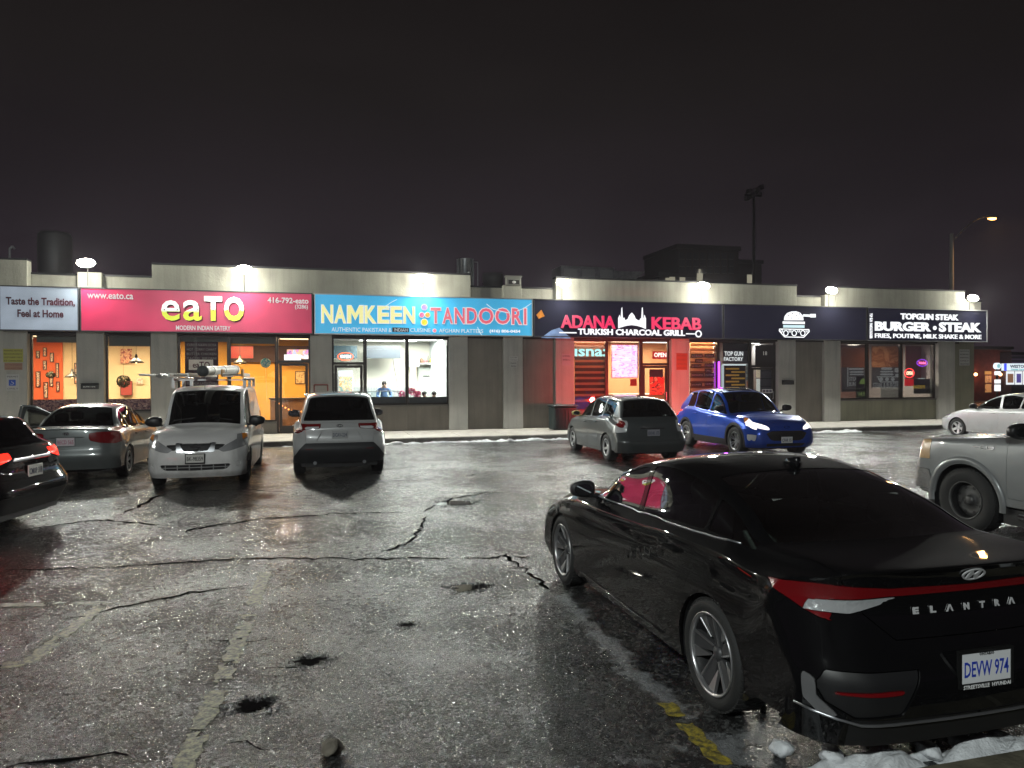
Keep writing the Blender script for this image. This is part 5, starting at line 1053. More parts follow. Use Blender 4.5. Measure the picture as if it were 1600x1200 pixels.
    def part(s,name,side=0,shrink=.0025,flange=.012,inset=0.,bow=0.):
        """side 0: both halves, 1 left (+y), -1 right"""
        if name not in s.names: return None
        T=s.T[s.lab==s.names.index(name)]
        if not len(T): return None
        # drop slivers
        P3=s.V[:,:3]; ar=np.linalg.norm(np.cross(P3[T[:,1]]-P3[T[:,0]],P3[T[:,2]]-P3[T[:,0]]),axis=1); T=T[ar>1e-9]
        uq,inv=np.unique(T.ravel(),return_inverse=True); T=np.asarray(inv).reshape(-1,3); V=s.V[uq,:3].copy(); N=s.V[uq,3:6].copy()
        N/=np.maximum(np.linalg.norm(N,axis=1,keepdims=True),1e-9)
        V[:,0]=s.L/2-V[:,0]; N[:,0]*=-1
        fn=np.cross(V[T[:,1]]-V[T[:,0]],V[T[:,2]]-V[T[:,0]]); 
        if (fn*N[T[:,0]]).sum()<0: T=T[:,::-1].copy()
        E=np.concatenate([T[:,[0,1]],T[:,[1,2]],T[:,[2,0]]]); third=np.concatenate([T[:,2],T[:,0],T[:,1]])
        key=np.sort(E,1); code=key[:,0].astype(np.int64)*len(V)+key[:,1]; u,first,cn=np.unique(code,return_index=True,return_counts=True)
        bi=first[cn==1]; BE=E[bi]; th=third[bi]
        cen=(np.abs(V[BE[:,0],1])<2e-4)&(np.abs(V[BE[:,1],1])<2e-4); BE=BE[~cen]; th=th[~cen]
        if inset: V=V-N*inset
        if len(BE):
            mid=(V[BE[:,0]]+V[BE[:,1]])/2; e=V[BE[:,1]]-V[BE[:,0]]; e/=np.maximum(np.linalg.norm(e,axis=1,keepdims=True),1e-9)
            nn=(N[BE[:,0]]+N[BE[:,1]]); inn=np.cross(nn,e); inn/=np.maximum(np.linalg.norm(inn,axis=1,keepdims=True),1e-9)
            acc=np.zeros_like(V); np.add.at(acc,BE[:,0],inn); np.add.at(acc,BE[:,1],inn)
            ln=np.linalg.norm(acc,axis=1,keepdims=True); acc=np.where(ln>1e-6,acc/np.maximum(ln,1e-6),0)
            if shrink: 
                mv=acc*shrink; mv[np.abs(V[:,1])<2e-4,1]=0; V=V+mv
            if flange:
                b0,b1=BE[:,0],BE[:,1]; n=len(V)
                bv=np.unique(BE.ravel()); mp=np.full(n,-1); mp[bv]=np.arange(len(bv))
                top=V[bv]; bot=V[bv]-N[bv]*flange+acc[bv]*.001; nb=-acc[bv]
                i0=n+mp[b0]; i1=n+mp[b1]; j0=i0+len(bv); j1=i1+len(bv)
                V=np.concatenate([V,top,bot]); N=np.concatenate([N,nb,nb])
                T=np.concatenate([T,np.stack([i1,i0,j0],1),np.stack([i1,j0,j1],1)])
        if side==0:
            V2=V.copy();V2[:,1]*=-1;N2=N.copy();N2[:,1]*=-1; T=np.concatenate([T,T[:,::-1]+len(V)]); V=np.concatenate([V,V2]); N=np.concatenate([N,N2])
        elif side==-1:
            V[:,1]*=-1;N[:,1]*=-1;T=T[:,::-1].copy()
        return V,T,N
    def at(s,view,a,b):
        """nearest surface point: view 'rear'/'front' (y,z), 'side' (s,z), 'top' (s,y) -> position, normal in car space"""
        V=s.V; yy=abs(a) if view in('rear','front') else abs(b) if view=='top' else 0
        if view=='rear': m=(V[:,0]>s.L*.6)&(V[:,3]>.1); d=(V[:,1]-yy)**2+(V[:,2]-b)**2
        elif view=='front': m=(V[:,0]<s.L*.4)&(V[:,3]<-.1); d=(V[:,1]-yy)**2+(V[:,2]-b)**2
        elif view=='side': m=V[:,4]>.3; d=(V[:,0]-a)**2+(V[:,2]-b)**2
        else: m=V[:,5]>.3; d=(V[:,0]-a)**2+(V[:,1]-yy)**2
        d=np.where(m,d,9e9); i=np.argsort(d)[:6]; w=1/(d[i]+1e-4); w/=w.sum()
        p=(V[i,:3]*w[:,None]).sum(0); n=(V[i,3:6]*w[:,None]).sum(0); n/=np.linalg.norm(n)
        sg=-1 if (view in('rear','front') and a<0) or (view=='top' and b<0) else 1
        if view in('rear','front'): p[1]=yy; p[2]=b
        return Vector((s.L/2-p[0],p[1]*sg,p[2])),Vector((-n[0],n[1]*sg,n[2]))
def poly_sd(px,py,poly):
    """signed distance, positive inside"""
    poly=np.asarray(poly,float); n=len(poly); d=np.full(px.shape,9e9); ins=np.zeros(px.shape,bool)
    for i in range(n):
        a=poly[i]; b=poly[(i+1)%n]; e=b-a; wx=px-a[0]; wy=py-a[1]
        t=np.clip((wx*e[0]+wy*e[1])/max(e@e,1e-12),0,1); d=np.minimum(d,(wx-e[0]*t)**2+(wy-e[1]*t)**2)
        c=((a[1]<=py)&(b[1]>py))|((b[1]<=py)&(a[1]>py))
        with np.errstate(divide='ignore',invalid='ignore'):
            xi=a[0]+(py-a[1])*(b[0]-a[0])/(b[1]-a[1] if b[1]!=a[1] else 1e-9)
        ins^=c&(px<xi)
    return np.where(ins,1,-1)*np.sqrt(d)
_wheels={}
def wheel_meshes(key,R,rim,w,style,mats):
    if key in _wheels: return _wheels[key]
    tyre,alloy,dark,hubm=mats
    # axis along +y (outer face at +y)
    m=MB(); m.smooth=True; hw=w/2
    m.lathe([(rim-.012,-hw*.9),(rim+.01,-hw*.98),(rim+(R-rim)*.5,-hw*1.06),(R-.02,-hw*.98),(R-.004,-hw*.8),(R,-hw*.45),(R,0),(R,hw*.45),(R-.004,hw*.8),(R-.02,hw*.98),(rim+(R-rim)*.5,hw*1.06),(rim+.01,hw*.98),(rim-.012,hw*.9)],axis='y',n=48)
    m.smooth=False
    for i in range(48):   # tread blocks
        a=2*math.pi*i/48
        for j,(y0,y1) in enumerate(((-hw*.86,-hw*.42),(-hw*.36,-.02*hw),(.04*hw,hw*.38),(hw*.44,hw*.86))):
            a0=a+(j%2)*.06; a1=a0+.085; q=[]
            for rr in(R-.012,R+.004):
                for (aa,yy) in((a0,y0),(a1,y0),(a1,y1),(a0,y1)): q.append((rr*math.cos(aa),yy,-rr*math.sin(aa)))
            m.add(q,[(4,7,6,5),(0,4,5,1),(1,5,6,2),(2,6,7,3),(3,7,4,0)])
    tm=m.mesh('tyre',tyre)
    m=MB(); m.smooth=True
    m.mi=1; m.lathe([(rim-.012,-hw*.9),(rim-.03,-hw*.5),(rim-.035,hw*.4),(rim-.016,hw*.8)],axis='y',n=40)   # barrel
    m.lathe([(0.01,-hw*.1),(rim*.55,-hw*.1),(rim*.55,-hw*.3),(rim-.03,-hw*.3)],axis='y',n=24)           # brake disc / dust plate
    m.mi=0; m.lathe([(rim-.016,hw*.78),(rim-.004,hw*.98),(rim-.012,hw*1.02),(rim-.026,hw*.9),(rim-.022,hw*.72)],axis='y',n=40)
    m.smooth=False
    kind,n,par=style
    def spoke(a0,a1,r0,r1,w0,w1,y0,y1,th,mi):
        m.mi=mi; q=[]
        for (r,a,ww,y) in((r0,a0,w0,y0),(r1,a1,w1,y1)):
            c,s_=math.cos(a),math.sin(a)
            for (e,dy) in((-1,0),(1,0),(1,-th),(-1,-th)):
                q.append((r*c-e*ww/2*s_,y+dy,-(r*s_+e*ww/2*c)))
        m.add(q,[(0,1,5,4),(1,2,6,5),(2,3,7,6),(3,0,4,7),(4,5,6,7),(3,2,1,0)])
    hr=.065
    if kind=='spoke':
        for i in range(n): spoke(2*math.pi*i/n,2*math.pi*i/n+par.get('tw',0),hr*.6,rim-.02,par.get('w0',.05),par.get('w1',.04),hw*.55,hw*.8,.03,0)
    elif kind=='pair':
        for i in range(n):
            a=2*math.pi*i/n
            for sg in(-1,1): spoke(a+sg*par.get('d0',.08),a+sg*par.get('d1',.18),hr*.7,rim-.02,par.get('w',.024),par.get('w',.024)*.9,hw*.55,hw*.8,.03,0)
            spoke(a,a,hr*.7,rim-.02,.02,.09,hw*.4,hw*.62,.02,1)
    elif kind=='turbine':
        for i in range(n):
            a=2*math.pi*i/n
            # wide grey blade, bright machined edges
            spoke(a,a+.50,.03,rim-.02,.05,.12,hw*.45,hw*.72,.03,2)
            spoke(a-.10,a+.26,.05,rim-.016,.009,.012,hw*.55,hw*.84,.012,0)
            spoke(a+.98,a+.80,rim*.40,rim-.016,.012,.062,hw*.52,hw*.83,.02,0)
            spoke(a+1.02,a+.96,rim*.40,rim-.016,.006,.012,hw*.53,hw*.85,.02,0)
    elif kind=='steel':
        m.mi=0; m.smooth=True; m.lathe([(.0,hw*.35),(.075,hw*.35),(.09,hw*.15),(rim*.62,hw*.35),(rim*.78,hw*.30),(rim-.03,hw*.1)],axis='y',n=40); m.smooth=False
        for i in range(n):
            a=2*math.pi*i/n; c,s_=math.cos(a),math.sin(a); rr=rim*.68; m.mi=1
            m.lathe([(0.0,hw*.375),(par.get('hole',.022),hw*.372)],c=(rr*c,0,-rr*s_),axis='y',n=10)
        for i in range(5):
            a=2*math.pi*i/5+.3; m.mi=1; m.tube((.055*math.cos(a),hw*.3,-.055*math.sin(a)),(.055*math.cos(a),hw*.46,-.055*math.sin(a)),.011,n=6)
    m.mi=2 if kind=='turbine' else 0; m.smooth=True
    if kind=='turbine': hr=.045
    m.lathe([(0,hw*.66),(hr*.5,hw*.65),(hr*.9,hw*.56),(hr,hw*.4)],axis='y',n=20)
    rm=m.mesh('rim',[alloy,dark,hubm])
    _wheels[key]=(tm,rm); return _wheels[key]
def add_seats(root,c,L,mt,two_rows=True,fs=None,zb=.42):
    H=c['C'][9][1]
    rows=[(c.get('seatF',L*.45))]+([c.get('seatF',L*.45)+.92] if two_rows else [])
    for ri,sx in enumerate(rows):
        for y in ((-.37,.37)):
            m=MB(); x=L/2-sx
            m.bevbox(x-.28,x+.28,y-.25,y+.25,zb-.1,zb+.12,.06)
            a=.22; # backrest as slanted prism
            top=H-.42; 
            m.prism([(x-.26,zb),(x-.36,top),(x-.30,top+.04),(x-.20,top),(x-.10,zb+.1)],y-.24,y+.24)
            m.bevbox(x-.42,x-.32,y-.12,y+.12,top+.06,top+.24,.035)
            m.tube((x-.36,y-.05,top-.05),(x-.37,y-.05,top+.1),.008,n=6); m.tube((x-.36,y+.05,top-.05),(x-.37,y+.05,top+.1),.008,n=6)
            m.build('seat',mt,root)
    return
def make_car(c, root, mats, h=.05):
    """cuts the shell into panels, glass and lamps and parents everything to root. mats: dict"""
    S=Shell(c,h); L=c['L']; W=c['W']/2; paint=mats['paint']
    X,Y,Z,U,R=S.X,S.Y,S.Z,S.U,S.R
    tyre=mats['tyre']; 
    # ---- wheel arches
    for s0 in (c['ax'][0],c['ax'][1]):
        ra=c['ra']; f=ra-np.hypot(X()-s0,(Z()-c['wr']*.98)*c.get('asq',1.0)); f=np.minimum(f,Y()-W*.70); S.cut('hole',f)
        if c.get('cladding'):
            f=ra+.07-np.hypot(X()-s0,(Z()-c['wr']*.98)); f=np.minimum(f,Y()-W*.80); S.cut('cladding',f)
    if c.get('cladding'):
        zc=c['cladding']; f=zc-Z(); f=np.minimum(f,Y()-W*.80); S.cut('cladding',np.minimum(f,np.minimum(X()-.5,L-.5-X())))
    # ---- glass
    mg=c.get('mg',.045)
    f=np.minimum(np.minimum(-R(2)-mg,U(6)-.02),-U(8)-.03); S.cut('windshield',f)
    f=np.minimum(np.minimum(-R(2)-c.get('mgr',.07),U(10)-c.get('rg0',.04)),-U(12)-c.get('rg1',.03)); 
    if not c.get('noreargl'): S.cut('rear_window',f)
    dlo=np.minimum(R(2)-.045,-R(3)-.012)
    wz=lambda: Z()-c['beltF']
    for i,(x0,x1,sl0,sl1) in enumerate(c['side']):   # windows between slanted pillar lines
        f=np.minimum(np.minimum(R(2)-.045,-R(3)-.012),np.minimum(X()-(x0+sl0*wz()),(x1+sl1*wz())-X()))
        f=np.minimum(f,Z()-c['beltF']+.12)
        f=np.minimum(f,Y()-W*.35); S.cut('win%d'%i,f)
    # ---- lamps, grilles and other cut shapes: (name, view, polygon, round, extra limits)
    for q in c['cuts']:
        nm,view,poly=q[:3]; rnd=q[3] if len(q)>3 else 0.
        if view=='rear': f=poly_sd(Y(),Z(),poly); f=np.minimum(f,X()-L+(q[4] if len(q)>4 and q[4] else .42))
        elif view=='front': f=poly_sd(Y(),Z(),poly); f=np.minimum(f,(q[4] if len(q)>4 and q[4] else .45)-X())
        elif view=='side': f=poly_sd(X(),Z(),poly); f=np.minimum(f,Y()-W*.78)
        elif view=='wrapr': f=poly_sd(Y()+ (L-X())*q[4],Z(),poly); f=np.minimum(f,X()-L*.7)
        elif view=='top': f=poly_sd(X(),Y(),poly); f=np.minimum(f,(S.V[:,5]-.1))
        if rnd: f=f-rnd
        al=q[5] if len(q)>5 else ('body',)
        S.cut(nm,f,al)
    # ---- hood, boot and doors
    f=np.minimum(np.minimum(-R(2)-.01 if not c.get('hoodw') else -R(3)-.01,U(4)+c.get('hood0',.12)),-U(6)-.015); S.cut('hood',f)
    if 'boot' in c:
        f=np.minimum(poly_sd(Y(),Z(),c['boot']),np.minimum(X()-L*.7,U(12)-.03)) if c['boot'] is not None else np.minimum(-R(2)-.02,U(12)-.04)
        S.cut(c.get('bootname','boot_lid'),f)
    for i,poly in enumerate(c['doors']):
        f=poly_sd(X(),Z(),poly); f=np.minimum(f,Y()-W*.55); S.cut('door%d'%i,f-c.get('dr',.03))
        if c.get('cladding'): pass
    ms=lambda k: c.get('mat_'+k,mats.get(k))
    def mk(nm,label,side,material,shrink=.0025,flange=.012,inset=0.,parent=root):
        r=S.part(nm,side,shrink,flange,inset)
        if r is None: return None
        V,T,N=r
        return mobj(label,np_mesh(label,V,T,material,N),parent)
    body=mk('body','body',0,paint,.002,.02)
    mk('hood','hood',0,ms('hood') or paint)
    mk(c.get('bootname','boot_lid'),c.get('bootname','boot_lid'),0,paint)
    g=mats['glass']; gr=mats.get('glass_rear',g)
    mk('windshield','windshield',0,mats.get('glass_front',g),0,0,.004); mk('rear_window','rear_window',0,gr,0,0,.004)
    doors={}
    for sd in (1,-1):
        for i in range(len(c['doors'])): doors[(i,sd)]=mk('door%d'%i,'door',sd,paint)
        for i,w in enumerate(c['side']):
            wm=g if i==0 else gr
            dd=doors.get((min(i,len(c['doors'])-1),sd)) if i<len(c['doors']) else root
            o=mk('win%d'%i,'side_window',sd,wm,0,0,.004,parent=dd or root)
            if o: doors[('w',i,sd)]=o
        if c.get('cladding'): mk('cladding','wheel_arch_trim',sd,mats['plastic'],0,.02,-.006)
        done=set()
        for q in c['cuts']:
            if q[0] in done: continue
            done.add(q[0]); spec=c['parts'][q[0]]   # (part name, material key, inset, central)
            if spec[3]:
                if sd==1: mk(q[0],spec[0],0,mats[spec[1]],.0015,.012,spec[2])
            else: mk(q[0],spec[0],sd,mats[spec[1]],.0015,.012,spec[2])
    # ---- underbody and wheel housings
    m=MB(); zc=.34
    m.box(-L/2+.25,L/2-.25,-W*.62,W*.62,.2,zc); m.box(-L/2+.5,L/2-.5,-W*.88,W*.88,zc,zc+.02)
    a0,a1=c['ax']; m.box(L/2-a1+c['ra']+.02,L/2-a0-c['ra']-.02,-W*.93,W*.93,.2,zc+.05)
    m.box(-L/2+.22,-L/2+.3,-W*.8,W*.8,.22,.6); m.box(L/2-.3,L/2-.22,-W*.75,W*.75,.22,.55)
    for s0 in (a0,a1):
        for sg in(1,-1):
            n=14; vs=[]
            for i in range(n+1):
                a=math.pi*(-.12+1.24*i/n); r=c['ra']+.005
                for y in(W*.55,W*.955): vs.append((L/2-s0+r*math.cos(a),sg*y,c['wr']+r*math.sin(a)/c.get('asq',1.)))
            m.add(vs,[(2*i,2*i+1,2*i+3,2*i+2) for i in range(n)])
            vs=[(L/2-s0,sg*W*.55,c['wr'])]+[(L/2-s0+(c['ra']+.005)*math.cos(math.pi*(-.12+1.24*i/n)),sg*W*.55,c['wr']+(c['ra']+.005)*math.sin(math.pi*(-.12+1.24*i/n))) for i in range(n+1)]
            m.add(vs,[(0,i+1,i+2) for i in range(n)])
    m.build('underbody',mats['black'],root)
    # ---- cabin
    m=MB(); xF=L/2-C_(c,6)[0]; xR=L/2-C_(c,12)[0]; zb=c['beltF']
    m.box(xR+.1,xF-.1,-W*.86,W*.86,.36,.40)
    m.prism([(xF-.02,zb-.06),(xF-.45,zb-.04),(xF-.62,zb-.12),(xF-.60,zb-.35),(xF,zb-.4)],-W*.80,W*.80)
    if not c.get('noshelf'): m.box(xR+.0,xR+.45,-W*.74,W*.74,c['beltR']-.10,c['beltR']-.07)
    m.build('dashboard',mats['cabin'],root)
    m=MB(); m.smooth=True; cx=xF-.72; cy=.37; cz=zb-.08
    vs=[];fs=[];n=20
    for i in range(n):
        a=2*math.pi*i/n
        for j in range(6):
            b=2*math.pi*j/6; r=.18+.014*math.cos(b); d=.014*math.sin(b)
            px,pz,pd=0,r*math.cos(a),d; py=r*math.sin(a)
            vs.append((cx+pz*.42+pd*.9,cy+py,cz+pz*.9-pd*.42))
    for i in range(n):
        for j in range(6): fs.append((i*6+j,((i+1)%n)*6+j,((i+1)%n)*6+(j+1)%6,i*6+(j+1)%6))
    m.add(vs,fs); m.smooth=False; m.tube((cx,cy,cz),(cx+.18,cy,cz-.1),.03); m.tube((cx,cy-.17,cz),(cx,cy+.17,cz),.015,n=6)
    m.build('steering_wheel',mats['black'],root)
    add_seats(root,c,L,mats['seat'],c.get('rows2',True),zb=.45 if L<4.9 else .6)
    # ---- wheels
    tm,rm=wheel_meshes(c['wkey'],c['wr'],c['rim'],c.get('ww',.215),c['wstyle'],(tyre,mats.get('alloy'),mats['black'],mats.get('hub',mats.get('alloy'))))
    tw=W-c.get('ww',.215)/2-.02
    for s0 in (a0,a1):
        for sg in(1,-1):
            w=empty('wheel',(L/2-s0,sg*tw,c['wr'])); w.parent=root
            w.rotation_euler=(0,c.get('spin',.4)*(1 if s0==a0 else 1.7),0 if sg>0 else math.pi)
            if s0==a0 and c.get('steer'): w.rotation_euler=(0,.4,(0 if sg>0 else math.pi)+c['steer'])
            mobj('tyre',tm,w); mobj('rim',rm,w)
    # ---- mirrors, handles
    for sg in(1,-1):
        mx,mz=c.get('mirror',(C_(c,6)[0]+.42,c['beltF']+.05)); m=MB(); x=L/2-mx; y0=W*.90
        m.smooth=True; msz=c.get('msz',1.)
        vs=[];fs=[];nu=12;nv=6
        m.ball((x,sg*(y0+.15*msz-.035),mz+.05*msz),(.07*msz,.115*msz,.075*msz),12,8)
        # square the pod up a little
        pts=[]
        for v in m.v:
            dx,dy,dz=v[0]-x,v[1]-sg*(y0+.15*msz-.035),v[2]-mz-.05*msz
            def q(t,r): a=abs(t/r); return (1 if t>0 else -1)*r*min(1,a**.6)
            dx=q(dx,.07*msz); dy=q(dy,.115*msz); dz=q(dz,.075*msz)
            if dx<0: dx*=.45
            pts.append((x+dx,v[1]*0+sg*(y0+.15*msz-.035)+dy,mz+.05*msz+dz*(1-.25*(sg*dy>0)*abs(dy)/.115)))
        m.v=pts; m.smooth=False; m.tube((x,sg*(y0-.04),mz-.02),(x,sg*(y0+.1),mz+.01),.022,n=8)
        mm=mats['paint'] if c.get('mpaint') else mats['black']
        if c.get('mcol') and sg==c['mcol'][0]: mm=c['mcol'][1]
        o=m.build('mirror',mats['black'] if c.get('mblack') else mm,root)
        m=MB(); m.smooth=True; m.lathe([(0,0),(.9,0)],n=14)
        m.v=[(x-.034*msz,sg*(y0+.15*msz-.035)+v[0]*.095*msz,mz+.05*msz+v[1]*.055*msz) for v in m.v]
        m.build('mirror_glass',mats['mirror'],o)
        for i,(hs,hz) in enumerate(c.get('handles',[])):
            p,n=S.at('side',hs,hz); m=MB(); m.smooth=False; y=p.y*sg
            m.bevbox(p.x-.09,p.x+.09,y+sg*.012,y+sg*.042,hz-.014,hz+.014,.012)
            m.bevbox(p.x-.09,p.x-.06,y-sg*.01,y+sg*.03,hz-.012,hz+.012,.005); m.bevbox(p.x+.06,p.x+.09,y-sg*.01,y+sg*.03,hz-.012,hz+.012,.005)
            d=doors.get((i,sg)); m.build('handle',mats['paint'] if not c.get('hblack') else mats['black'],d or root)
    return S,doors
def C_(c,k): return c['C'][k]
def onsurf(root,S,view,a,b,off=.006):
    p,n=S.at(view,a,b); return p+n*off,n
def plate(root,S,view,y,z,txt,bg,fg,w=.305,h=.152,frame=None,tilt=None,extra=None,border=None):
    p,n=S.at(view,y,z); sx=1 if n.x>0 else -1
    e=empty('licence_plate',p+Vector((sx*.022,0,0))); e.parent=root
    # local x = right when seen from outside, z = up, -y = outward
    e.rotation_euler=(0,0,math.pi/2 if sx>0 else -math.pi/2)
    if tilt: e.rotation_euler=(tilt,0,math.pi/2 if sx>0 else -math.pi/2)
    m=MB(); m.bevbox(-w/2,w/2,-.002,.012,-h/2,h/2,.004); m.build('plate_sheet',bg,e)
    if frame:
        m=MB(); t=.012
        m.box(-w/2-t,w/2+t,-.006,.014,h/2-.002,h/2+t); m.box(-w/2-t,w/2+t,-.006,.014,-h/2-t*1.6,-h/2+.002)
        m.box(-w/2-t,-w/2+.002,-.0055,.013,-h/2,h/2); m.box(w/2-.002,w/2+t,-.0055,.013,-h/2,h/2); m.build('plate_frame',frame,e)
    text('lettering',txt,e,(0,-.004,-.005),fg,size=h*.6,bold=.001,extrude=.0006,width=w*.88,height=h*.5,res=2)
    for (t,yy,sz,m_) in (extra or []): text('lettering',t,e,(0,-.0075 if abs(yy)>.07 else -.004,yy),m_,size=sz,bold=.0006,extrude=.0005,res=1)
    return e
def paintmat(name,col,metal=.5,rough=.35,dirt=.25,dcol=(.12,.11,.10),zmax=.7):
    """clear-coated paint with road dirt that thickens towards the sills"""
    if name in MATS: return MATS[name]
    m=mat(name,col,rough,metal,coat=1.); nt=m.node_tree; b=nt.nodes['Principled BSDF']
    b.inputs['Coat Roughness'].default_value=.04; b.inputs['Specular IOR Level'].default_value=.25
    tc=nt.nodes.new('ShaderNodeTexCoord'); sp=nt.nodes.new('ShaderNodeSeparateXYZ'); nt.links.new(tc.outputs['Object'],sp.inputs[0])
    mr=nt.nodes.new('ShaderNodeMapRange'); mr.inputs['From Min'].default_value=zmax; mr.inputs['From Max'].default_value=.15; mr.inputs['To Min'].default_value=.0; mr.inputs['To Max'].default_value=1.; nt.links.new(sp.outputs['Z'],mr.inputs['Value'])
    nz=nt.nodes.new('ShaderNodeTexNoise'); nz.inputs['Scale'].default_value=3.5; nz.inputs['Detail'].default_value=8; nz.inputs['Roughness'].default_value=.7; nt.links.new(tc.outputs['Object'],nz.inputs['Vector'])
    mu=nt.nodes.new('ShaderNodeMath'); mu.operation='MULTIPLY_ADD'; mu.inputs[1].default_value=.8; mu.inputs[2].default_value=.12; nt.links.new(mr.outputs[0],mu.inputs[0])
    m2=nt.nodes.new('ShaderNodeMath'); m2.operation='MULTIPLY'; nt.links.new(mu.outputs[0],m2.inputs[0]); 
    rp=nt.nodes.new('ShaderNodeMapRange'); rp.inputs['From Min'].default_value=.35; rp.inputs['From Max'].default_value=.7; nt.links.new(nz.outputs['Fac'],rp.inputs['Value']); nt.links.new(rp.outputs[0],m2.inputs[1])
    m3=nt.nodes.new('ShaderNodeMath'); m3.operation='MULTIPLY'; m3.inputs[1].default_value=dirt*2; m3.use_clamp=True; nt.links.new(m2.outputs[0],m3.inputs[0])
    mx=nt.nodes.new('ShaderNodeMix'); mx.data_type='RGBA'; mx.inputs['A'].default_value=(*col,1); mx.inputs['B'].default_value=(*dcol,1); nt.links.new(m3.outputs[0],mx.inputs['Factor']); nt.links.new(mx.outputs['Result'],b.inputs['Base Color'])
    cw=nt.nodes.new('ShaderNodeMath'); cw.operation='MULTIPLY_ADD'; cw.inputs[1].default_value=.45; cw.inputs[2].default_value=.03; nt.links.new(m3.outputs[0],cw.inputs[0]); nt.links.new(cw.outputs[0],b.inputs['Coat Roughness'])
    n2=nt.nodes.new('ShaderNodeTexNoise'); n2.inputs['Scale'].default_value=1400; nt.links.new(tc.outputs['Object'],n2.inputs['Vector'])
    return m
BASE=dict(tyre=M_tyre,alloy=M_alloy,black=M_black,glass=M_glass,cabin=M_cabin,seat=M_seat,mirror=M_mirror,plastic=M_black,red=M_red,clear=M_clear,chrome=M_chrome,gloss=M_gloss,satin=M_satin,amber=M_amber,lamp=M_lampoff,headlit=M_headlit,redhot=M_redhot,
          shadeglass=M_gpriv, steel=M_steel, recess=mat('recess_black',(.006,.006,.007),.6), reflector=M_red)
def MM(**k): d=dict(BASE); d.update(k); return d
# --- modern black fastback sedan
def warp_fast(Gd):
    s,y,z=Gd[...,0],Gd[...,1],Gd[...,2]
    side=np.clip((y-.72)/.12,0,1)*np.clip((s-.7)/.3,0,1)*np.clip((4.3-s)/.4,0,1)
    # shoulder crease and a diagonal crease across the rear door
    zc=.80+.02*(s-2.3)
    d=z-zc; y=y-side*.022*np.exp(-np.clip(-d,0,9)/.09)*(d<0)
    zd=.30+(s-1.55)*.36; dd=(z-zd); y=y-side*.012*np.exp(-(np.clip(dd,0,9)/.13))*(dd>0)*np.clip((s-1.6)/.4,0,1)*np.clip((3.2-s)/.3,0,1)
    # recessed tail face under the lip
    rear=np.clip((s-4.45)/.1,0,1)
    b=np.exp(-((z-.80)/.10)**2); s=s-rear*.018*b*(y<.75)
    lip=np.exp(-((z-1.045)/.022)**2); 
    out=Gd.copy(); out[...,0]=s+rear*lip*.012; out[...,1]=y; return out
SPEC_FAST=dict(L=4.71,W=1.825,ax=(.93,3.65),wr=.325,rim=.250,ra=.358,ww=.225,rock=.19,beltF=.93,beltR=1.02,roofw=.645,zm=.60,tailw=.80,tr=.85,
  C=[(.12,.18),(.03,.30),(0,.48),(.07,.66),(.28,.76),(.85,.90),(1.30,.985),(1.85,1.235),(2.35,1.375),(2.78,1.412),(3.25,1.365),(3.78,1.215),(4.22,1.075),(4.45,1.058),(4.655,1.052),(4.60,.90),(4.645,.655),(4.705,.50),(4.64,.20)],
  side=[(1.2,2.475,0,-.10),(2.555,3.42,-.10,.05),(3.455,3.95,.05,.0)],
  doors=[[(1.42,.96),(1.40,.27),(2.48,.24),(2.53,.99),(2.53,1.6),(1.2,1.6)],[(2.53,1.6),(2.53,.99),(2.48,.24),(3.18,.26),(3.30,.52),(3.44,.80),(3.46,1.6)]],dr=.0,
  boot=[(-.1,1.3),(.72,1.3),(.70,1.0),(.62,.86),(.44,.70),(-.1,.70)],
  cuts=[('silver','rear',[(.835,.535),(.905,.57),(.92,.50),(.80,.345),(.72,.335),(.825,.44)],.0,.24),
        ('fogbay','rear',[(.36,.575),(.80,.575),(.84,.50),(.80,.42),(.68,.35),(.45,.36)],.0),
        ('fogstrip','rear',[(.44,.49),(.78,.475),(.78,.45),(.46,.465)],.0,0,('fogbay',)),
        ('diff','rear',[(0,.335),(.70,.345),(.70,.10),(0,.10)],0.),
        ('tail','rear',[(-.1,.938),(.45,.946),(.71,.960),(.98,.968),(.98,.735),(.88,.735),(.845,.80),(.79,.880),(.45,.902),(-.1,.902)],0.,.24),
        ('tail','side',[(4.18,.932),(4.46,.962),(4.75,.960),(4.75,.735),(4.60,.735)],0.),
        ('tailclear','rear',[(.40,.899),(.785,.878),(.815,.825),(.64,.82),(.48,.865)],0.,0,('body','tail')),
        ('fuel','side',[(3.66+.085*math.cos(a*math.pi/8),.81+.085*math.sin(a*math.pi/8)) for a in range(16)],0.)],
  parts={'tail':('tail_lamp','red',.0,True),'tailclear':('reversing_lamp','clear',.0,False),'silver':('bumper_trim','satin',-.004,False),'fogbay':('bumper_insert','plastic',.012,False),'fogstrip':('reflector','red',.006,False),'diff':('diffuser','black',.006,True),'fuel':('fuel_flap','paint',.001,False)},
  wkey='w_fast',wstyle=('turbine',5,{}),handles=[(2.36,.83),(3.20,.86)],mirror=(1.62,.965),msz=1.0,seatF=2.35,bowR=.2,bowF=.25,rg1=.05,mgr=.06,warp=warp_fast)
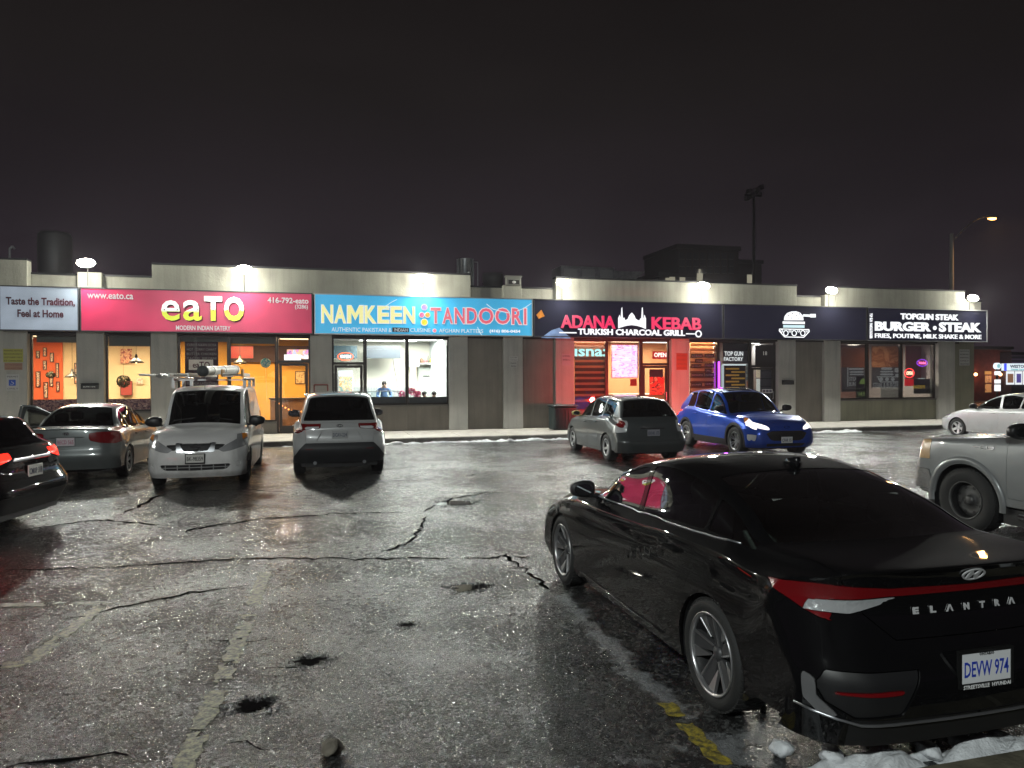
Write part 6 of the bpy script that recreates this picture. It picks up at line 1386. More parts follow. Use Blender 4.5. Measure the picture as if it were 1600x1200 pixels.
# --- older compact sedans
def notch(L,W,H,wb,fo,R,**k):
    q=(L-4.5)
    d=dict(L=L,W=W,ax=(fo,fo+wb),wr=R,rim=R*.68,ra=R+.045,ww=.2,rock=.2,beltF=.93,beltR=.99,roofw=.56,zm=.60,tailw=.79,tr=.9,
      C=[(.12,.2),(.03,.32),(0,.5),(.07,.66),(.28,.76),(.75,.88),(1.12,.975),(1.60,H-.25),(2.08,H-.06),(2.62,H),(3.20+q,H-.05),(3.62+q,H-.22),(3.98+q,1.07),(4.2+q,1.055),(4.42+q,1.04),(4.44+q,.92),(4.46+q,.66),(4.50+q,.52),(4.40+q,.26)],
      side=[(1.1,2.28,0,-.12),(2.36,3.12+q,-.12,.08),(3.17+q,3.55+q,.08,0)],
      doors=[[(1.28,.96),(1.26,.27),(2.29,.24),(2.335,.99),(2.3,1.6),(1.0,1.6)],[(2.3,1.6),(2.335,.99),(2.29,.24),(2.98+q,.26),(3.12+q,.50),(3.22+q,.78),(3.24+q,1.6)]],dr=0.,
      boot=[(-.1,1.3),(.66,1.3),(.66,.99),(.60,.90),(.58,.68),(-.1,.66)],
      cuts=[('tail','rear',[(.38,.955),(.60,.975),(.9,.965),(.95,.80),(.80,.74),(.55,.77),(.38,.82)],0.),('tail','side',[(4.12+q,.94),(4.6+q,.96),(4.6+q,.77),(4.3+q,.80)],0.),
            ('head','front',[(.42,.66),(.62,.745),(.95,.76),(.95,.63),(.60,.57)],0.),('head','side',[(-.1,.60),(.35,.62),(.62,.745),(.3,.76),(-.1,.74)],0.),
            ('grille','front',[(-.1,.66),(.34,.66),(.30,.56),(-.1,.56)],0.),('intake','front',[(-.1,.44),(.5,.44),(.42,.28),(-.1,.28)],0.),
            ('fuel','side',[(3.62+q+.075*math.cos(a*math.pi/8),.80+.075*math.sin(a*math.pi/8)) for a in range(16)],0.)],
      parts={'tail':('tail_lamp','red',-.003,False),'head':('headlight','lamp',-.002,False),'grille':('grille','black',.01,True),'intake':('intake','black',.015,True),'fuel':('fuel_flap','paint',.001,False)},
      wkey='w_notch%d'%int(L*100),wstyle=('spoke',7,dict(w0=.05,w1=.06)),handles=[(2.12,.83),(2.98+q,.85)],mirror=(1.46,.97),mpaint=True,seatF=2.15,bowF=.24,bowR=.2)
    d.update(k); return d
SPEC_GREYSEDAN=notch(4.505,1.775,1.48,2.65,.87,.315,hblack=False)
SPEC_SILVER=notch(4.28,1.695,1.47,2.50,.83,.30,mblack=True,wstyle=('spoke',5,dict(w0=.07,w1=.08)),
    cuts=[('tail','rear',[(.50,.95),(.9,.96),(.95,.72),(.80,.70),(.60,.72)],0.),('head','front',[(.40,.64),(.62,.75),(.95,.77),(.95,.61),(.60,.57)],0.),('head','side',[(-.1,.58),(.22,.60),(.50,.745),(.3,.78),(-.1,.76)],0.),
          ('rub','side',[(1.3,.625),(3.2,.645),(3.2,.62),(1.3,.60)],0.,0,('body',))],
    parts={'tail':('tail_lamp','red',-.003,False),'head':('headlight','lamp',-.002,False),'rub':('rubbing_strip','paint',-.012,False)})
SPEC_REDCAR=notch(4.4,1.74,1.46,2.6,.85,.31)
# --- small white van
SPEC_VAN=dict(L=4.73,W=1.73,ax=(.84,3.765),wr=.315,rim=.2,ra=.365,ww=.19,rock=.2,beltF=1.06,beltR=1.10,roofw=.655,zm=.65,tailw=.90,tr=.5,nr=1.0,
  C=[(.10,.2),(.02,.32),(0,.50),(.05,.76),(.16,.90),(.50,1.04),(.86,1.14),(1.27,1.50),(1.66,1.765),(2.4,1.85),(4.50,1.80),(4.60,1.45),(4.64,1.15),(4.66,1.0),(4.67,.9),(4.67,.78),(4.69,.62),(4.73,.45),(4.66,.24)],
  side=[(1.28,2.18,0.,.12)],mg=.05,bowF=.30,bowR=.06,
  doors=[[(1.32,1.1),(1.30,.27),(2.30,.24),(2.33,1.1),(2.42,1.9),(1.2,1.9)],[(2.42,1.72),(2.33,1.1),(2.30,.24),(3.28,.24),(3.42,.5),(3.5,.8),(3.52,1.72)]],dr=0.,
  boot=[(-.1,1.7),(.68,1.7),(.74,1.1),(.74,.5),(-.1,.5)],bootname='rear_door',hoodw=True,hood0=.02,
  cuts=[('head','front',[(.36,.70),(.60,.83),(.80,.925),(.95,.95),(.95,.80),(.80,.735),(.58,.675),(.47,.66)],0.),('head','side',[(-.1,.70),(.22,.735),(.50,.86),(.62,.97),(.45,.96),(.2,.93),(-.1,.90)],0.),
        ('amber','front',[(.80,.95),(.95,.97),(.95,.82),(.81,.80)],0.,0,('head',)),('amber','side',[(.36,.80),(.62,.98),(.46,.97)],0.,0,('head',)),
        ('grille','front',[(-.1,.815),(.27,.815),(.20,.685),(-.1,.675)],0.),('nostril','front',[(.33,.80),(.50,.795),(.40,.70),(.32,.70)],0.,0,('body',)),
        ('chr','front',[(.20,.83),(.34,.83),(.32,.66),(.14,.655),(-.1,.655),(-.1,.675),(.2,.685),(.27,.80)],0.,0,('body',)),
        ('intake','front',[(-.1,.435),(.56,.445),(.60,.415),(.50,.345),(-.1,.33)],0.),('fog','front',[(.71+.045*math.cos(a*math.pi/6),.435+.045*math.sin(a*math.pi/6)) for a in range(12)],0.),
        ('tail','rear',[(.76,1.3),(.95,1.3),(.95,.8),(.76,.8)],0.)],
  parts={'head':('headlight','lamp',-.003,False),'amber':('indicator','amber',-.003,False),'grille':('grille','recess',.014,True),'nostril':('grille_insert','recess',.010,False),'chr':('grille_surround','satin',-.004,True),'intake':('lower_grille','recess',.02,True),'fog':('fog_lamp_cover','paint',.006,False),'tail':('tail_lamp','red',0.,False)},
  wkey='w_van',wstyle=('steel',8,dict(hole=.016)),handles=[(2.15,1.0)],mirror=(1.36,1.08),msz=1.35,mblack=True,seatF=2.1,rows2=False,noshelf=True,noreargl=True,hblack=True)
# --- silver compact SUV
def suv(L,W,H,wb,fo,R,**k):
    q=L-4.60
    d=dict(L=L,W=W,ax=(fo,fo+wb),wr=R,rim=R*.66,ra=R+.05,ww=.225,rock=.27,beltF=1.03,beltR=1.115,roofw=.63,zm=.72,tailw=.80,tr=.62,
     C=[(.14,.26),(.03,.40),(0,.6),(.05,.84),(.20,.97),(.7,1.055),(1.15,1.10),(1.58,1.38),(2.02,H-.075),(2.75,H),(4.02+q,H-.06),(4.27+q,H-.34),(4.42+q,1.12),(4.475+q,1.04),(4.51+q,.96),(4.50+q,.84),(4.53+q,.74),(4.60+q,.58),(4.46+q,.30)],
     side=[(1.15,2.30,0.,-.06),(2.37,3.28,-.06,.10),(3.35,3.86+q,.10,-.15)],bowR=.13,
     doors=[[(1.36,1.05),(1.32,.36),(2.28,.34),(2.335,1.05),(2.30,1.8),(1.0,1.8)],[(2.30,1.8),(2.335,1.05),(2.28,.34),(3.02,.36),(3.16,.66),(3.30,.95),(3.36,1.8)]],dr=0.,
     boot=[(-.1,1.65),(.60,1.65),(.70,1.14),(.66,.98),(.66,.72),(-.1,.72)],bootname='tailgate',
     cuts=[('tail','rear',[(.36,1.075),(.60,1.07),(.95,1.09),(.97,.90),(.80,.885),(.68,.96),(.52,.965),(.38,.98)],0.),('tail','side',[(4.2+q,1.08),(4.7+q,1.09),(4.7+q,.89),(4.34+q,.92)],0.),
           ('tailclear','rear',[(.38,1.02),(.66,1.02),(.68,.965),(.52,.965),(.40,.985)],0.,0,('tail',)),
           ('bump','rear',[(-.1,.70),(.66,.70),(.78,.58),(.86,.46),(.95,.40),(.95,.1),(-.1,.1)],0.),('refl','rear',[(.50,.60),(.68,.60),(.66,.575),(.50,.575)],0.,0,('bump',)),
           ('head','front',[(.45,.82),(.62,.92),(.97,.94),(.97,.82),(.6,.77)],0.),('head','side',[(-.1,.8),(.3,.82),(.5,.93),(-.1,.95)],0.),('grille','front',[(-.1,.84),(.44,.84),(.55,.5),(-.1,.5)],0.)],
     parts={'tail':('tail_lamp','red',-.006,False),'tailclear':('reversing_lamp','clear',-.004,False),'bump':('rear_bumper','plastic',-.004,True),'refl':('reflector','red',-.002,False),'head':('headlight','lamp',-.002,False),'grille':('grille','black',.01,True)},
     wkey='w_suv%d'%int(L*100),wstyle=('spoke',5,dict(w0=.06,w1=.07)),handles=[(2.12,.93),(2.98,.97)],mirror=(1.55,1.10),mblack=True,msz=1.15,seatF=2.2,cladding=.42,asq=1.,rg0=.06,rg1=.02,mgr=.05,noshelf=True)
    d.update(k); return d
SPEC_RAV=suv(4.60,1.855,1.70,2.69,.93,.36)
SPEC_DARKSUV=suv(4.57,1.845,1.55,2.66,.93,.345,cladding=None,bootname='tailgate',
     cuts=[('tail','rear',[(.40,1.06),(.60,1.06),(.97,1.09),(.97,.93),(.80,.90),(.62,.93),(.42,.98)],0.),('tail','side',[(4.02,1.06),(4.7,1.09),(4.7,.93),(4.25,.93)],0.),
           ('bump','rear',[(-.1,.52),(.70,.52),(.86,.46),(.95,.40),(.95,.1),(-.1,.1)],0.),('chrome_strip','rear',[(-.1,.985),(.40,.985),(.40,.945),(-.1,.945)],0.,0,('body',))],
     parts={'tail':('tail_lamp','redhot',-.004,False),'bump':('rear_bumper','plastic',-.004,True),'chrome_strip':('tailgate_trim','satin',-.004,True)})
del SPEC_DARKSUV['cladding']
SPEC_BLUE=suv(4.585,1.883,1.675,2.71,.90,.36,
     C=[(.14,.24),(.03,.36),(0,.55),(.06,.78),(.24,.92),(.75,1.02),(1.22,1.075),(1.65,1.35),(2.12,1.595),(2.75,1.675),(3.85,1.60),(4.16,1.36),(4.36,1.12),(4.44,1.06),(4.50,.98),(4.50,.84),(4.52,.72),(4.585,.56),(4.45,.30)],
     beltF=1.0,beltR=1.14,wstyle=('pair',7,dict(w=.020,d0=.05,d1=.16)),mpaint=False,cladding=.38,
     side=[(1.15,2.34,0.,-.06),(2.40,3.22,-.06,.10),(3.28,3.75,.10,-.15)],
     cuts=[('head','front',[(.44,.70),(.50,.775),(.74,.865),(.97,.93),(.97,.80),(.66,.715),(.50,.68)],0.),('head','side',[(-.1,.66),(.22,.70),(.55,.87),(.66,.965),(.50,.94),(.2,.87),(-.1,.80)],0.),
           ('amber','side',[(.48,.84),(.60,.88),(.68,.97),(.52,.95)],0.,0,('head',)),
           ('grille','front',[(-.1,.66),(.42,.66),(.55,.60),(.46,.46),(.36,.42),(-.1,.41)],0.),('intake','front',[(-.1,.35),(.55,.35),(.48,.26),(-.1,.26)],0.),
           ('fog','front',[(.76,.56),(.85,.57),(.86,.42),(.79,.41)],0.),('fog','side',[(.20,.57),(.34,.57),(.32,.42),(.24,.41)],0.),
           ('tail','rear',[(.42,1.0),(.95,1.04),(.95,.86),(.5,.86)],0.)],
     parts={'head':('headlight','headlit',-.004,False),'amber':('indicator','amber',-.004,False),'grille':('grille','recess',.012,True),'intake':('lower_grille','recess',.012,True),'fog':('fog_lamp','clear',.002,False),'tail':('tail_lamp','red',0.,False)})
# --- grey hatchback wagon
SPEC_HATCH=suv(4.35,1.775,1.545,2.60,.86,.315,
     C=[(.12,.2),(.03,.32),(0,.5),(.06,.70),(.22,.82),(.65,.94),(1.02,1.02),(1.45,1.28),(1.88,1.475),(2.5,1.54),(3.70,1.47),(3.96,1.26),(4.14,1.05),(4.19,.98),(4.23,.90),(4.23,.78),(4.27,.64),(4.35,.48),(4.24,.24)],
     beltF=.95,beltR=1.04,rock=.2,zm=.62,roofw=.58,cladding=None,wstyle=('spoke',5,dict(w0=.06,w1=.05)),ra=.36,
     side=[(1.0,2.13,0.,-.10),(2.20,2.92,-.10,.0),(2.99,3.62,.0,.0)],
     doors=[[(1.22,.97),(1.20,.27),(2.12,.25),(2.165,.97),(2.1,1.7),(.9,1.7)],[(2.1,1.7),(2.165,.97),(2.12,.25),(2.82,.27),(2.92,.52),(2.955,.80),(2.96,1.7)]],
     boot=[(-.1,1.5),(.58,1.5),(.66,1.05),(.60,.88),(.58,.52),(-.1,.50)],
     cuts=[('tail','rear',[(.60,.98),(.95,1.0),(.95,.70),(.86,.70),(.64,.72),(.60,.86)],0.),('tail','side',[(3.80,1.02),(4.0,1.03),(4.5,1.0),(4.5,.70),(4.2,.70),(4.02,.80)],0.),
           ('tailred','rear',[(.73+.085*math.cos(a*math.pi/7),.90+.085*math.sin(a*math.pi/7)) for a in range(14)],0.,0,('tail',)),
           ('bumpl','rear',[(-.1,.475),(.95,.475),(.95,.465),(-.1,.465)],0.),
           ('head','front',[(.45,.66),(.62,.76),(.97,.80),(.97,.66),(.6,.60)],0.),('head','side',[(-.1,.62),(.3,.66),(.58,.80),(-.1,.84)],0.)],
     parts={'tail':('tail_lamp','clear',-.004,False),'tailred':('brake_lamp','red',-.006,False),'bumpl':('bumper_crease','recess',.004,True),'head':('headlight','lamp',-.002,False)},
     handles=[(1.94,.86),(2.76,.89)],mirror=(1.33,.985),mblack=False,mpaint=True,msz=1.,seatF=2.05,spin=.9,rg0=.05)
del SPEC_HATCH['cladding']
# --- silver pickup
SPEC_PICKUP=dict(box=1.,L=5.9,W=2.0,ax=(.98,4.66),wr=.405,rim=.245,ra=.47,ww=.26,rock=.42,beltF=1.24,beltR=1.28,roofw=.74,zm=.80,tailw=.93,tr=.2,nr=.62,
  C=[(.12,.42),(.04,.50),(.0,.72),(.04,1.02),(.12,1.14),(.7,1.20),(1.45,1.24),(1.80,1.55),(2.15,1.82),(2.7,1.90),(3.72,1.86),(3.86,1.55),(3.92,1.33),(4.8,1.33),(5.82,1.33),(5.84,1.0),(5.85,.75),(5.9,.6),(5.82,.42)],
  side=[(1.5,2.62,0.,0.),(2.70,3.55,0.,0.)],bowF=.16,bowR=.03,
  doors=[[(1.56,1.28),(1.56,.52),(2.62,.50),(2.66,1.28),(2.66,2.0),(1.4,2.0)],[(2.66,2.0),(2.66,1.28),(2.62,.50),(3.62,.52),(3.64,2.0)]],dr=0.,
  cuts=[('head','front',[(.62,1.12),(1.02,1.14),(1.02,.88),(.62,.84)],0.),('head','side',[(-.1,.86),(.20,.88),(.26,1.05),(.24,1.13),(-.1,1.16)],0.),
        ('chrb','front',[(-.1,.74),(1.05,.74),(1.05,.50),(-.1,.50)],0.),('chrb','side',[(-.1,.735),(.42,.72),(.50,.58),(.50,.48),(-.1,.48)],0.),
        ('grille','front',[(-.1,1.12),(.58,1.12),(.58,.80),(-.1,.80)],0.),
        ('rock','side',[(1.3,.66),(3.8,.66),(3.8,.655),(1.3,.655)],0.)],
  parts={'head':('headlight','amber',-.004,False),'chrb':('front_bumper','chrome',-.02,True),'grille':('grille','recess',.02,True),'rock':('side_crease','plastic',.003,False)},
  wkey='w_pick',wstyle=('steel',8,dict(hole=.024)),handles=[(2.40,1.12),(3.40,1.12)],mirror=(1.78,1.27),msz=1.3,mblack=True,seatF=2.6,hblack=True)
def car(name,spec,loc,head,label,cat,mats,h=.055):
    root=empty(name,(loc[0],loc[1],loc[2] if len(loc)>2 else 0),math.radians(head),label,cat)
    S,d=make_car(spec,root,mats,h); return root,S,d
# ---------------------------------------------------------------- cars
def put(name,spec,cx,rear_or_front_y,head,label,cat,mats,h=.055,end='rear',dy=0):
    L=spec['L']; hd=math.radians(head)
    # end point given -> centre
    ex,ey=cx,rear_or_front_y; sg=1 if end=='rear' else -1
    c=(ex+sg*math.cos(hd)*L/2, ey+sg*math.sin(hd)*L/2,0)
    return car(name,spec,c,head,label,cat,mats,h)
def badge_ring(root,S,view,a,b,rx,rz,mt,kind='oval'):
    p,n=S.at(view,a,b); sx=1 if n.x>0 else -1; e=empty('badge',p+n*.004); e.parent=root
    q=n.to_track_quat('-Y','Z'); e.rotation_euler=q.to_euler()
    m=MB(); vs=[];fs=[];k=24
    for i in range(k):
        t=2*math.pi*i/k
        for r,y in((1,0),(1,-.006),(.84,-.006),(.84,0)): vs.append((rx*r*math.cos(t),y,rz*r*math.sin(t)))
    for i in range(k):
        j=(i+1)%k
        for q_ in range(4): fs.append((i*4+q_,j*4+q_,j*4+(q_+1)%4,i*4+(q_+1)%4))
    m.add(vs,fs)
    if kind=='h':   # slanted letter
        m.prism([(-.55*rx,-.62*rz),(-.35*rx,-.72*rz),(-.12*rx,-.08*rz),(.10*rx,.02*rz),(-.05*rx,.1*rz),(-.22*rx,.78*rz),(-.42*rx,.66*rz)],-.006,0)
        m.prism([(.55*rx,.62*rz),(.35*rx,.72*rz),(.12*rx,.08*rz),(-.10*rx,-.02*rz),(.05*rx,-.1*rz),(.22*rx,-.78*rz),(.42*rx,-.66*rz)],-.0058,0)
    if kind=='bar': m.prism([(-1.25*rx,-.2*rz),(1.25*rx,-.2*rz),(1.25*rx,.2*rz),(-1.25*rx,.2*rz)],-.008,-.001)
    if kind=='t':
        for i in range(k):
            t=2*math.pi*i/k; u=2*math.pi*(i+1)/k
            m.quad((.35*rx*math.cos(t),-.007,.6*rz*math.sin(t)),(.35*rx*math.cos(u),-.007,.6*rz*math.sin(u)),(.5*rx*math.cos(u),-.007,.8*rz*math.sin(u)),(.5*rx*math.cos(t),-.007,.8*rz*math.sin(t)))
    return m.build('emblem',mt,e)
def letters(root,S,view,txt,a0,b0,gap,h,mt,w=.03):
    for i,ch in enumerate(txt):
        a=a0+gap*i; p,n=S.at(view,a,b0); e=empty('badge',p+n*.003); e.parent=root; e.rotation_euler=n.to_track_quat('-Y','Z').to_euler()
        if ch==' ': continue
        if ch=='A':
            m=MB(); m.prism([(-w*.6,-h/2),(-w*.35,-h/2),(0,h*.28),(w*.35,-h/2),(w*.6,-h/2),(w*.12,h/2),(-w*.12,h/2)],-.004,0); m.build('lettering',mt,e)
        else: text('lettering',ch,e,(0,-.003,0),mt,size=h,bold=.002,extrude=.002,width=w,height=h,res=2)
M_pblack=paintmat('paint_black',(.0035,.0035,.004),.0,.6,.012,(.05,.05,.048),.5); M_pblack.node_tree.nodes['Principled BSDF'].inputs['Specular IOR Level'].default_value=.02
M_letter=mat('chrome_letter',(.62,.62,.63),.3,.2)
# black fastback sedan in front
gl_fast=glassmat('glass_pale_tint',(.74,.84,.80),2.8)
x_=2.255+.02-(-0) ; 
root,S,drs=put('black_sedan',SPEC_FAST,2.25+.9125-.03,3.86-(4.71-3.65),90.0,'glossy black sedan nearest the camera with a full width red tail light bar','car',
   MM(seat=mat('seat_grey_cloth',(.13,.14,.13),.85,bump=.2,bscale=200),cabin=mat('cabin_grey',(.07,.075,.07),.8),paint=M_pblack,glass=gl_fast,glass_rear=gl_fast,glass_front=gl_fast,satin=mat('trim_dark_silver',(.17,.17,.175),.35,.3),alloy=mat('alloy_cut',(.55,.55,.56),.3,.9),hub=M_alloyd,clear=mat('reversing_lens',(.42,.43,.44),.15,.2,coat=1.,bump=.6,bscale=45)),.028)
M_frameblk=mat('plate_frame_black',(.01,.01,.01),.35)
plate(root,S,'rear',0.0,.565,'DEVW 974',M_plw,M_plblue,frame=M_frameblk,extra=[('ONTARIO',.066,.020,M_plblk),('YOURS TO DISCOVER',.081,.011,M_plblk),('STREETSVILLE  HYUNDAI',-.088,.026,M_white)])
badge_ring(root,S,'rear',0,1.0,.07,.036,M_letter,'h')
letters(root,S,'rear','ELANTRA',.30,.825,-.10,.034,M_letter,.034)
# sculpted lower silver lip on the bumper
m=MB(); pts=[]
for y in np.linspace(-.86,.86,60):
    p,n=S.at('rear',y,.325 if abs(y)<.66 else .325+(abs(y)-.66)*.25); pts.append(tuple(p+n*.008))
m.smooth=True; m.sweep(pts,.007,6); m.build('bumper_trim',M_satin,root)
# chrome window surround and shark fin
p,n=S.at('top',3.18,.0); m=MB(); m.smooth=True; b0=root; x=4.71/2-3.20; z=p.z
m.prism([(x+.09,z-.01),(x+.02,z+.045),(x-.06,z+.062),(x-.075,z+.055),(x-.08,z-.01)],-.018,.018); m.build('roof_antenna',M_gloss,root)
def strip(root,S,pts,r,mt,name='window_trim',sides=(1,-1),off=.004):
    for sg in sides:
        m=MB(); q=[]
        for a,b in pts:
            p,n=S.at('side',a,b); q.append((p.x+n.x*off,(p.y+n.y*off)*sg,p.z+n.z*off))
        m.smooth=True; m.sweep(q,r,6); m.build(name,mt,root)
strip(root,S,[(1.55+i*.12,.945+(i*.12)*.030) for i in range(20)],.006,M_satin)
strip(root,S,[(1.45+i*.16,.245) for i in range(11)],.008,M_gloss,'sill_trim')
# grey notchback
M_pg=paintmat('paint_grey',(.14,.155,.155),.25,.35,.3)
root,S,drs=put('grey_sedan',SPEC_GREYSEDAN,-4.62,15.25,90,'grey four door sedan parked nose in with its driver door open','car',MM(paint=M_pg,glass_rear=M_gtint))
o=drs[(0,1)]
# swing the driver door open about its front edge
hx=4.505/2-1.27; hy=.86; R_=Matrix.Translation((hx,hy,0))@Matrix.Rotation(math.radians(-52),4,'Z')@Matrix.Translation((-hx,-hy,0)); o.matrix_local=R_; o['label']='driver door standing wide open'
m=MB(); q=[(4.505/2-s_,.885-.0*1,z_) for s_,z_ in((1.30,.94),(1.62,1.16),(2.02,1.38),(2.28,1.415),(2.33,.96))]
m.path([(a,b-.13*max(0,(c-.95)/.4),c) for a,b,c in q],.026,6); m.build('window_surround',M_pg,o)
m=MB(); m.box(4.505/2-2.28,4.505/2-1.32,.80,.83,.30,.93); m.build('door_lining',M_cabin,o)
plate(root,S,'rear',0.0,.80,'BECD 565',M_plpink,M_plaink)
badge_ring(root,S,'rear',0,.95,.055,.030,M_chrome,'h'); m=MB(); p,n=S.at('rear',0,.88); m.bevbox(p.x-.01,p.x+.018,-.30,.30,.872,.892,.006); m.build('boot_handle',M_pg,root)
# white van
M_pw=paintmat('paint_white',(.80,.80,.79),.0,.4,.3,(.28,.26,.22),1.0)
root,S,drs=put('white_van',SPEC_VAN,-2.16,13.95,-90,'white delivery van facing the camera with ladders and a tube on its roof','van',MM(paint=M_pw,glass_front=M_gtint,glass=M_gtint,alloy=M_steel,chrome=M_satin),.045,end='front')
plate(root,S,'front',.0,.555,'BK-98359',mat('plate_white_old',(.62,.62,.58),.45),M_plblk,frame=M_frameblk)
badge_ring(root,S,'front',0,.755,.065,.062,M_chrome,'bar')
m=MB()
for y in np.linspace(-.5,.5,6): p,n=S.at('front',y,.385); m.box(p.x-.03,p.x-.012,y-.008,y+.008,.335,.435)
m.path([(S.at('front',y,.39)[0].x-.012,y,.39) for y in np.linspace(-.56,.56,12)],.008,6); m.build('grille_bar',mat('grille_grey',(.25,.25,.25),.5),root)
VR=root
# roof rack on the van
zr=1.86; m=MB()
for sx in(.55,-.55,-1.55): m.box(sx-.02,sx+.02,-.68,.68,zr+.08,zr+.11); m.box(sx-.03,sx+.03,-.70,-.64,zr-.07,zr+.12); m.box(sx-.03,sx+.03,.64,.70,zr-.07,zr+.12)
m.path([(-1.7,-.66,zr+.13),(.7,-.66,zr+.13)],.018); m.path([(-1.7,.66,zr+.13),(.7,.66,zr+.13)],.018); m.build('roof_rack',mat('rack_aluminium',(.5,.5,.5),.35,.8),root)
m=MB(); m.path([(1.15,-.0,1.77),(1.02,-.02,1.86),(.92,-.03,2.02)],.005,5); m.build('antenna',M_black,root)
for sg in(1,-1):
    m=MB(); m.path([(4.73/2-.94,sg*.52,1.19),(4.73/2-1.03,sg*.12,1.235)],.009,5); m.build('wiper',M_black,root)
def world(root,x,y,z): return root.matrix_world@Vector((x,y,z))
bpy.context.view_layer.update()
a=math.radians(-90)
def vw(x,y): return (VR.location.x+x*math.cos(a)-y*math.sin(a), VR.location.y+x*math.sin(a)+y*math.cos(a))
e=empty('ladder',(*vw(-.4,-.42),zr+.16),a+math.radians(-3),'aluminium extension ladder strapped on the passenger side of the van roof','ladder','ladders on the van roof')
al=mat('ladder_aluminium',(.58,.58,.56),.35,.8)
def ladder(e,L,w,yel=False):
    m=MB(); m.box(-L/2,L/2,-w/2,-w/2+.03,0,.075); m.build('rail',al,e); m=MB(); m.box(-L/2,L/2,w/2-.03,w/2,0,.075); m.build('rail',al,e)
    for i in range(int(L/.3)): m=MB(); x=-L/2+.15+i*.3; m.tube((x,-w/2+.03,.037),(x,w/2-.03,.037),.016,n=8); m.build('rung',al,e)
ladder(e,2.9,.38)
e=empty('ladder',(*vw(-.45,.42),zr+.16),a+math.radians(2),'ladder with an orange and grey foot end on the driver side of the van roof','ladder','ladders on the van roof'); ladder(e,2.7,.40)
M_or=mat('fibreglass_orange',(.45,.22,.04),.5); m=MB(); m.box(.9,1.36,-.205,-.172,-.005,.15); m.box(.9,1.36,.172,.205,-.005,.15); m.build('rail_cover',M_or,e)
p0=Vector((*vw(1.02,-.05),zr+.17+.10)); p1=Vector((*vw(-1.5,.26),zr+.17+.16))
e=empty('pipe_carrier',tuple((p0+p1)/2),0,'thick white tube with a dark end cap lying along the van roof','tube'); c=(p0+p1)/2
m=MB(); m.smooth=True; m.tube(p0-c,p1-c,.095,n=24,caps=False); m.build('tube',mat('pvc_white',(.68,.67,.62),.45,var=.15,vscale=6),e)
d=(p1-p0).normalized(); m=MB(); m.smooth=True; m.tube(p0-c-d*.05,p0-c+d*.03,.108,n=24); m.build('end_cap',mat('cap_grey',(.07,.075,.075),.6),e); m=MB(); m.tube(p1-c-d*.03,p1-c+d*.05,.108,n=24); m.build('end_cap',MATS['pvc_white'],e)
m=MB(); m.tube(p0-c+d*.5,p0-c+d*.53,.099,n=24); m.tube(p0-c+d*1.4,p0-c+d*1.43,.099,n=24); m.build('strap',M_black,e)
e=empty('extension_pole',(*vw(.1,-.62),zr+.20),a+math.radians(-9),'thin white pole sticking out on the left side of the van roof','pole'); m=MB(); m.tube((-1.1,0,-.02),(1.35,-.28,.0),.022,n=10); m.build('rod',MATS['pvc_white'],e); m=MB(); m.tube((.5,-.12,-.02),(.7,-.16,-.02),.05,n=10); m.build('clamp',al,e)
# silver SUV
M_ps=paintmat('paint_silver',(.56,.57,.57),.2,.35,.25)
root,S,drs=put('silver_suv',SPEC_RAV,.385,14.72,90,'silver compact SUV seen from behind with a black lower bumper','car',MM(paint=M_ps,glass=M_gpriv,glass_rear=M_gpriv,glass_front=M_gtint,plastic=mat('bumper_plastic',(.022,.023,.025),.55)))
plate(root,S,'rear',0,.86,'DCAV-224',mat('plate_silver',(.40,.41,.41),.5),M_plink)
badge_ring(root,S,'rear',0,1.03,.06,.038,M_chrome,'t')
m=MB(); p,n=S.at('rear',0,.985); q=[(p.x+.012,y,z) for y,z in((-.66,.985),(-.44,.985),(-.34,1.0),(0,1.005),(.34,1.0),(.44,.985),(.66,.985))]
m.path([(S.at('rear',y,z)[0].x+.006,y,z) for _,y,z in q],.012,6); m.build('tailgate_crease',M_ps,root)
m=MB(); q=[(-.45,.74),(-.34,.95),(.34,.95),(.45,.74)]; m.path([(S.at('rear',y,z)[0].x+.004,y,z) for y,z in q],.010,6); m.build('tailgate_crease',M_ps,root)
m=MB(); p,n=S.at('rear',0,1.44); m.path([(p.x+.01,0,1.16),(p.x+.02,.03,1.2)],.01,5); m.build('rear_wiper',M_black,root)
for sg in(1,-1):
    m=MB(); m.tube((-4.6/2+.12,sg*.48,.30),(-4.6/2+.36,sg*.48,.30),.035,n=12); m.build('exhaust_pipe',M_satin,root)
strip(root,S,[(1.9+i*.2,1.60) for i in range(10)],.016,M_satin,'roof_rail',off=.03)
# grey hatchback
M_ph=paintmat('paint_dark_grey',(.085,.095,.098),.2,.38,.35)
root,S,drs=put('grey_hatchback',SPEC_HATCH,7.42,15.15,88,'dark grey hatchback with one yellowish door mirror parked left of the blue SUV','car',MM(paint=M_ph,glass_rear=M_gtint,glass_front=M_gtint))
for o in root.children:
    if o.name.startswith('mirror') and o.type=='MESH' and o.data.vertices[0].co.y>0: o.data=o.data.copy(); o.data.materials[0]=mat('mirror_yellow_primer',(.50,.50,.16),.5); o['label']='yellowish unpainted mirror cap'
plate(root,S,'rear',.0,.70,'BXNK 175',mat('plate_silver2',(.34,.34,.38),.5),M_plink)
m=MB(); p,n=S.at('rear',0,.80); m.bevbox(p.x-.005,p.x+.02,-.30,.30,.79,.806,.005); m.build('tailgate_trim',M_chrome,root)
strip(root,S,[(1.3+i*.2,.945+i*.2*.030) for i in range(10)],.006,M_black,'window_trim')
m=MB(); p,n=S.at('top',3.3,0); m.path([(p.x,0,p.z),(p.x-.05,0,p.z+.07)],.006,5); m.build('antenna',M_black,root)
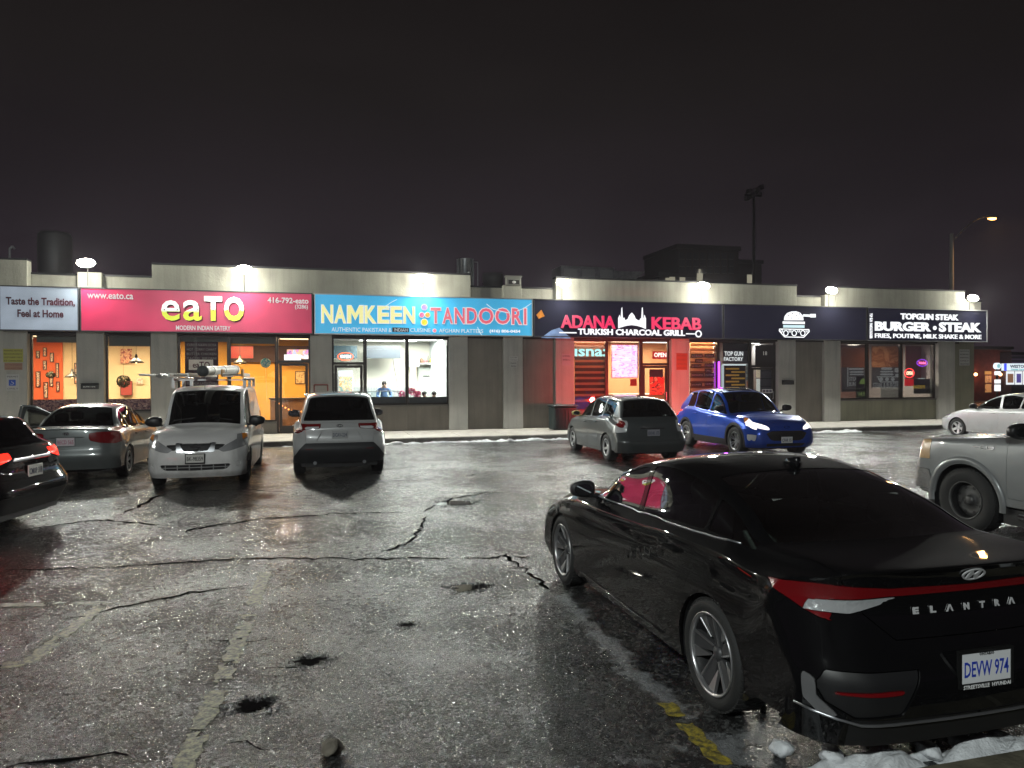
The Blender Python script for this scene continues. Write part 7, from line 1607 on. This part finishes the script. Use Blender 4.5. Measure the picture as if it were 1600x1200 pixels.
# blue SUV
M_pb=paintmat('paint_blue',(.010,.075,.52),.3,.3,.12)
root,S,drs=put('blue_suv',SPEC_BLUE,11.02,15.30,-92.5,'bright blue SUV facing the lot with its headlights on','car',MM(paint=M_pb,glass_rear=M_gpriv,glass_front=M_gtint,alloy=mat('alloy_bright',(.6,.6,.62),.3,.9),red=M_redhot),end='front')
BL=root
plate(root,S,'front',-.02,.44,'CFHR 151',M_plw,M_plink)
p,n=S.at('top',2.75,.0); m=MB(); vs=[];nx=16
for i in range(nx+1):
    s_=2.18+1.5*i/nx
    for y in(-.56,-.28,0,.28,.56): q,nn=S.at('top',s_,y); vs.append((q.x+nn.x*.004,y,q.z+nn.z*.004))
m.smooth=True; m.add(vs,[(5*i+j,5*i+j+1,5*i+j+6,5*i+j+5) for i in range(nx) for j in range(4)]); m.build('sunroof',M_gloss,root)
badge_ring(root,S,'front',0,.745,.075,.03,M_gloss,'oval')
for sg in(1,-1):
    p,n=S.at('front',sg*.70,.80); w=Vector((p.x+.10,p.y,p.z)); 
    l=light('SPOT',(0,0,0),120,(1,.93,.78),.05,spot=110,blend=.7); l.parent=root; l.location=w; l.rotation_euler=(Vector((5,p.y*1.2,-.75))-Vector((0,p.y,0))).to_track_quat('-Z','Y').to_euler()
for sg in(1,-1):
    l=light('SPOT',(0,0,0),1000,(1,.035,.03),.12,spot=78,blend=.7); l.parent=root; l.location=(-4.585/2-.06,sg*.72,.95); l.rotation_euler=(Vector((-5,sg*.7,1.3))-Vector((0,sg*.7,.95))).to_track_quat('-Z','Y').to_euler()
# silver compact behind the pickup
M_p2=paintmat('paint_light_silver',(.55,.56,.57),.2,.35,.2)
root,S,drs=put('silver_sedan',SPEC_SILVER,20.95,19.95,91,'small light silver sedan parked beyond the pickup at right','car',MM(paint=M_p2,glass_rear=M_gtint),end='front')
# dark red car behind it
root,S,drs=put('dark_red_car',SPEC_REDCAR,26.2,27.0,20,'dark red car mostly hidden behind the light silver sedan','car',MM(paint=paintmat('paint_dark_red',(.10,.015,.012),.4,.35,.2),glass=M_gpriv,glass_rear=M_gpriv),.08,end='rear')
# pickup
M_pp=paintmat('paint_pickup',(.27,.28,.285),.25,.36,.4)
root,S,drs=put('pickup_truck',SPEC_PICKUP,7.87+1.0,7.40+.98,91,'silver pickup truck with steel wheels cut off by the right edge','pickup truck',MM(paint=M_pp,glass_rear=M_gtint,alloy=M_steel,amber=mat('lamp_pale_amber',(.62,.42,.24),.2,coat=1.,bump=.3,bscale=20),chrome=mat('chrome_worn',(.6,.6,.6),.25,.9)),.045,end='front')
p,n=S.at('side',1.30,1.10); e=empty('badge',p+n*.004); e.parent=root; e.rotation_euler=n.to_track_quat('-Y','Z').to_euler(); text('lettering','F-150',e,(0,-.003,0),M_chrome,size=.06,bold=.004,extrude=.004,width=.17,height=.045); m=MB(); m.box(-.20,-.09,-.008,0,-.008,.006); m.build('badge_bar',M_chrome,e)
m=MB(); 
vs=[];n_=26
for i in range(n_+1):
    t=math.pi*(-.04+1.08*i/n_)
    for r,o_ in((.475,.0),(.50,.03),(.545,.028),(.56,.0)):
        sx=.98-r*math.cos(t); sz=.40+r*math.sin(t); p,nn=S.at('side',sx,max(sz,.44)); vs.append((5.9/2-sx,p.y+o_,sz))
m.smooth=True; m.add(vs,[(4*i+j,4*i+j+1,4*i+j+5,4*i+j+4) for i in range(n_) for j in range(3)]); m.build('wheel_arch_flare',M_pp,root)
m=MB(); m.path([(1.2,1.02,.33),(-1.0,1.02,.33)],.04,10); m.path([(1.0,.8,.42),(1.0,1.02,.33)],.025); m.path([(-.8,.8,.42),(-.8,1.02,.33)],.025); m.build('side_step',M_chrome,root)
# black SUV driving off at left
DS=SPEC_DARKSUV
root,S,drs=put('black_suv',DS,-3.52,10.70,168,'black SUV cut off by the left edge with its tail light glowing','car',MM(paint=M_pblack,glass=M_gpriv,glass_rear=M_gpriv),end='rear')
plate(root,S,'rear',0,.80,'CMXP 318',mat('plate_white_old',(.6,.6,.6),.5),M_plink)
p,n=S.at('rear',.70,1.0); l=light('POINT',(0,0,0),4,(1,.05,.03),.08); l.parent=root; l.location=p+n*.15
# ---------------------------------------------------------------- behind and beyond
def lamp_post(loc,h,arm,azim,label,lit_=True,power=0,col=(1,.9,.75),to=None,name='street_lamp'):
    e=empty(name,loc,azim,label,'street lamp'); mp=mat('pole_concrete',(.45,.44,.43),.8,var=.1,vscale=2)
    m=MB(); m.smooth=True; m.tube((0,0,0),(0,0,h),.16,.10,n=14); m.build('pole',mp,e)
    m=MB(); m.smooth=True; q=[(arm*t,0,h-.5+1.6*math.sin(t*math.pi/2)) for t in np.linspace(0,1,9)]; m.path(q,.045,8); m.build('arm',mat('arm_aluminium',(.35,.35,.35),.4,.7),e)
    m=MB(); m.smooth=True; m.ball((arm+.25,0,h+1.12),(.42,.17,.11),14,8); hd=m.build('lamp_head',mat('lamp_head_grey',(.2,.2,.2),.5),e)
    m=MB(); m.smooth=True; m.ball((arm+.30,0,h+1.03),(.30,.14,.09),14,8); m.build('lamp_glass',mat('street_lamp_glass',(.8,.6,.4),.3,emit=(1.,.42,.10),es=12.) if lit_==1 else mat('fill_lamp_glass',(.8,.8,.8),.3,emit=(1.,.9,.72),es=25.),e)
    if power:
        w=Vector(loc)+Vector((math.cos(azim)*(arm+.3),math.sin(azim)*(arm+.3),h+.85)); light('SPOT',w,power,col,.22,to=to,spot=150,blend=.6,parent=None)
    return e
x,z=WP(1487,365,34.); xb,zb=WP(1550,348,34.)
lamp_post((x,34.,0),z,xb-x-.3,0.0,'concrete street lamp pole with a glowing orange head behind the right end of the mall',1,900,(1.,.55,.2),(x+4,30,0))
lamp_post((-9.,-8.,0),8.0,2.5,math.radians(35),'unseen white street lamp added behind the camera as fill light',2,FILLP,(.93,1.,.97),(2.5,8.,0.))  # unseen lamp, added to supply the light reaching the cars from behind

# --- rooftop plant
M_galv=mat('galvanised',(.30,.31,.32),.4,.7,var=.2,vscale=5); M_dk=mat('roof_dark_metal',(.10,.10,.105),.5,.5)
def roofat(px,py,y): return WP(px,py,y)
yr=D+4; x,z=roofat(86,404,yr); e=empty('exhaust_fan',(x,yr,5.0),0,'large round rooftop exhaust fan at the far left','roof fan','roof fans'); zt=roofat(86,364,yr)[1]-5
m=MB(); m.smooth=True; m.lathe([(.3,0),(.3,.45),(.50,.55),(.54,.60),(.54,zt-.12),(.48,zt),(0,zt)],n=28); m.build('drum',M_dk,e); m=MB(); m.box(-.5,.5,-.5,.5,0,.25); m.build('curb_box',M_dk,e)
x,z=roofat(727,405,yr); zt=z-5; e=empty('exhaust_fan',(x,yr,5.0),0,'square finned rooftop fan above the right end of the blue sign','roof fan','roof fans'); m=MB(); m.smooth=True; m.lathe([(.12,0),(.12,.3),(.30,.35),(.30,zt)],n=16); m.build('drum',M_galv,e)
for i in range(12): a=i*math.pi/6; m=MB(); m.box(-.015,.015,.30,.36,.35,zt); o=m.build('fin',M_galv,e); o.rotation_euler=(0,0,a)
m=MB(); m.path([(.34,0,zt-.1),(.52,0,zt-.1),(.52,0,.5),(.44,0,.42)],.02); m.build('bracket',M_galv,e)
x,z=roofat(770,428,yr); zt=z-5; e=empty('exhaust_fan',(x,yr,5.0),0,'low round drum vent left of the unlit box lamp','roof fan','roof fans'); m=MB(); m.smooth=True; m.lathe([(.40,0),(.40,zt*.7),(.43,zt*.72),(.43,zt),(.0,zt+.02)],n=24); m.build('drum',M_dk,e)
x0,z=roofat(869,418,D+5); x1=roofat(952,420,D+5)[0]; e=empty('rooftop_unit',((x0+x1)/2,D+5,5.0),0,'pale boxy rooftop air unit with a slanting duct above the Adana Kebab sign','air unit'); w=x1-x0; zt=z-5; m=MB(); m.bevbox(-w/2,w/2,-.6,.6,.15,zt,.02); m.build('casing',M_galv,e)
for i in range(3): m=MB(); q=-w/2+.15+i*w/3; m.box(q,q+w/3-.25,-.62,-.602,.3,zt-.12); m.build('panel',mat('unit_panel',(.36,.37,.38),.5,.4),e)
m=MB(); m.box(w*.25,w*.25+.25,-.625,-.603,.45,.60); m.build('vent',M_black,e); m=MB(); x2=roofat(1000,427,D+5)[0]-(x0+x1)/2; zr=roofat(1000,427,D+5)[1]-5; m.prism([(w/2,zt-.12),(x2,zr),(x2-.55,zr-.45),(w/2,.1)],-.5,.5); m.build('duct',M_galv,e)
x,z=roofat(15,389,yr); e=empty('vent_pipe',(x,yr,5.0),0,'thin bent vent pipe at the left end of the roof','vent pipe'); m=MB(); m.path([(0,0,0),(0,0,z-5),(.08,0,z-4.9),(.16,0,z-5)],.04); m.build('pipe',M_galv,e)
# --- buildings beyond
def tower(px0,px1,pyt,y,label,wins,steps=None,depth=14):
    x0,x1=WX(px0,y,430),WX(px1,y,430); zt=WP(px0,pyt,y)[1]; e=empty('apartment_building',((x0+x1)/2,y,0),0,label,'building'); w=x1-x0; mt=mat('far_concrete',(.05,.042,.046),.9)
    m=MB(); m.box(-w/2,w/2,0,depth,0,zt); m.build('wall',mt,e); 
    for (px,py,ww,hh,lit_) in wins:
        x,z=WP(px,py,y); m=MB(); m.box(-ww/2,ww/2,-.12,-.02,-hh/2,hh/2); m.build('window',emis('far_window_lit',(.8,.75,.55),.35) if lit_ else mat('far_window_dark',(.02,.02,.03),.3),e,(x-e.location.x,0,z))
    m=MB(); m.box(-w/2-.3,w/2+.3,-.3,depth,zt+.002,zt+.8); m.build('roof_edge',mat('far_roof',(.05,.045,.05),.9),e); return e
tower(1059,1154,388,120.,'dark apartment tower with few lit windows far behind the mall',[(1093,427,1.2,1.5,1),(1093,436,1.2,1.2,1),(1172,1000,.1,.1,0)][:2]+[(1065+i*11,400+j*11,1.1,1.2,0) for i in range(8) for j in range(3)])
tower(1120,1190,410,135.,'lower dark block right of the apartment tower',[(1172,433,1.5,1.0,1),(1172,438,1.5,1.0,1),(1172,443,1.5,1.0,1)])
tower(1030,1085,432,110.,'low block with three lit windows left of the apartment tower',[(1066,429.5+5,1.,1.8,1),(1050,437,1.,1.2,1),(1043,439,.8,1.,1)])
# stadium mast
y=80.; x,z=WP(1178,300,y); e=empty('floodlight_mast',(x,y,0),0,'tall unlit sports floodlight mast rising behind the roofs','light mast'); md=mat('mast_dark',(.05,.05,.05),.6); m=MB(); m.smooth=True; m.tube((0,0,0),(0,0,z),.32,.16,n=10); m.build('pole',md,e)
m=MB(); m.box(-1.3,1.1,-.15,.15,z-.5,z-.3); m.build('crossarm',md,e)
for i,(dx,dz) in enumerate(((-1.1,-.9),(-.4,-.6),(.3,.2),(.9,.6),(-.8,.0),(.6,-.3))): m=MB(); m.bevbox(dx-.28,dx+.28,-.5,.1,z+dz-.25,z+dz+.25,.06); m.build('lamp_head',M_dk,e)
# brick building and shop beyond the right end
yb2=46.; x0,x1=WX(1500,yb2),WX(1580,yb2); zt=WP(1550,546,yb2)[1]; e=empty('brick_building',((x0+x1)/2,yb2,0),0,'dark red brick building with tall orange lit windows beyond the mall','building'); w=x1-x0
M_brick=mat('brick_red',(.16,.035,.03),.85,var=.25,vscale=3); m=MB(); m.box(-w/2,w/2,0,10,0,zt); m.build('wall',M_brick,e); m=MB(); m.box(-w/2-.1,w/2+.1,-.15,10,zt+.002,zt+.25); m.build('roof_edge',M_dk,e)
def bw(e,px0,px1,py0,py1,mt,name='window'):
    x0=WX(px0,yb2,600);x1=WX(px1,yb2,600);z1=WP(px0,py0,yb2)[1];z0=WP(px0,py1,yb2)[1]; m=MB(); m.box(x0-e.location.x,x1-e.location.x,-.06,-.005,z0,z1); m.build(name,mt,e)
M_wo=emis('window_orange',(.75,.30,.07),.75); M_wo2=printmat('window_orange_b',[(.45,.17,.05),(.3,.10,.04),(.6,.28,.1)],3,.55)
bw(e,1538.5,1548,580,585,M_wo); bw(e,1539,1548,587,598,M_wo2); bw(e,1539,1548,600,613,M_wo2)
for px,py in((1524.5,585),(1563,585)):
    x,z=WP(px,py,yb2-.3); l=empty('wall_lamp',(x,yb2-.15,z),0,'small orange wall lamp on the brick building, '+('left' if px<1540 else 'right')+' of its windows','wall lamp'); m=MB(); m.smooth=True; m.ball((0,-.15,0),.13); m.build('globe',emis('lamp_orange',(1.,.5,.2),8.),l); m=MB(); m.box(-.05,.05,-.1,.14,-.05,.05); m.build('bracket',M_dk,l); light('POINT',(x,yb2-.75,z),18,(1.,.45,.2),.1,parent=l)
x0,x1=WX(1580,yb2-1),WX(1700,yb2-1); e=empty('shop_building',((x0+x1)/2,yb2-1,0),0,'low shop with a bright white and teal sign at the right edge','building'); w=x1-x0; zt2=WP(1590,550,yb2-1)[1]; m=MB(); m.box(-w/2+.02,w/2,0,9,0,zt2); m.build('wall',mat('shop_wall_dark',(.035,.03,.05),.8),e)
for i in range(5): m=MB(); m.box(-w/2,w/2,-.08,-.01,zt2-.35-i*.28,zt2-.23-i*.28); m.build('siding_board',mat('siding_violet',(.10,.06,.12),.6),e)
yy=yb2-1; 
e3,w3,h3=pnl('shop_sign',1570,1700,568,579,yy-.4,emis('sign_pale',(.75,.88,.95),1.1),'white and teal lit sign of the far shop at the right edge','sign',t=.3); tx(e3,'WESTON ORAL',1578,1622,570,575,yy-.4,mat('far_ink_blue',(.05,.08,.35),.5),.04); tx(e3,'Dental Care',1580,1600,576,578.5,yy-.4,mat('far_ink_teal',(.05,.55,.5),.5,emit=(.05,.5,.5),es=.6),.04); pnl('sign_mark',1569,1573,568,579,yy-.42,emis('mark_blue',(.05,.08,.8),1.5),parent=e3,t=.01)
for i,(a,b) in enumerate(((1573,1585),(1587,1597),(1599,1611))): e4,_,_=pnl('shop_window',a,b,580,601,yy-.12,emis('window_white_lit',(.8,.85,.88),1.1),t=.06,parent=e); pnl('window_poster',a+1.5,b-1.5,584,598,yy-.14,mat('far_poster_%d'%i,[(.25,.13,.08),(.10,.08,.3),(.2,.2,.2)][i],.5,emit=[(.25,.13,.08),(.10,.08,.3),(.2,.2,.2)][i],es=.8),parent=e,t=.01)
x,z=WP(1558,572,40.); e=empty('round_sign',(x,40.,0),0,'round white lit sign on a post with small lit boxes below','sign'); m=MB(); m.tube((0,0,0),(0,0,z),.08,n=8); m.build('post',M_dk,e); m=MB(); m.tube((0,-.12,z),(0,.12,z),.22,n=24); m.build('disc',emis('round_white',(.8,.92,1.),1.3),e)
m=MB(); m.tube((0,-.13,z),(0,-.121,z),.15,n=20); m.build('emblem',mat('emblem_teal',(.2,.5,.5),.5,emit=(.3,.6,.65),es=.9),e)
for i,(a,b) in enumerate(((580,586),(593,599),(601,611))): za=WP(1558,a,40.)[1]; zb=WP(1558,b,40.)[1]; m=MB(); m.box(-.13,.16,-.14,.10,zb,za); m.build('lit_box',emis('box_white',(.9,.93,.95),1.3),e)
# ---------------------------------------------------------------- damp night air
HZ=0.00045
m=MB(); m.box(-150,250,-45,230,-1.0,40); hz=m.mesh('haze',None) if False else None
me=bpy.data.meshes.new('haze'); me.from_pydata(m.v,[],m.f); vm=bpy.data.materials.new('night_air'); vm.use_nodes=True; nt=vm.node_tree; nt.nodes.clear(); o_=nt.nodes.new('ShaderNodeOutputMaterial'); pv=nt.nodes.new('ShaderNodeVolumePrincipled'); pv.inputs['Color'].default_value=(.92,.86,.95,1); pv.inputs['Density'].default_value=HZ; pv.inputs['Anisotropy'].default_value=.55; nt.links.new(pv.outputs[0],o_.inputs['Volume']); me.materials.append(vm); P(mobj('haze',me),kind='stuff')
